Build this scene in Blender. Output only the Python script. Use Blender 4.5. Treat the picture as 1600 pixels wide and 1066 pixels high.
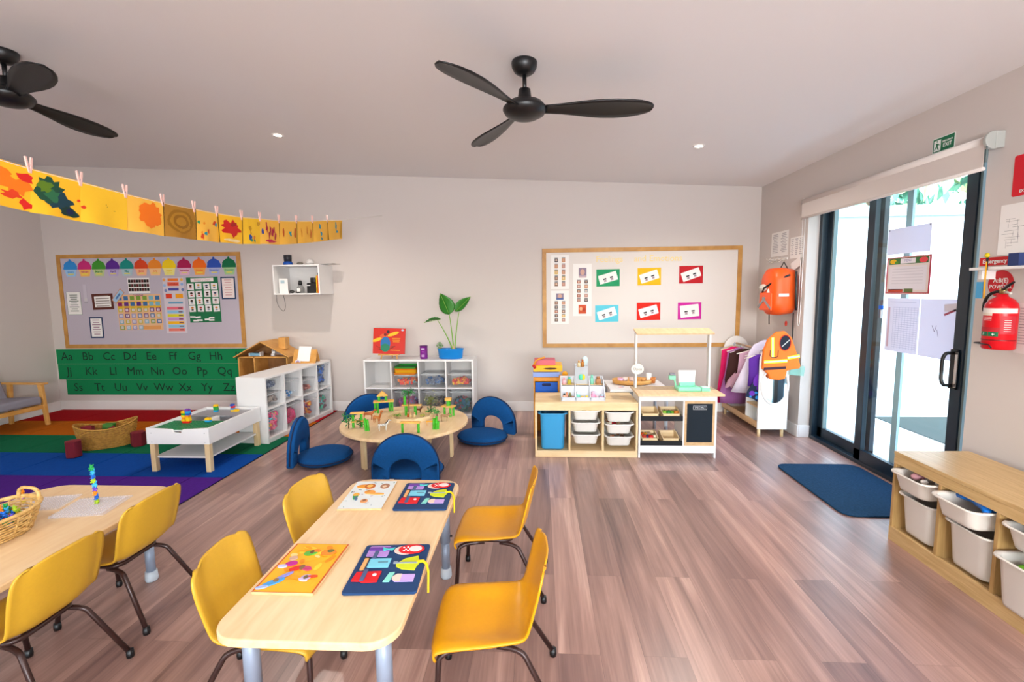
import bpy, bmesh, math, random
from mathutils import Matrix, Vector, Euler
random.seed(7)
PI = math.pi
for o in list(bpy.data.objects):
    bpy.data.objects.remove(o)
SC = bpy.context.scene
COL = SC.collection

# ------------------------------------------------------------------ camera
YAW, PITCH, ROLL, F = .0578, .1049, .0117, 744.75
fwd = Vector((-math.sin(YAW)*math.cos(PITCH), math.cos(YAW)*math.cos(PITCH), -math.sin(PITCH)))
rt = Vector((math.cos(YAW), math.sin(YAW), 0)); dn = fwd.cross(rt)
r2 = math.cos(ROLL)*rt + math.sin(ROLL)*dn; d2 = -math.sin(ROLL)*rt + math.cos(ROLL)*dn
cam = bpy.data.objects.new('camera', bpy.data.cameras.new('camera'))
COL.objects.link(cam)
cam.matrix_world = Matrix((( r2.x, -d2.x, -fwd.x, 0), (r2.y, -d2.y, -fwd.y, 0), (r2.z, -d2.z, -fwd.z, 1.55), (0, 0, 0, 1)))
cam.data.sensor_width = 36; cam.data.lens = F/1600*36; cam.data.clip_start = .05
SC.camera = cam

# ------------------------------------------------------------------ exposure, sky, sun, rear fill lamps
SC.view_settings.view_transform = 'Standard'
SC.view_settings.look = 'None'
SC.view_settings.gamma = 1
SC.view_settings.use_curve_mapping = False
SC.view_settings.exposure = 0.78
w = bpy.data.worlds.new('sky'); SC.world = w; w.use_nodes = True
nt = w.node_tree; nt.nodes.clear()
wo = nt.nodes.new('ShaderNodeOutputWorld'); bg = nt.nodes.new('ShaderNodeBackground')
sky = nt.nodes.new('ShaderNodeTexSky'); sky.sky_type = 'NISHITA'; sky.sun_disc = False
sky.sun_elevation = math.radians(48); sky.sun_rotation = math.radians(250); sky.air_density = 1.4; sky.dust_density = 2.0
bg.inputs['Strength'].default_value = 1.0
nt.links.new(sky.outputs[0], bg.inputs[0]); nt.links.new(bg.outputs[0], wo.inputs[0])

XL, XR, YB, HL, HR, XF = -6.548, 2.679, 6.042, 3.242, 2.756, 2.789
YR = -3.2                                  # the wall behind the camera
def zc(x): return HL + (HR-HL)*(x-XL)/(XR-XL)

def lamp(name, kind, loc, target, energy, color=(1, 1, 1), **kw):
    l = bpy.data.lights.new(name, kind); l.energy = energy; l.color = color
    for k, v in kw.items(): setattr(l, k, v)
    o = bpy.data.objects.new(name, l); COL.objects.link(o); o.location = loc
    d = Vector(target)-Vector(loc); o.rotation_euler = d.to_track_quat('-Z', 'Y').to_euler()
    return o
lamp('sun', 'SUN', (0, 0, 20), (1.2, 10, 10.5), 4.6, (.95, .98, 1), angle=.01)
# added area lamps at the unseen rear windows, tilted up to brighten the ceiling
lamp('rear_fill_light', 'AREA', (.9, YR+.02, 1.55), (.9, 3, 8.5), 265, (.90, .95, 1), shape='RECTANGLE', size=3.0, size_y=1.7)
lamp('rear_fill_light', 'AREA', (-3.6, YR+.02, 1.55), (-3.6, 3, 8.5), 50, (.92, .96, 1), shape='RECTANGLE', size=2.6, size_y=1.7)

# ------------------------------------------------------------------ materials
def lin(h):
    h = h.lstrip('#'); r = []
    for i in (0, 2, 4):
        c = int(h[i:i+2], 16)/255; r.append(c/12.92 if c <= .04045 else ((c+.055)/1.055)**2.4)
    return (*r, 1)
MATS = {}
def mat(name, hexc, rough=.5, metal=0, spec=.5, noise=0, nscale=40, bump=0, emit=0, sheen=0):
    if name in MATS: return MATS[name]
    m = bpy.data.materials.new(name); m.use_nodes = True; MATS[name] = m
    n = m.node_tree; b = n.nodes['Principled BSDF']
    c = lin(hexc); b.inputs['Base Color'].default_value = c; b.inputs['Roughness'].default_value = rough
    b.inputs['Metallic'].default_value = metal; b.inputs['Specular IOR Level'].default_value = spec
    if sheen: b.inputs['Sheen Weight'].default_value = sheen
    if emit: b.inputs['Emission Color'].default_value = c; b.inputs['Emission Strength'].default_value = emit
    if noise or bump:
        tc = n.nodes.new('ShaderNodeTexCoord'); t = n.nodes.new('ShaderNodeTexNoise'); t.inputs['Scale'].default_value = nscale
        t.inputs['Detail'].default_value = 4
        n.links.new(tc.outputs['Object'], t.inputs[0])
        if noise:
            mx = n.nodes.new('ShaderNodeMix'); mx.data_type = 'RGBA'
            mx.inputs['A'].default_value = tuple(max(0, x*(1-noise)) for x in c[:3])+(1,)
            mx.inputs['B'].default_value = tuple(min(1, x*(1+noise)) for x in c[:3])+(1,)
            n.links.new(t.outputs[0], mx.inputs['Factor']); n.links.new(mx.outputs['Result'], b.inputs['Base Color'])
        if bump:
            bp = n.nodes.new('ShaderNodeBump'); bp.inputs['Strength'].default_value = bump; bp.inputs['Distance'].default_value = .01
            n.links.new(t.outputs[0], bp.inputs['Height']); n.links.new(bp.outputs[0], b.inputs['Normal'])
    return m
def wood(name, c1, c2, rough=.45, scale=(3, 3, 40), dist=3.0, spec=.4, ns=1.0):
    """streaky grain; the small scale axis is the grain direction"""
    m = bpy.data.materials.new(name); m.use_nodes = True; MATS[name] = m
    n = m.node_tree; b = n.nodes['Principled BSDF']; b.inputs['Roughness'].default_value = rough
    b.inputs['Specular IOR Level'].default_value = spec
    tc = n.nodes.new('ShaderNodeTexCoord'); mp = n.nodes.new('ShaderNodeMapping'); mp.inputs['Scale'].default_value = scale
    t = n.nodes.new('ShaderNodeTexNoise'); t.inputs['Scale'].default_value = ns; t.inputs['Detail'].default_value = 6; t.inputs['Distortion'].default_value = dist*.15
    cr = n.nodes.new('ShaderNodeValToRGB'); cr.color_ramp.elements[0].position = .3; cr.color_ramp.elements[1].position = .7
    cr.color_ramp.elements[0].color = lin(c1); cr.color_ramp.elements[1].color = lin(c2)
    n.links.new(tc.outputs['Object'], mp.inputs[0]); n.links.new(mp.outputs[0], t.inputs[0]); n.links.new(t.outputs[0], cr.inputs[0])
    n.links.new(cr.outputs[0], b.inputs['Base Color'])
    return m
def glassy(name, hexc, fac, rough=.05, tint='#ffffff'):
    """thin clear sheet: mostly see-through, partly a glossy or milky surface"""
    m = bpy.data.materials.new(name); m.use_nodes = True; MATS[name] = m
    n = m.node_tree; b = n.nodes['Principled BSDF']; b.inputs['Base Color'].default_value = lin(hexc); b.inputs['Roughness'].default_value = rough
    tr = n.nodes.new('ShaderNodeBsdfTransparent'); tr.inputs[0].default_value = lin(tint)
    mx = n.nodes.new('ShaderNodeMixShader'); mx.inputs[0].default_value = fac
    n.links.new(tr.outputs[0], mx.inputs[1]); n.links.new(b.outputs[0], mx.inputs[2])
    n.links.new(mx.outputs[0], n.nodes['Material Output'].inputs[0])
    return m
def glass_pane(name):
    m = bpy.data.materials.new(name); m.use_nodes = True; MATS[name] = m
    n = m.node_tree; n.nodes.remove(n.nodes['Principled BSDF'])
    tr = n.nodes.new('ShaderNodeBsdfTransparent'); tr.inputs[0].default_value = (.93, .98, .97, 1)
    gl = n.nodes.new('ShaderNodeBsdfGlossy'); gl.inputs['Roughness'].default_value = .02
    mx = n.nodes.new('ShaderNodeMixShader'); mx.inputs[0].default_value = .05
    n.links.new(tr.outputs[0], mx.inputs[1]); n.links.new(gl.outputs[0], mx.inputs[2])
    n.links.new(mx.outputs[0], n.nodes['Material Output'].inputs[0])
    return m
def floor_mat():
    m = bpy.data.materials.new('plank_floor'); m.use_nodes = True
    n = m.node_tree; b = n.nodes['Principled BSDF']; L = n.links.new
    tc = n.nodes.new('ShaderNodeTexCoord'); mp = n.nodes.new('ShaderNodeMapping')
    mp.inputs['Rotation'].default_value = (0, 0, PI/2); mp.inputs['Location'].default_value = (.35, .11, 0)
    L(tc.outputs['Object'], mp.inputs[0])
    br = n.nodes.new('ShaderNodeTexBrick'); br.offset = .37; br.offset_frequency = 2; br.squash = 1
    br.inputs['Color1'].default_value = (0, 0, 0, 1); br.inputs['Color2'].default_value = (1, 1, 1, 1); br.inputs['Mortar'].default_value = (.35, .35, .35, 1)
    br.inputs['Scale'].default_value = 1; br.inputs['Mortar Size'].default_value = 0.0007; br.inputs['Mortar Smooth'].default_value = 0
    br.inputs['Brick Width'].default_value = 1.55; br.inputs['Row Height'].default_value = .182
    L(mp.outputs[0], br.inputs[0])
    # each plank shifts the grain by its own random value
    sep = n.nodes.new('ShaderNodeSeparateColor'); L(br.outputs['Color'], sep.inputs[0])
    mul = n.nodes.new('ShaderNodeMath'); mul.operation = 'MULTIPLY'; mul.inputs[1].default_value = 37; L(sep.outputs[0], mul.inputs[0])
    cmb = n.nodes.new('ShaderNodeCombineXYZ'); L(mul.outputs[0], cmb.inputs[0]); L(mul.outputs[0], cmb.inputs[2])
    va = n.nodes.new('ShaderNodeVectorMath'); va.operation = 'ADD'; L(mp.outputs[0], va.inputs[0]); L(cmb.outputs[0], va.inputs[1])
    def streak(scale, det, dst):
        m2 = n.nodes.new('ShaderNodeMapping'); m2.inputs['Scale'].default_value = scale; L(va.outputs[0], m2.inputs[0])
        t = n.nodes.new('ShaderNodeTexNoise'); t.inputs['Scale'].default_value = 1; t.inputs['Detail'].default_value = det; t.inputs['Distortion'].default_value = dst
        L(m2.outputs[0], t.inputs[0]); return t.outputs[0]
    a = streak((.8, 11, 1), 5, .9); f = streak((3.0, 95, 1), 3, .25); g = streak((.45, 4.5, 1), 2, .6)
    cr = n.nodes.new('ShaderNodeValToRGB'); e = cr.color_ramp.elements
    e[0].position = .0; e[0].color = lin('#553f3d'); e[1].position = 1; e[1].color = lin('#cca89a')
    for p, c in ((.25, '#7e615b'), (.5, '#95746b'), (.75, '#ae8a7e')): q = e.new(p); q.color = lin(c)
    # tone = plank*.42 + streaks
    def mad(x, k, y):
        q = n.nodes.new('ShaderNodeMath'); q.operation = 'MULTIPLY_ADD'; L(x, q.inputs[0]); q.inputs[1].default_value = k
        if isinstance(y, float): q.inputs[2].default_value = y
        else: L(y, q.inputs[2])
        return q.outputs[0]
    v = mad(sep.outputs[0], .44, -.68); v = mad(a, 1.15, v); v = mad(g, .45, v); v = mad(f, .42, v)
    L(v, cr.inputs[0])
    # dark mineral streaks
    d = streak((.55, 26, 1), 3, 1.4); dr = n.nodes.new('ShaderNodeMapRange'); dr.inputs['From Min'].default_value = .64; dr.inputs['From Max'].default_value = .76
    dr.inputs['To Max'].default_value = .4; L(d, dr.inputs[0])
    mx = n.nodes.new('ShaderNodeMix'); mx.data_type = 'RGBA'; mx.inputs['B'].default_value = lin('#54403a')
    L(dr.outputs[0], mx.inputs['Factor']); L(cr.outputs[0], mx.inputs['A'])
    mo = n.nodes.new('ShaderNodeMix'); mo.data_type = 'RGBA'; mo.inputs['B'].default_value = lin('#4b3832')
    mf = n.nodes.new('ShaderNodeMath'); mf.operation = 'MULTIPLY'; mf.inputs[1].default_value = .55; L(br.outputs['Fac'], mf.inputs[0])
    L(mf.outputs[0], mo.inputs['Factor']); L(mx.outputs['Result'], mo.inputs['A']); L(mo.outputs['Result'], b.inputs['Base Color'])
    b.inputs['Roughness'].default_value = .31; b.inputs['Specular IOR Level'].default_value = .75
    bp = n.nodes.new('ShaderNodeBump'); bp.inputs['Strength'].default_value = .06; bp.inputs['Distance'].default_value = .003
    L(f, bp.inputs['Height']); L(bp.outputs[0], b.inputs['Normal'])
    return m

M_wall = mat('wall_paint', '#cdc4bf', .85, spec=.2, bump=.02, nscale=180)
M_ceil = mat('ceiling_paint', '#ebe8e7', .9, spec=.15)
M_trim = mat('trim_white', '#e6e2df', .4)
M_white = mat('white_laminate', '#e9e7e6', .4)
M_wplastic = mat('white_plastic', '#e8e3da', .35)
M_paper = mat('paper', '#ece9e6', .8, spec=.2)
M_black = mat('black_satin', '#0d0d0f', .38)
M_blackm = mat('black_metal', '#141519', .35, metal=.2)
M_grey = mat('grey_metal', '#93a0b4', .42, metal=.25)
M_navyframe = mat('door_frame_dark', '#0f2230', .35)
M_seal = mat('door_seal_grey', '#6d7c7c', .5)
M_birch = wood('birch_top', '#e2bd8c', '#edcfa3', .38, (14, 1.6, 14), ns=2)
M_birchedge = wood('birch_edge', '#c9a173', '#dab788', .45, (14, 1.6, 14), ns=2)
M_pine = wood('pine', '#e0c08e', '#f0d8ac', .5, (1.6, 10, 10), ns=2)
M_pinez = wood('pine_upright', '#dcbb88', '#eed4a6', .5, (10, 10, 1.6), ns=2)
M_oak = wood('oak_laminate', '#b89560', '#cfae7c', .36, (1.2, 16, 16), ns=4)
M_oakz = wood('oak_upright', '#a88450', '#c29d66', .42, (16, 16, 1.2), ns=4)
M_oakframe = wood('oak_frame', '#b07c3c', '#c8954f', .45, (8, 8, 8), ns=1)
M_timber = wood('timber_orange', '#c98f45', '#dda55c', .45, (5, 5, 5), ns=2)
M_amber = mat('chair_amber', '#dd9a0e', .33, noise=.05, nscale=90)
M_mustard = mat('chair_mustard', '#d3a32c', .42, noise=.05, nscale=90)
M_brown = mat('chair_tube_brown', '#3a2420', .3, metal=.25)
M_blue = mat('cushion_blue', '#0d4c88', .9, spec=.2, noise=.2, nscale=60, bump=.2)
M_bluepipe = mat('cushion_piping', '#0c1f45', .8)
M_wicker = wood('wicker', '#a9763a', '#d6a862', .55, (40, 40, 60), ns=1)
M_clear = glassy('clear_plastic', '#e6ebf0', .10, .15)
M_clearlid = glassy('clear_plastic_lid', '#eceff2', .33, .25)
M_green = mat('green_card', '#0f7d4b', .8, spec=.2)
M_ink = mat('ink', '#22242a', .8, spec=.1)
def C(hexc, rough=.6, spec=.3): return mat('paint_'+hexc.lstrip('#'), hexc, rough, spec=spec)

# ------------------------------------------------------------------ mesh builder
I4 = Matrix.Identity(4)
def T(x=0, y=0, z=0): return Matrix.Translation((x, y, z))
def RZ(a): return Matrix.Rotation(a, 4, 'Z')
def RX(a): return Matrix.Rotation(a, 4, 'X')
def RY(a): return Matrix.Rotation(a, 4, 'Y')
class MB:
    def __init__(s): s.v = []; s.f = []; s.mi = []; s.sm = []; s.mats = []
    def add(s, vs, fs, m, smooth=False, M=None):
        if m not in s.mats: s.mats.append(m)
        k = s.mats.index(m); b = len(s.v)
        s.v += [tuple(M @ Vector(p)) if M else tuple(p) for p in vs]
        for f in fs: s.f.append([b+i for i in f]); s.mi.append(k); s.sm.append(smooth)
        return s
    def box(s, x0, x1, y0, y1, z0, z1, m, M=None):
        v = [(x, y, z) for z in (z0, z1) for y in (y0, y1) for x in (x0, x1)]
        return s.add(v, [(0, 2, 3, 1), (4, 5, 7, 6), (0, 1, 5, 4), (2, 6, 7, 3), (0, 4, 6, 2), (1, 3, 7, 5)], m, False, M)
    def prism(s, poly, z0, z1, m, M=None, smooth=False):
        n = len(poly); v = [(x, y, z0) for x, y in poly]+[(x, y, z1) for x, y in poly]
        s.add(v, [tuple(range(n-1, -1, -1)), tuple(range(n, 2*n))], m, False, M)
        b = len(s.v)-2*n; k = s.mats.index(m)
        for i in range(n):
            j = (i+1) % n; s.f.append([b+i, b+j, b+n+j, b+n+i]); s.mi.append(k); s.sm.append(smooth)
        return s
    def flat(s, poly, m, z=0, M=None): return s.add([(x, y, z) for x, y in poly], [tuple(range(len(poly)))], m, False, M)
    def rect(s, cx, cy, w, h, m, z=0, a=0, M=None):
        c, d = math.cos(a), math.sin(a)
        return s.flat([(cx+x*c-y*d, cy+x*d+y*c) for x, y in ((-w/2, -h/2), (w/2, -h/2), (w/2, h/2), (-w/2, h/2))], m, z, M)
    def disc(s, cx, cy, rx, ry, m, z=0, n=20, M=None, a=0):
        c, d = math.cos(a), math.sin(a); P = []
        for i in range(n):
            x, y = rx*math.cos(2*PI*i/n), ry*math.sin(2*PI*i/n); P.append((cx+x*c-y*d, cy+x*d+y*c))
        return s.flat(P, m, z, M)
    def tube(s, pts, r, m, n=10, M=None, closed=False, caps=True):
        P = [Vector(p) for p in pts]; K = len(P); R = r if isinstance(r, (list, tuple)) else [r]*K
        if closed: dirs = [(P[(i+1) % K]-P[i-1]).normalized() for i in range(K)]
        else: dirs = [(P[min(i+1, K-1)]-P[max(i-1, 0)]).normalized() for i in range(K)]
        up = Vector((0, 0, 1)) if abs(dirs[0].z) < .9 else Vector((1, 0, 0))
        u = dirs[0].cross(up).normalized(); v = []; f = []
        for i in range(K):
            u = (u-dirs[i]*u.dot(dirs[i])); u = u.normalized() if u.length > 1e-6 else dirs[i].orthogonal().normalized()
            q = dirs[i].cross(u)
            for j in range(n):
                a = 2*PI*j/n; v.append(P[i]+(u*math.cos(a)+q*math.sin(a))*R[i])
        for i in range(K if closed else K-1):
            for j in range(n):
                a, b_ = i*n+j, i*n+(j+1) % n; c, d = ((i+1) % K)*n+(j+1) % n, ((i+1) % K)*n+j
                f.append((a, b_, c, d))
        s.add(v, f, m, True, M)
        if caps and not closed:
            b0 = len(s.v)-K*n; k = s.mats.index(m)
            s.f.append([b0+j for j in range(n-1, -1, -1)]); s.mi.append(k); s.sm.append(False)
            s.f.append([b0+(K-1)*n+j for j in range(n)]); s.mi.append(k); s.sm.append(False)
        return s
    def lathe(s, prof, m, n=24, M=None, sx=1, sy=1, a0=0, a1=2*PI, smooth=True):
        full = abs(a1-a0-2*PI) < 1e-6; N = n if full else n+1; v = []; f = []
        for r, z in prof:
            for j in range(N):
                a = a0+(a1-a0)*j/n; v.append((r*math.cos(a)*sx, r*math.sin(a)*sy, z))
        for i in range(len(prof)-1):
            for j in range(n if full else N-1):
                k = (j+1) % N if full else j+1
                f.append((i*N+j, i*N+k, (i+1)*N+k, (i+1)*N+j))
        return s.add(v, f, m, smooth, M)
    def ell(s, c, r, m, n=12, k=8, M=None):
        v = []; f = []
        for i in range(k+1):
            t = PI*i/k-PI/2
            for j in range(n):
                a = 2*PI*j/n; v.append((c[0]+r[0]*math.cos(t)*math.cos(a), c[1]+r[1]*math.cos(t)*math.sin(a), c[2]+r[2]*math.sin(t)))
        for i in range(k):
            for j in range(n): q = (j+1) % n; f.append((i*n+j, i*n+q, (i+1)*n+q, (i+1)*n+j))
        return s.add(v, f, m, True, M)
    def grid(s, P, m, M=None, smooth=True, two=False):
        h, w_ = len(P), len(P[0]); v = [p for row in P for p in row]
        f = [(i*w_+j, i*w_+j+1, (i+1)*w_+j+1, (i+1)*w_+j) for i in range(h-1) for j in range(w_-1)]
        return s.add(v, f, m, smooth, M)
    def text(s, txt, size, m, cx=0, cy=0, z=0, M=None, depth=0, bold=0, a=0, align='CENTER'):
        cu = bpy.data.curves.new('t', 'FONT'); cu.body = txt; cu.size = size; cu.align_x = align; cu.align_y = 'CENTER'
        cu.extrude = depth; cu.offset = bold; cu.resolution_u = 2
        o = bpy.data.objects.new('t', cu); me = bpy.data.meshes.new_from_object(o)
        A = (M or I4) @ T(cx, cy, z) @ RZ(a)
        s.add([v.co for v in me.vertices], [tuple(p.vertices) for p in me.polygons], m, False, A)
        bpy.data.objects.remove(o); bpy.data.curves.remove(cu); bpy.data.meshes.remove(me); return s
    def build(s, name, parent=None, bevel=0, seg=2, solid=0, sub=0, M=None, weld=False):
        me = bpy.data.meshes.new(name); me.from_pydata(s.v, [], s.f)
        for m in s.mats: me.materials.append(m)
        me.polygons.foreach_set('material_index', s.mi); me.polygons.foreach_set('use_smooth', s.sm)
        bm = bmesh.new(); bm.from_mesh(me)
        if weld: bmesh.ops.remove_doubles(bm, verts=bm.verts, dist=1e-5)
        bm.to_mesh(me); bm.free(); me.update()
        o = bpy.data.objects.new(name, me); COL.objects.link(o)
        if parent: o.parent = parent
        if M is not None: o.matrix_local = M
        if sub: q = o.modifiers.new('sub', 'SUBSURF'); q.levels = q.render_levels = sub
        if solid: q = o.modifiers.new('thick', 'SOLIDIFY'); q.thickness = abs(solid); q.offset = 1 if solid > 0 else -1
        if bevel:
            q = o.modifiers.new('bevel', 'BEVEL'); q.width = bevel; q.segments = seg; q.limit_method = 'ANGLE'; q.angle_limit = math.radians(50)
        return o
def tag(o, label, cat, group=None, kind=None):
    if label: o['label'] = label
    if cat: o['category'] = cat
    if group: o['group'] = group
    if kind: o['kind'] = kind
    return o
def thing(name, label, cat, loc=(0, 0, 0), rz=0, group=None, M=None):
    o = bpy.data.objects.new(name, None); COL.objects.link(o); o.empty_display_size = .05
    if M is not None: o.matrix_world = M
    else: o.location = loc; o.rotation_euler = (0, 0, rz)
    return tag(o, label, cat, group)
def struct(name, mb, **k):
    o = mb.build(name, **k); o['kind'] = 'structure'; return o
def dup(root, loc=None, rz=None, label=None, group=None, M=None):
    r = root.copy(); COL.objects.link(r)
    if M is not None: r.matrix_world = M
    if loc is not None: r.location = loc
    if rz is not None: r.rotation_euler = (0, 0, rz)
    if label: r['label'] = label
    if group: r['group'] = group
    for ch in list(root.children):
        c = ch.copy(); COL.objects.link(c); c.parent = r
        for g in list(ch.children):
            d = g.copy(); COL.objects.link(d); d.parent = c
    return r
# frames standing on a wall: local x to the right, local y up, local z out of the wall
def back(x, z, off=0, a=0): return Matrix(((1, 0, 0, x), (0, 0, -1, YB-off), (0, 1, 0, z), (0, 0, 0, 1))) @ RZ(a)
def right(y, z, off=0, a=0, X=None): return Matrix(((0, 0, -1, (XR if X is None else X)-off), (-1, 0, 0, y), (0, 1, 0, z), (0, 0, 0, 1))) @ RZ(a)
def rrect(w_, h_, r, n=5, cx=0, cy=0):
    P = []
    for sx, sy, a in ((1, 1, 0), (-1, 1, 90), (-1, -1, 180), (1, -1, 270)):
        for i in range(n+1):
            t = math.radians(a+90*i/n); P.append((cx+sx*(w_/2-r)+r*math.cos(t), cy+sy*(h_/2-r)+r*math.sin(t)))
    return P
def circ(r, n=24, cx=0, cy=0, ry=None): return [(cx+r*math.cos(2*PI*i/n), cy+(ry or r)*math.sin(2*PI*i/n)) for i in range(n)]
def arc(p0, p1, p2, n=6):
    a, b, c = Vector(p0), Vector(p1), Vector(p2)
    return [tuple(a*(1-t)**2+b*2*t*(1-t)+c*t*t) for t in [i/n for i in range(n+1)]]

# ================================================================== the room
mb = MB(); mb.box(XL-.3, XF+.1, YR-.2, YB+.2, -.1, 0, floor_mat()); struct('floor', mb)
mb = MB(); x0, x1 = XL-.2, XR+.2
v = [(x, y, zc(x)+dz) for dz in (0, .15) for y in (YR-.2, YB+.2) for x in (x0, x1)]
mb.add(v, [(0, 1, 3, 2), (4, 6, 7, 5), (0, 4, 5, 1), (2, 3, 7, 6), (0, 2, 6, 4), (1, 5, 7, 3)], M_ceil); struct('ceiling', mb)
mb = MB(); mb.box(XL-.2, XR+.2, YB, YB+.2, 0, 3.5, M_wall); struct('wall_back', mb)
mb = MB(); mb.box(XL-.2, XL, YR, YB, 0, 3.5, M_wall); struct('wall_left', mb)
DY0, DY1, DZ = 3.10, 5.0, 2.43              # the sliding door opening
mb = MB(); mb.box(XR, XR+.2, DY1, YB, 0, 3.2, M_wall); mb.box(XR, XR+.2, YR, DY0, 0, 3.2, M_wall); mb.box(XR, XR+.2, DY0, DY1, DZ, 3.2, M_wall)
struct('wall_right', mb)
mb = MB()
for a, b in ((XL-.2, -4.9), (-2.3, -.6), (2.4, XR+.2)): mb.box(a, b, YR-.2, YR, 0, 3.5, M_wall)
for a, b in ((-4.9, -2.3), (-.6, 2.4)): mb.box(a, b, YR-.2, YR, 0, .7, M_wall); mb.box(a, b, YR-.2, YR, 2.4, 3.5, M_wall)
struct('wall_rear', mb)
BH = .128
def skirt(name, x0, x1, y0, y1):
    mb = MB(); mb.box(x0, x1, y0, y1, 0, BH, M_trim); return struct(name, mb, bevel=.006)
skirt('baseboard_back', XL, XR, YB-.016, YB)
skirt('baseboard_left', XL, XL+.016, YR, YB-.016)
mb = MB(); mb.box(XR-.016, XR, DY1-.016, YB-.016, 0, BH, M_trim); mb.box(XR, XR+.11, DY1-.016, DY1, 0, BH, M_trim); struct('baseboard_right', mb, bevel=.005)
mb = MB(); mb.box(XR-.016, XR, YR, DY0, 0, BH, M_trim); struct('baseboard_right_near', mb, bevel=.005)

# ceiling downlights: recessed ring and glowing disc, each with its own lamp
def downlight(x, y, label, e):
    z = zc(x); tilt = math.atan((HR-HL)/(XR-XL))
    t = thing('downlight', label, 'downlight', group='recessed ceiling downlights', M=T(x, y, z-.001) @ RY(-tilt))
    mb = MB(); mb.lathe([(.032, -.002), (.040, -.006), (.050, -.006), (.054, 0)], M_white, 28); mb.build('trim_ring', t)
    mb = MB(); mb.add([(.034*math.cos(2*PI*i/24), .034*math.sin(2*PI*i/24), -.004) for i in range(24)], [tuple(range(23, -1, -1))], mat('downlight_glow', '#fff1de', emit=14)); mb.build('diffuser', t)
    lamp('downlight_lamp', 'SPOT', (x, y, z-.03), (x, y, 0), e, (1, .91, .82), spot_size=math.radians(150), spot_blend=.9, shadow_soft_size=.04)
downlight(-2.432, 4.504, 'glowing round ceiling downlight above the white wall shelf and bunting', 62)
downlight(1.435, 4.515, 'glowing round ceiling downlight above the play market stall', 62)
for x in (-2.43, 1.435):
    for y in (1.0, -1.7): lamp('downlight_lamp', 'SPOT', (x, y, zc(x)-.03), (x, y, 0), 36 if x > 0 else 24, (1, .92, .84), spot_size=math.radians(150), spot_blend=.9, shadow_soft_size=.05)
lamp('downlight_lamp', 'SPOT', (-5.9, 4.5, zc(-5.9)-.03), (-5.9, 4.5, 0), 14, (1, .92, .84), spot_size=math.radians(150), spot_blend=.9, shadow_soft_size=.05)

# ------------------------------------------------------------------ sliding door (set back in the opening)
mb = MB(); zt = DZ
mb.box(XF, XF+.10, DY1-.05, DY1, 0, zt, M_navyframe); mb.box(XF, XF+.09, DY0, DY0+.03, 0, zt, M_navyframe)
mb.box(XF, XF+.10, DY0, DY1, zt-.03, zt, M_navyframe); mb.box(XF-.005, XF+.11, DY0, DY1, 0, .035, M_navyframe)
door = thing('door_1', None, None); door['kind'] = 'structure'
mb.build('door_frame', door, bevel=.003)
def leaf(name, ya, yb, x, st=.075, hw=None):
    mb = MB(); a, b = x, x+.04
    mb.box(a, b, ya, ya+st, .035, zt-.03, M_navyframe); mb.box(a, b, yb-st, yb, .035, zt-.03, M_navyframe)
    mb.box(a, b, ya, yb, .035, .135, M_navyframe); mb.box(a, b, ya, yb, zt-.08, zt-.03, M_navyframe)
    fr = mb.build(name, door, bevel=.003)
    mb = MB(); mb.box(a+.017, a+.023, ya+st, yb-st, .135, zt-.08, MATS.get('door_glass') or glass_pane('door_glass')); mb.build('glass_pane', fr)
    return fr
leaf('fixed_panel', 4.18, 4.95, XF+.055)
sl = leaf('sliding_panel', 3.277, 4.29, XF, .085)
mb = MB(); mb.box(XF+.01, XF+.03, 3.258, 3.277, .035, zt-.03, M_seal); mb.build('seal_strip', door)
mb = MB(); mb.box(XF+.058, XF+.095, 4.86, 4.95, .03, zt-.03, M_seal); mb.build('fixed_seal', door)
hb = MB(); y = 3.335
hb.tube([(XF-.005, y, 1.10)]+arc((XF-.05, y+.0, 1.10), (XF-.075, y+.0, 1.10), (XF-.075, y+.01, 1.05))+arc((XF-.075, y+.01, .93), (XF-.075, y, .88), (XF-.05, y, .88))+[(XF-.005, y, .88)], .011, M_black, 10)
h = hb.build('door_handle', sl)
mb = MB(); mb.box(XF-.012, XF, y-.03, y+.03, .855, 1.125, M_blackm); mb.build('lock_plate', sl, bevel=.004)
mb = MB(); mb.box(XF-.016, XF-.011, y-.035, y-.015, .87, 1.11, mat('chrome', '#d8d2cc', .2, metal=.9)); mb.build('chrome_strip', sl)

# roller blind on its bracket above the door
bl = thing('roller_blind', 'cream roller blind partly rolled down over the sliding glass door', 'roller blind', (XR, 0, 0))
M_blind = mat('blind_cream', '#d9cfc9', .75)
zb = 2.385
mb = MB(); mb.tube([(-.05, 3.03, zb), (-.05, 4.99, zb)], .036, M_blind, 24); mb.build('roller_tube', bl)
mb = MB(); mb.box(-.082, -.079, 3.035, 4.975, 2.235, zb, M_blind); mb.build('blind_fabric', bl)
mb = MB(); mb.tube([(-.0805, 3.03, 2.228), (-.0805, 4.98, 2.228)], .011, M_blind, 10); mb.build('bottom_bar', bl)
mb = MB(); P = circ(.052, 20); mb.prism(P, -.006, .016, mat('bracket_grey', '#a9aba6', .4), M=Matrix(((1, 0, 0, -.052), (0, 0, -1, 3.02), (0, 1, 0, zb), (0, 0, 0, 1)))); mb.box(-.05, 0, 3.0, 3.02, zb-.045, zb+.05, MATS['bracket_grey']); mb.build('end_bracket', bl, bevel=.004)
mb = MB(); mb.box(-.06, 0, 4.99, 5.005, zb-.04, zb+.04, M_white); mb.build('far_bracket', bl, bevel=.003)
mb = MB(); mb.tube([(-.088, 3.01, zb-.03), (-.086, 3.01, 2.26)], .004, M_seal, 6)
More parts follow.
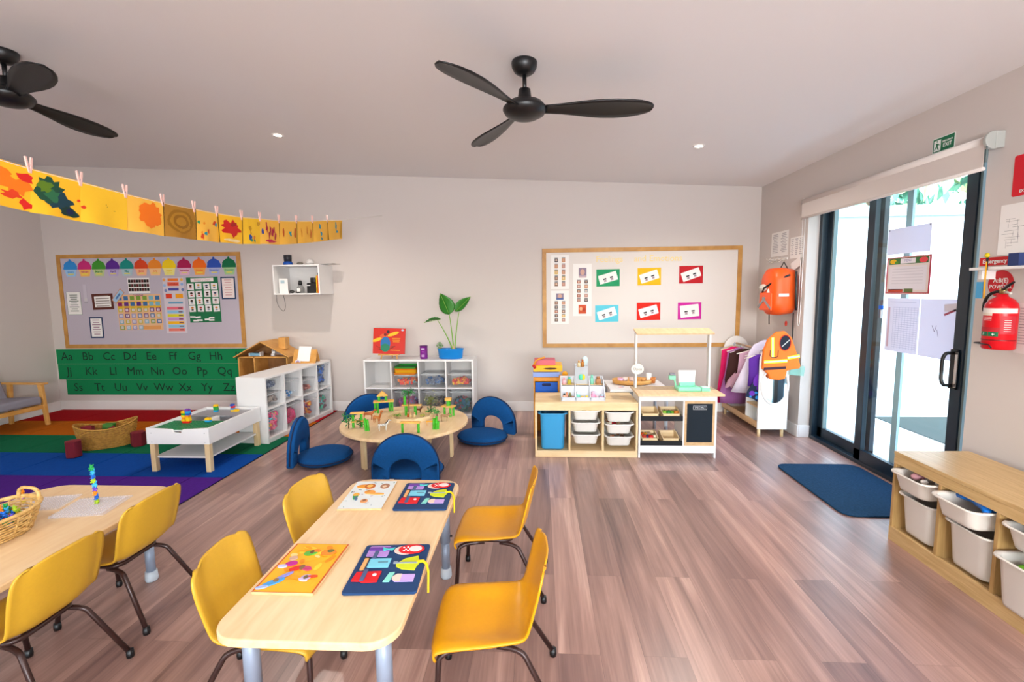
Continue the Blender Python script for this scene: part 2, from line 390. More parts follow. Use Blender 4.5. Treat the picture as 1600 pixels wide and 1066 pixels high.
mb.build('chain', bl); mb = MB(); mb.tube([(-.02, 5.02, zb)]+arc((-.02, 5.03, 1.2), (-.025, 5.04, 1.12), (-.03, 5.05, 1.2))+[(-.03, 5.05, zb)], .0025, M_white, 6)
mb.build('pull_cord', bl)

# ------------------------------------------------------------------ outside the glass
mb = MB(); mb.box(XF+.105, XF+.125, 3.95, 4.01, .035, zt-.03, mat('screen_frame', '#9fb0b6', .5)); mb.build('screen_stile', door)
M_conc = mat('outside_paving', '#cfd8dc', .9, noise=.04, nscale=6)
mb = MB(); mb.box(XR+.2, 14, -5, 5.9, -.14, -.03, M_conc); struct('ground_paving', mb)
M_render = mat('outside_render', '#e2ecf2', .9)
mb = MB(); mb.box(XR+.2, 12, 5.9, 6.1, -.03, 2.36, M_render); struct('exterior_wall', mb)
mb = MB(); mb.box(XR+.2, 12, 5.86, 6.14, 2.36, 2.48, mat('capping', '#aebfc6', .6)); struct('exterior_wall_capping', mb)
mb = MB(); mb.box(4.05, 12, -5, 5.9, -.06, -.02, mat('outside_gravel', '#39423f', .95, noise=.35, nscale=45)); struct('ground_gravel', mb)
mb = MB(); mb.box(XL-.4, XR+.4, YR-3.2, YR-.2, 2.75, 2.9, M_render); struct('exterior_sun_blocker', mb)  # unseen slab added to keep the sun from entering the rear openings
# trees over the courtyard wall
def tree(x, y, z, r, n, hexes, label, seed):
    rd = random.Random(seed); t = thing('tree', label, 'tree', (x, y, 0))
    mb = MB(); mb.tube([(0, 0, -.1), (.1, 0, z*.5), (.05, .1, z)], [.14, .1, .05], C('#5b4a3c', .9), 8); mb.build('trunk', t)
    mb = MB()
    for k in range(n):
        u = Vector((rd.gauss(0, 1), rd.gauss(0, 1), rd.gauss(0, 1))).normalized()*r*rd.uniform(.55, 1)
        c = Vector((u.x*1.25, u.y, z+u.z*.8)); q = Euler((rd.uniform(0, 6), rd.uniform(0, 6), rd.uniform(0, 6))).to_matrix().to_4x4()
        s_ = rd.uniform(.10, .2)
        mb.add([(-s_, 0, 0), (0, -s_*.4, 0), (s_, 0, 0), (0, s_*.4, .02)], [(0, 1, 2, 3)], C(rd.choice(hexes), .7), M=Matrix.Translation(c) @ q)
    o = mb.build('foliage', t); o['kind'] = 'stuff'
tree(5.4, 8.4, 3.4, 1.5, 900, ['#6fa58c', '#86b9a0', '#4f8a72', '#b8c98a'], 'teal green leafy tree above the courtyard wall beside the blind', 3)
tree(10.6, 9.6, 3.6, 1.7, 1000, ['#8fae7c', '#c9cf8c', '#5f9a7c', '#dfe3ad'], 'pale green tree above the courtyard wall nearest the fire extinguisher', 4)

# ================================================================== rugs and mats
def rainbow_rug():
    t = thing('rainbow_rug', 'large rainbow striped classroom rug of coloured squares in the reading corner', 'rug', (0, 0, 0))
    mb = MB(); mb.box(-6.50, -2.665, 3.17, 6.02, .001, .006, C('#15202a', .95)); mb.build('backing', t)
    rows = [(5.45, 6.02, '#a80c18', 'red'), (4.88, 5.45, '#b9600c', 'orange'), (4.31, 4.88, '#0f6644', 'green'), (3.74, 4.31, '#08469a', 'blue'), (3.17, 3.74, '#4a1f80', 'purple')]
    xs = [-6.5, -6.33, -5.77, -5.20, -4.645, -4.07, -3.51, -2.95, -2.665]
    for y0, y1, h, nm in rows:
        m = mat('rug_'+nm, h, .95, noise=.2, nscale=55, bump=.25, spec=.1); mb = MB()
        for a, b in zip(xs, xs[1:]): mb.box(a+.004, b-.004, y0+.004, y1-.004, .002, .010, m)
        mb.build(nm+'_stripe', t)
rainbow_rug()
mb = MB(); P = [(-.36, -.44), (.34, -.44), (.34, .44), (-.36, .44)]
M_mat = mat('doormat_pile', '#1f3d58', .97, noise=.5, nscale=70, bump=.6, spec=.1)
P = rrect(.68, .98, .09); mb.prism(P, 0, .012, M_mat)
o = mb.build('doormat', bevel=.004, M=T(2.395, 3.69, .002)); tag(o, 'dark navy pile doormat lying in front of the sliding glass door', 'doormat')

# ================================================================== activity tables and yellow chairs
def activity_table(label, x0, x1, y0, y1, z, r=.10, ix=.075, iy=.12):
    cx, cy = (x0+x1)/2, (y0+y1)/2; t = thing('activity_table', label, 'table', (cx, cy, 0), group='birch topped activity tables')
    mb = MB(); mb.prism(rrect(x1-x0, y1-y0, r, 8), z-.028, z, M_birch, smooth=False); mb.build('tabletop', t, bevel=.006, seg=3)
    for sx in (-1, 1):
        for sy in (-1, 1):
            px, py = sx*((x1-x0)/2-ix), sy*((y1-y0)/2-iy)
            mb = MB(); mb.tube([(px, py, z-.028), (px, py, .20)], .027, M_grey, 18); mb.tube([(px, py, .20), (px, py, .05)], .0225, M_grey, 18)
            mb.tube([(px-.03*sx, py, z-.03), (px-.03*sx, py, z-.05)], .04, M_blackm, 12)
            mb.tube([(px+.024, py, .235), (px+.038, py, .235)], .006, M_blackm, 8)
            l = mb.build('leg', t)
            mb = MB(); mb.lathe([(.0, 0), (.028, 0), (.031, .01), (.028, .055), (.0, .055)], mat('foot_cap_grey', '#b8c0c8', .5), 18, M=T(px, py, 0)); mb.build('foot_cap', l)
    return t
activity_table('long birch activity table laid with two puzzles and two felt busy boards', -1.04, -.44, 1.30, 2.55, .50)
activity_table('birch activity table carrying the basket of counting bears and clear peg boards', -2.74, -1.968, 1.05, 2.425, .50, .14, .155, .085)

def yellow_chair(M_yellow):
    t = thing('chair', None, 'chair', group='yellow moulded children chairs')
    prof = [(.184, .268), (.180, .300), (.160, .311), (.11, .312), (.04, .306), (-.03, .300), (-.09, .300), (-.135, .309), (-.168, .332), (-.188, .370), (-.202, .43), (-.216, .485), (-.229, .54), (-.239, .583), (-.243, .600)]
    wid = [.172, .182, .188, .188, .185, .182, .178, .175, .174, .177, .181, .184, .182, .170, .138]; _w = [.165, .172, .178, .178, .174, .170, .164, .158, .154, .156, .162, .166, .164, .152, .122]
    rise = [.0, .0, .006, .014, .024, .034, .042, .044, .040, .032, .028, .024, .02, .014, .008]
    G = []; NT = 15
    for k, (x, z) in enumerate(prof):
        row = []; xp, zp = prof[max(0, k-1)]; xn, zn = prof[min(len(prof)-1, k+1)]
        dx, dz = xn-xp, zn-zp; L = math.hypot(dx, dz); nx, nz = dz/L, -dx/L
        if k < 6 and nz < 0: nx, nz = -nx, -nz
        for j in range(NT):
            u = -1+2*j/(NT-1); e = abs(u)**3.2
            back_part = max(0, min(1, (k-6)/3))
            ox, oz = (0, rise[k]*e) if back_part == 0 else (e*(.034*back_part+.0), rise[k]*e*(1-back_part))
            yy = u*wid[k]
            if k == 0: x_ = x - .03*abs(u)**5
            elif k == 1: x_ = x - .012*abs(u)**5
            else: x_ = x
            z_ = z - (.022*abs(u)**4 if k == len(prof)-1 else (.006*abs(u)**4 if k == len(prof)-2 else 0))
            if j in (0, NT-1):      # rolled lip round the rim
                lp = .013; ox += -lp*back_part; oz += -lp*(1-back_part); yy *= 1.012
            row.append((x_+ox, yy, z_+oz))
        G.append(row)
    mb = MB(); mb.grid(G, M_yellow); mb.build('seat_shell', t, solid=.0075, sub=1)
    def legpath(s, front):
        if front: return arc((.03, s*.105, .268), (.155, s*.125, .268), (.158, s*.135, .24), 6)+[(.170, s*.165, .02)]
        return arc((-.05, s*.105, .268), (-.135, s*.12, .272), (-.152, s*.13, .245), 6)+[(-.275, s*.175, .02)]
    for s in (-1, 1):
        for fr in (1, 0):
            mb = MB(); mb.tube(legpath(s, fr), .0105, M_brown, 10); l = mb.build('leg', t)
            e = legpath(s, fr)[-1]
            mb = MB(); mb.lathe([(0, 0), (.014, 0), (.0155, .012), (.0135, .034), (0, .036)], M_black, 12, M=T(e[0], e[1], 0)); mb.build('rubber_foot', l)
    mb = MB(); P = [(x, y, .288) for x, y in rrect(.25, .24, .05, 5, cx=.01)]; mb.tube(P, .0105, M_brown, 10, closed=True); mb.build('seat_frame', t)
    return t
ch = yellow_chair(M_mustard); ca = yellow_chair(M_amber)
ch.location = (-.985, 2.245, 0); ch.rotation_euler = (0, 0, math.radians(-7)); ch['label'] = 'yellow chair pushed in on the far left of the puzzle table, beside the animal puzzle'
dup(ch, (-1.0, 1.665, 0), math.radians(4), 'yellow chair nearest the orange fairy puzzle, left side of its table')
ca.location = (-.215, 1.70, 0); ca.rotation_euler = (0, 0, math.radians(183)); ca['label'] = 'amber yellow chair pulled out nearest the camera, right of the busy boards'
dup(ca, (-.255, 2.42, 0), math.radians(178), 'amber yellow chair with brown tube legs behind the nearest right-hand chair')
dup(ch, (-2.085, 2.115, 0), math.radians(180), 'yellow chair seen from behind at the bear table, nearer the rainbow rug')
dup(ch, (-2.04, 1.625, 0), math.radians(181), 'yellow chair seen from behind at the bear table, nearest the wicker bear basket')

# ================================================================== round table with floor chairs
t = thing('round_table', 'low round birch table holding the wooden bamboo village and toy animals', 'table', (-1.262, 4.31, 0))
mb = MB(); mb.prism(circ(.585, 64), .322, .35, M_birch, smooth=False); mb.build('tabletop', t, bevel=.005)
for a in (228, 3, 142, 75):
    ca, sa = math.cos(math.radians(a)), math.sin(math.radians(a)); R_ = .43
    mb = MB(); mb.box(-.035, .035, -.014, .014, 0, .322, M_pinez, M=T(R_*ca, R_*sa, 0) @ RZ(math.radians(a)+PI/2)); mb.build('leg', t, bevel=.004)
def floor_chair():
    t = thing('floor_chair', None, 'floor chair', group='blue folding floor chairs')
    mb = MB(); pr = [(0, .004), (.20, .006), (.235, .02), (.243, .045), (.235, .068), (.20, .082), (.10, .088), (0, .088)]
    mb.lathe(pr, M_blue, 40, sx=1.08); s = mb.build('seat_cushion', t)
    mb = MB(); mb.tube([(.246*1.08*math.cos(2*PI*i/40), .246*math.sin(2*PI*i/40), .045) for i in range(40)], .006, M_bluepipe, 6, closed=True); mb.build('seat_piping', s)
    # arched back: wide horseshoe, open at the bottom
    n = 28; out = []; inn = []
    for i in range(n+1):
        a = PI*i/n; out.append((.272*math.cos(a)*(1 if True else 1), .10+.285*math.sin(a)**.92)); inn.append((.125*math.cos(a), .085+.10*math.sin(a)))
    poly = [(.272, .0)]+out+[(-.272, .0), (-.13, .0)]+list(reversed(inn))+[(.13, .0)]
    M = T(0, -.235, .03) @ RX(PI/2) @ RX(math.radians(-4))
    bm = bmesh.new(); fv = [bm.verts.new((x, y, 0)) for x, y in poly]; bm.faces.new(fv); bmesh.ops.triangulate(bm, faces=bm.faces)
    vs = [v.co.copy() for v in bm.verts]; fs = [[v.index for v in f.verts] for f in bm.faces]; bm.free()
    th = .032; N = len(vs); mb = MB()
    V = [(p.x, p.y, -th) for p in vs]+[(p.x, p.y, th) for p in vs]
    F = [f[::-1] for f in fs]+[[i+N for i in f] for f in fs]+[[i, (i+1) % N, N+(i+1) % N, N+i] for i in range(N)]
    mb.add(V, F, M_blue, False, M); b = mb.build('backrest', t, bevel=.016, seg=3)
    for p in b.data.polygons: p.use_smooth = True
    mb = MB(); mb.tube([M @ Vector((x*1.0, y, th*0)) for x, y in [(.274, .02)]+[(.2755*math.cos(PI*i/n), .10+.2885*math.sin(PI*i/n)**.92) for i in range(n+1)]+[(-.274, .02)]], .006, M_bluepipe, 6); mb.build('back_piping', b)
    mb = MB(); mb.box(-.12, -.085, -.278, -.272, .035, .065, M_paper); mb.build('care_label', s)
    return t
fc = floor_chair()
fc.location = (-1.09, 3.885, 0); fc['label'] = 'blue floor chair with its arched back towards the camera, before the round table'
fc.rotation_euler = (0, 0, math.radians(2))
dup(fc, (-2.0, 4.20, 0), math.radians(-78), 'blue floor chair seen side on, left of the round table by the storage shelf')
dup(fc, (-.60, 4.83, 0), math.radians(155), 'blue floor chair with open arch facing the camera, right of the round table')
dup(fc, (-1.80, 4.98, 0), math.radians(215), 'blue floor chair half hidden behind the round table and the cube shelf')

# ================================================================== cube shelves
def shelf_unit(label, W_, D_, H_, cols, loc, rz, name='cube_shelf'):
    """front faces local -y; origin at front left corner on the floor"""
    t = thing(name, label, 'shelf', loc, rz, group='white cube storage shelves'); e = .022
    for nm, a in (('side_panel', (0, e, 0, D_, 0, H_)), ('side_panel', (W_-e, W_, 0, D_, 0, H_)), ('top_panel', (e, W_-e, 0, D_, H_-e, H_)), ('bottom_panel', (e, W_-e, 0, D_, .03, .03+e))):
        mb = MB(); mb.box(*a, M_white); mb.build(nm, t, bevel=.0015)
    mb = MB(); mb.box(e, W_-e, .004, D_, H_/2+.002, H_/2+.018, M_white); mb.build('middle_shelf', t)
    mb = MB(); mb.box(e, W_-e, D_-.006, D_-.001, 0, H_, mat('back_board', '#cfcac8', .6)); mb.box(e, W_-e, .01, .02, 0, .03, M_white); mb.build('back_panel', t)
    for i in range(1, cols):
        x = W_*i/cols; mb = MB(); mb.box(x-.008, x+.008, .002, D_-.006, .052, H_-e, M_white); mb.build('divider', t)
    return t
CSX, CSY = -2.155, 5.66
shelf_unit('white cube shelf against the back wall holding the potted plant and picture book', 1.355, .34, .73, 4, (CSX, CSY, 0), 0)
SSX, SSY, SSR = -2.785, 4.615, PI/2-.085        # second unit stands square to the wall: front faces +x
shelf_unit('white cube shelf standing out from the back wall with the doll house on top', 1.30, .325, .69, 4, (SSX, SSY, .011), SSR)
mb = MB()
o = None
def clear_bin(label, w_, d_, h_, loc, rz, content, group, lid=True, n=46, sz=.03, name='storage_bin', fill=.75, tint=None):
    """transparent box with rim and lid, front at local -y, with its toys inside as loose stuff"""
    t = thing(name, label, 'storage bin', loc, rz, group=group)
    m = MB(); tp = .88; th = .0025
    b0 = rrect(w_*tp, d_*tp, .02, 3); b1 = rrect(w_, d_, .025, 3); N = len(b0); cm = tint or M_clear
    m.add([(x, y, .002) for x, y in b0]+[(x, y, h_) for x, y in b1], [tuple(range(N))]+[(i, (i+1) % N, N+(i+1) % N, N+i) for i in range(N)], cm)
    m.build('body', t)
    m = MB(); m.tube([(x, y, h_) for x, y in b1], .004, M_clearlid, 6, closed=True); m.build('rim', t)
    if lid:
        m = MB(); m.prism(rrect(w_+.008, d_+.008, .026, 3), h_+.003, h_+.011, M_clearlid); m.prism(rrect(w_*.8, d_*.8, .02, 3), h_+.011, h_+.016, M_clearlid); m.build('lid', t)
    rd = random.Random(hash(label) % 1000 if False else sum(map(ord, label))); m = MB()
    for k in range(int(n*1.9)):
        s = sz*1.2*rd.uniform(.6, 1.2); x = rd.uniform(-1, 1)*(w_*tp/2-s-.004); y = rd.uniform(-1, 1)*(d_*tp/2-s-.004); z = rd.uniform(.01+s, max(.02+s, h_*fill-s))
        if k % 3 == 0: y = -(d_*tp/2-s-.006)
        q = Euler((rd.uniform(0, 3), rd.uniform(0, 3), rd.uniform(0, 3))).to_matrix().to_4x4(); c = C(rd.choice(content), .5)
        if rd.random() < .5: m.box(-s*.6, s*.6, -s*.6, s*.6, -s*.35, s*.35, c, M=T(x, y, z) @ q)
        else: m.ell((x, y, z), (s*.6, s*.6, s*.5), c, 8, 5)
    c = m.build('toy_pieces', t); c['kind'] = 'stuff'
    return t
cw = 1.355/4
GB = 'clear toy bins in the cube shelf by the wall'
def cellx(i): return CSX+cw*(i+.5)
clear_bin('clear bin of orange and teal toys under the stacked coloured trays', .29, .30, .15, (cellx(1), CSY+.165, .386), 0, ['#f07a1c', '#e2451c', '#2e9aa5', '#d9262a', '#f0b52c'], GB, False)
clear_bin('clear lidded bin of grey and blue pieces, upper row of the cube shelf', .29, .30, .155, (cellx(2), CSY+.165, .386), 0, ['#4c566e', '#3c6ca8', '#6a7080', '#8a93a5'], GB)
clear_bin('clear lidded bin of red and yellow blocks, upper row right end', .29, .30, .155, (cellx(3), CSY+.165, .386), 0, ['#c8201c', '#f0a81c', '#e24a1a', '#a8182c', '#f2c02a'], GB)
clear_bin('clear deep bin of violet and pink toys, lower row behind the bamboo village', .29, .30, .27, (cellx(1), CSY+.165, .056), 0, ['#8d5c9e', '#a94f8c', '#7f87b8', '#c0578c'], GB, n=60, sz=.04)
clear_bin('clear deep bin with dark grey tangled toys, lower row under the blue pieces', .29, .30, .27, (cellx(2), CSY+.165, .056), 0, ['#4c4b4f', '#7b7f6a', '#55606c', '#93806a'], GB, n=60, sz=.04)
clear_bin('clear deep bin of teal and red toys, lower row right end', .29, .30, .27, (cellx(3), CSY+.165, .056), 0, ['#1e6a5c', '#2a6f8a', '#99262c', '#3c4a58'], GB, n=60, sz=.04)
for k, (h, nm) in enumerate((('#e8892a', 'orange'), ('#efb21f', 'yellow'), ('#f0c22c', 'pale yellow'), ('#e9781c', 'deep orange'), ('#3aa845', 'green'))):
    mb = MB(); z0 = .54+k*.019; a = rrect(.25, .26, .02, 3); b = rrect(.285-.004*k, .29, .025, 3); N = len(a)
    mb.add([(x, y, 0) for x, y in a]+[(x, y, .022) for x, y in b], [tuple(range(N-1, -1, -1))]+[(i, (i+1) % N, N+(i+1) % N, N+i) for i in range(N)], C(h, .4))
    o = mb.build('play_tray', solid=.002, M=T(cellx(1)+(.004 if k % 2 else -.004), CSY+.16, z0) @ RZ(.05*(k % 3-1)))
    tag(o, nm+' plastic tray in the stack of trays on the cube shelf'+(', topmost' if k == 4 else ', lowest' if k == 0 else ''), 'tray', 'coloured trays stacked on the cube shelf')

GS = 'clear toy bins in the shelf standing out from the wall'
cy = 1.30/4
def sc(i, o=-.163, z=0):
    u = cy*(i+.5); c_, s_ = math.cos(SSR), math.sin(SSR); return (SSX+u*c_+o*s_, SSY+u*s_-o*c_, z)
PK = ['#d6246a', '#e0506a', '#ef7a90', '#f0a81c', '#8fb4d8', '#2a90b8', '#3ab89a']
clear_bin('clear lidded box of blue grey pieces, near end of the upper shelf row', .29, .28, .115, sc(0, -.165, .545), SSR, ['#4a5a78', '#6a7a98', '#8a93a5', '#3c4a6c'], GS)
clear_bin('clear lidded box of brown flat pieces under the blue grey box', .29, .28, .12, sc(0, -.165, .382), SSR, ['#8a7a72', '#6a5c5c', '#a89a90'], GS)
clear_bin('clear box with pale blue toy, second column of the upper shelf row', .29, .30, .20, sc(1, -.165, .382), SSR, ['#5a9ed0', '#b8c8d8', '#3a80c0', '#d8dce2'], GS, False, n=20, fill=.45)
clear_bin('clear box with rusty red pieces, third column of the upper shelf row', .29, .30, .15, sc(2, -.165, .382), SSR, ['#a85a4c', '#c88a7a', '#8c4a40'], GS, n=26, fill=.5)
clear_bin('clear box with bright blue toys, far end of the upper shelf row', .29, .30, .26, sc(3, -.165, .382), SSR, ['#1c5cc0', '#2a78e0', '#3a4a68', '#6a88b0'], GS, False, n=40, fill=1.05)
clear_bin('big clear bin of yellow, pink and teal toys, near end of the bottom row', .30, .29, .27, sc(0, -.150, .066), SSR, PK, GS, False, n=70, sz=.055, fill=.95)
clear_bin('clear bin of magenta toys, second column of the bottom row', .29, .29, .25, sc(1, -.150, .066), SSR, ['#d0185c', '#b81450', '#e0407a', '#c82a6a'], GS, n=60, sz=.05, fill=.9)
clear_bin('clear bin of orange and purple toys, third column of the bottom row', .29, .29, .22, sc(2, -.150, .066), SSR, ['#f08a1c', '#5a3a7a', '#f0c02a', '#d8602a'], GS, False, n=50, sz=.05, fill=1.05)
clear_bin('clear bin with teal pieces, far end of the bottom row', .29, .29, .25, sc(3, -.150, .066), SSR, ['#2aa88a', '#5ac0a0', '#8a5a6a', '#7ac0c8'], GS, n=30, sz=.04, fill=.9)

# ================================================================== bin frames
def tub(w_, d_, h_, m, name='tub', label=None, loc=(0, 0, 0), rz=0, group=None, lip=.016, handle=False, parent_cat='storage tub', slope=.86):
    """tapered plastic tub, front at local -y; rim curves out into a lip"""
    r = min(.05, h_*.4); mb = MB(); rows = []
    for k, (f, z) in enumerate(((0, 0), (.72, 0), (.93, .004), (1.0, .03))): pass
    ring = []
    for sc_, z, rr in ((slope-.09, 0, .03), (slope-.02, .004, .04), (slope+.01, .02, .045), (.985, h_-.012, .045), (1.0, h_-.004, .045)):
        ring.append([(x, y, z) for x, y in rrect(w_*sc_, d_*sc_, rr*min(1, w_*sc_/.12), 4)])
    ring.append([(x, y, h_) for x, y in rrect(w_+lip*2, d_+lip*1.2, .05, 4)])
    ring.append([(x, y, h_-.008) for x, y in rrect(w_+lip*2.3, d_+lip*1.5, .052, 4)])
    N = len(ring[0]); V = [p for q in ring for p in q]; F = [tuple(range(N-1, -1, -1))]
    for a in range(len(ring)-1):
        for i in range(N): F.append((a*N+i, a*N+(i+1) % N, (a+1)*N+(i+1) % N, (a+1)*N+i))
    mb.add(V, F, m, True)
    o = mb.build(name, solid=-.0025, M=T(*loc) @ RZ(rz))
    if label: tag(o, label, parent_cat, group)
    return o
M_tub = mat('tub_white', '#e9e6e0', .38)
M_tub2 = mat('tub_cream', '#ddd5cc', .4)
# pine frame at the back
t = thing('bin_frame', 'pale pine bin frame with a blue tub and six white trays', 'storage frame', (-.045, 4.33, 0)); W_, D_, H_ = .945, .44, .52
mb = MB(); mb.box(-.0, W_, 0, D_, H_-.018, H_, M_pine); mb.box(0.0, W_, 0, .018, H_-.075, H_-.018, M_pine); mb.build('top_board', t, bevel=.002)
mb = MB(); mb.box(0, W_, 0, .018, 0, .062, M_pine); mb.box(.018, W_-.018, .018, D_, .045, .06, M_pine); mb.build('bottom_board', t, bevel=.002)
for x in (0, .31, .617, W_-.018): mb = MB(); mb.box(x, x+.018, .002, D_, .05, H_-.018, M_pinez); mb.build('upright', t, bevel=.0015)
G1 = 'white trays in the pine bin frame'
tub(.235, .38, .35, mat('tub_blue', '#3b9fd6', .38), 'storage_tub', 'large sky blue tub at the left of the pine bin frame', (-.045+.165, 4.33+.19, .066), 0, slope=.90)
for k, z in enumerate((.345, .232, .118)):
    for c_, x in enumerate((.4725, .777)):
        zz = z-(0.0 if c_ == 0 else .012)
        tub(.235, .37, .098, M_tub, 'storage_tray', ('top', 'middle', 'bottom')[k]+' white tray of the '+('middle column beside the blue tub' if c_ == 0 else 'column beside the play kitchen'), (-.045+x, 4.33+.185-(.01 if c_ else 0), zz), 0, G1, slope=.88)
def bits(label, cat, name, x, y, z, w_, d_, hexes, n=14, s=.025, group=None, seed=1, M0=I4):
    rd = random.Random(seed); m = MB()
    for k in range(n):
        r_ = s*rd.uniform(.6, 1.1); a, b = rd.uniform(-w_/2, w_/2), rd.uniform(-d_/2, d_/2); c = C(rd.choice(hexes), .5)
        if rd.random() < .5: m.ell((a, b, r_), (r_, r_*.8, r_*.7), c, 8, 5)
        else: m.box(-r_, r_, -r_*.6, r_*.6, -r_*.4, r_*.4, c, M=T(a, b, r_) @ Euler((rd.uniform(-.5, .5), rd.uniform(-.5, .5), rd.uniform(0, 3))).to_matrix().to_4x4())
    o = m.build(name, M=M0 @ T(x, y, z)); tag(o, label, cat, group, 'stuff'); return o
bits('brown and dark toys heaped in the top middle tray', 'toys', 'toy_pieces', .4275, 4.49, .405, .16, .22, ['#8a5a38', '#4a3a30', '#a88a60'], 14, .022, seed=3)
bits('red toys heaped in the trays by the play kitchen', 'toys', 'toy_pieces', .70, 4.46, .288, .12, .15, ['#b81c2a', '#c8a080', '#d8c8b0'], 8, .022, seed=4)
bits('brown toys heaped in the bottom tray by the play kitchen', 'toys', 'toy_pieces', .73, 4.46, .168, .14, .15, ['#a86a4a', '#c8a080', '#5a4030'], 10, .022, seed=5)
# oak frame on the right, front faces -x
BX, BY0 = 2.144, 2.93
t = thing('bin_frame', 'oak laminate bench frame with pull out tubs against the right wall', 'storage frame', (BX, BY0, 0), -PI/2); W_, D_, H_ = 1.0, .43, .56
mb = MB(); mb.box(0, W_, 0, D_, H_-.02, H_, M_oak); mb.build('top_board', t, bevel=.002)
mb = MB(); mb.box(0, W_, .002, .02, H_-.075, H_-.02, M_oak); mb.build('top_rail', t, bevel=.002)
mb = MB(); mb.box(0, W_, 0, .018, 0, .088, M_oak); mb.box(.02, W_-.02, .018, D_, .06, .078, M_oak); mb.build('bottom_board', t, bevel=.002)
for x in (0, .327, .654, W_-.02):
    mb = MB(); mb.box(x, x+.02, .003, D_, .05, H_-.02, M_oakz); up = mb.build('upright', t, bevel=.0015)
mb = MB(); mb.box(.02, W_-.02, D_-.008, D_-.002, 0, H_-.02, M_oakz); mb.build('back_board', t)
G2 = 'tubs in the oak bench frame'
for i in range(3):
    y = BY0-.1735-.327*i
    tub(.235, .34, .235, M_tub2, 'storage_tub', ('deep cream tub nearest the doormat, bottom row of the oak bench', 'deep cream tub under the tray with the blue toy', 'deep cream tub pulled open at the near end of the oak bench')[i], (BX+.175-(.0, .0, .05)[i], y, .082+(.012 if i < 2 else .0)), -PI/2, G2, slope=.88)
    tub(.235, .37, .105, M_tub2, 'storage_tray', ('shallow cream tray above the tub nearest the doormat', 'shallow cream tray holding the bright blue toy', 'shallow cream tray at the near end of the oak bench')[i], (BX+.165-(.03, .055, .0)[i], y, .360), -PI/2, G2, slope=.88)
bits('dusty pink toys in the tray nearest the doormat', 'toys', 'toy_pieces', BX+.12, BY0-.17, .425, .2, .16, ['#a8707a', '#7a3a40', '#c89098', '#e8e0d8'], 18, .03, seed=8)
mb = MB(); B5 = C('#1273d6', .35); mb.tube([(-.11, -.02, 0), (-.02, .0, .012), (.07, -.03, .012), (.12, -.07, .0)], [.012, .022, .026, .014], B5, 10); mb.ell((.03, .02, 0), (.075, .055, .02), B5); mb.ell((-.075, -.01, .004), (.03, .02, .016), B5)
tag(mb.build('plastic_toy', M=T(BX+.075, BY0-.49, .452) @ RZ(-PI/2)), 'bright blue plastic toy lying in the open bench tray', 'toy')
bits('grey cloth and small toys in the middle bench tray', 'toys', 'toy_pieces', BX+.17, BY0-.49, .42, .18, .16, ['#8a8a90', '#a8a8b0', '#6a7078'], 12, .03, seed=9)
bits('yellow green toys in the open deep tub of the bench', 'toys', 'toy_pieces', BX+.12, BY0-.83, .24, .2, .14, ['#c8c02a', '#8a7a70', '#6aa82a'], 14, .03, seed=10)

# ================================================================== play market stall and kitchen
KX, KY = .905, 4.33
t = thing('market_stall', 'white play kitchen counter with birch top, chalkboard door and canopy posts', 'play kitchen', (KX, KY, 0)); W_ = .70
for x in (0, W_-.018):
    mb = MB(); mb.box(x, x+.018, 0, .05, 0, .60, M_white); mb.box(x, x+.018, .05, .28, .06, .60, M_white); mb.box(x, x+.018, .23, .28, 0, .06, M_white); mb.build('side_panel', t, bevel=.002)
mb = MB(); mb.box(-.03, W_+.03, -.10, .28, .600, .618, M_birch); mb.build('countertop', t, bevel=.003)
mb = MB(); mb.box(.018, W_-.018, .0, .016, .535, .60, M_white); mb.build('top_rail', t)
mb = MB(); mb.box(.018, W_-.018, .0, .016, .05, .118, M_white); mb.build('bottom_rail', t)
mb = MB(); mb.box(.398, .412, .0, .27, .11, .54, M_white); mb.build('centre_panel', t)
for z in (.118, .35):
    mb = MB(); mb.box(.018, .398, .0, .27, z, z+.008, M_white); mb.box(.018, .398, -.003, .012, z, z+.042, C('#15171c', .6)); mb.build('display_shelf', t)
mb = MB(); mb.box(.412, .682, .0, .014, .118, .535, M_birchedge); d = mb.build('chalkboard_door', t, bevel=.002)
mb = MB(); mb.box(.433, .661, -.002, .0, .152, .512, C('#17212b', .75)); mb.build('slate', d)
mb = MB(); W5 = C('#d8dce0', .8); Mk = Matrix(((1, 0, 0, .547), (0, 0, -1, -.0028), (0, 1, 0, .475), (0, 0, 0, 1)))
mb.text('SPECIALS', .024, W5, M=Mk)
for a, b, w_, h_ in ((0, .017, .12, .0025), (0, -.017, .12, .0025), (-.06, 0, .0025, .034), (.06, 0, .0025, .034)): mb.rect(a, b, w_, h_, W5, 0, M=Mk)
mb.build('chalk_lettering', d)
for x in (.0, W_-.018):
    mb = MB(); mb.box(x, x+.018, .20, .26, .618, 1.145, M_white); mb.build('canopy_post', t, bevel=.002)
mb = MB(); mb.box(-.005, W_+.002, -.085, .085, 0, .014, M_birch, M=T(0, .205, 1.147) @ RX(.20)); mb.build('canopy_board', t, bevel=.002)
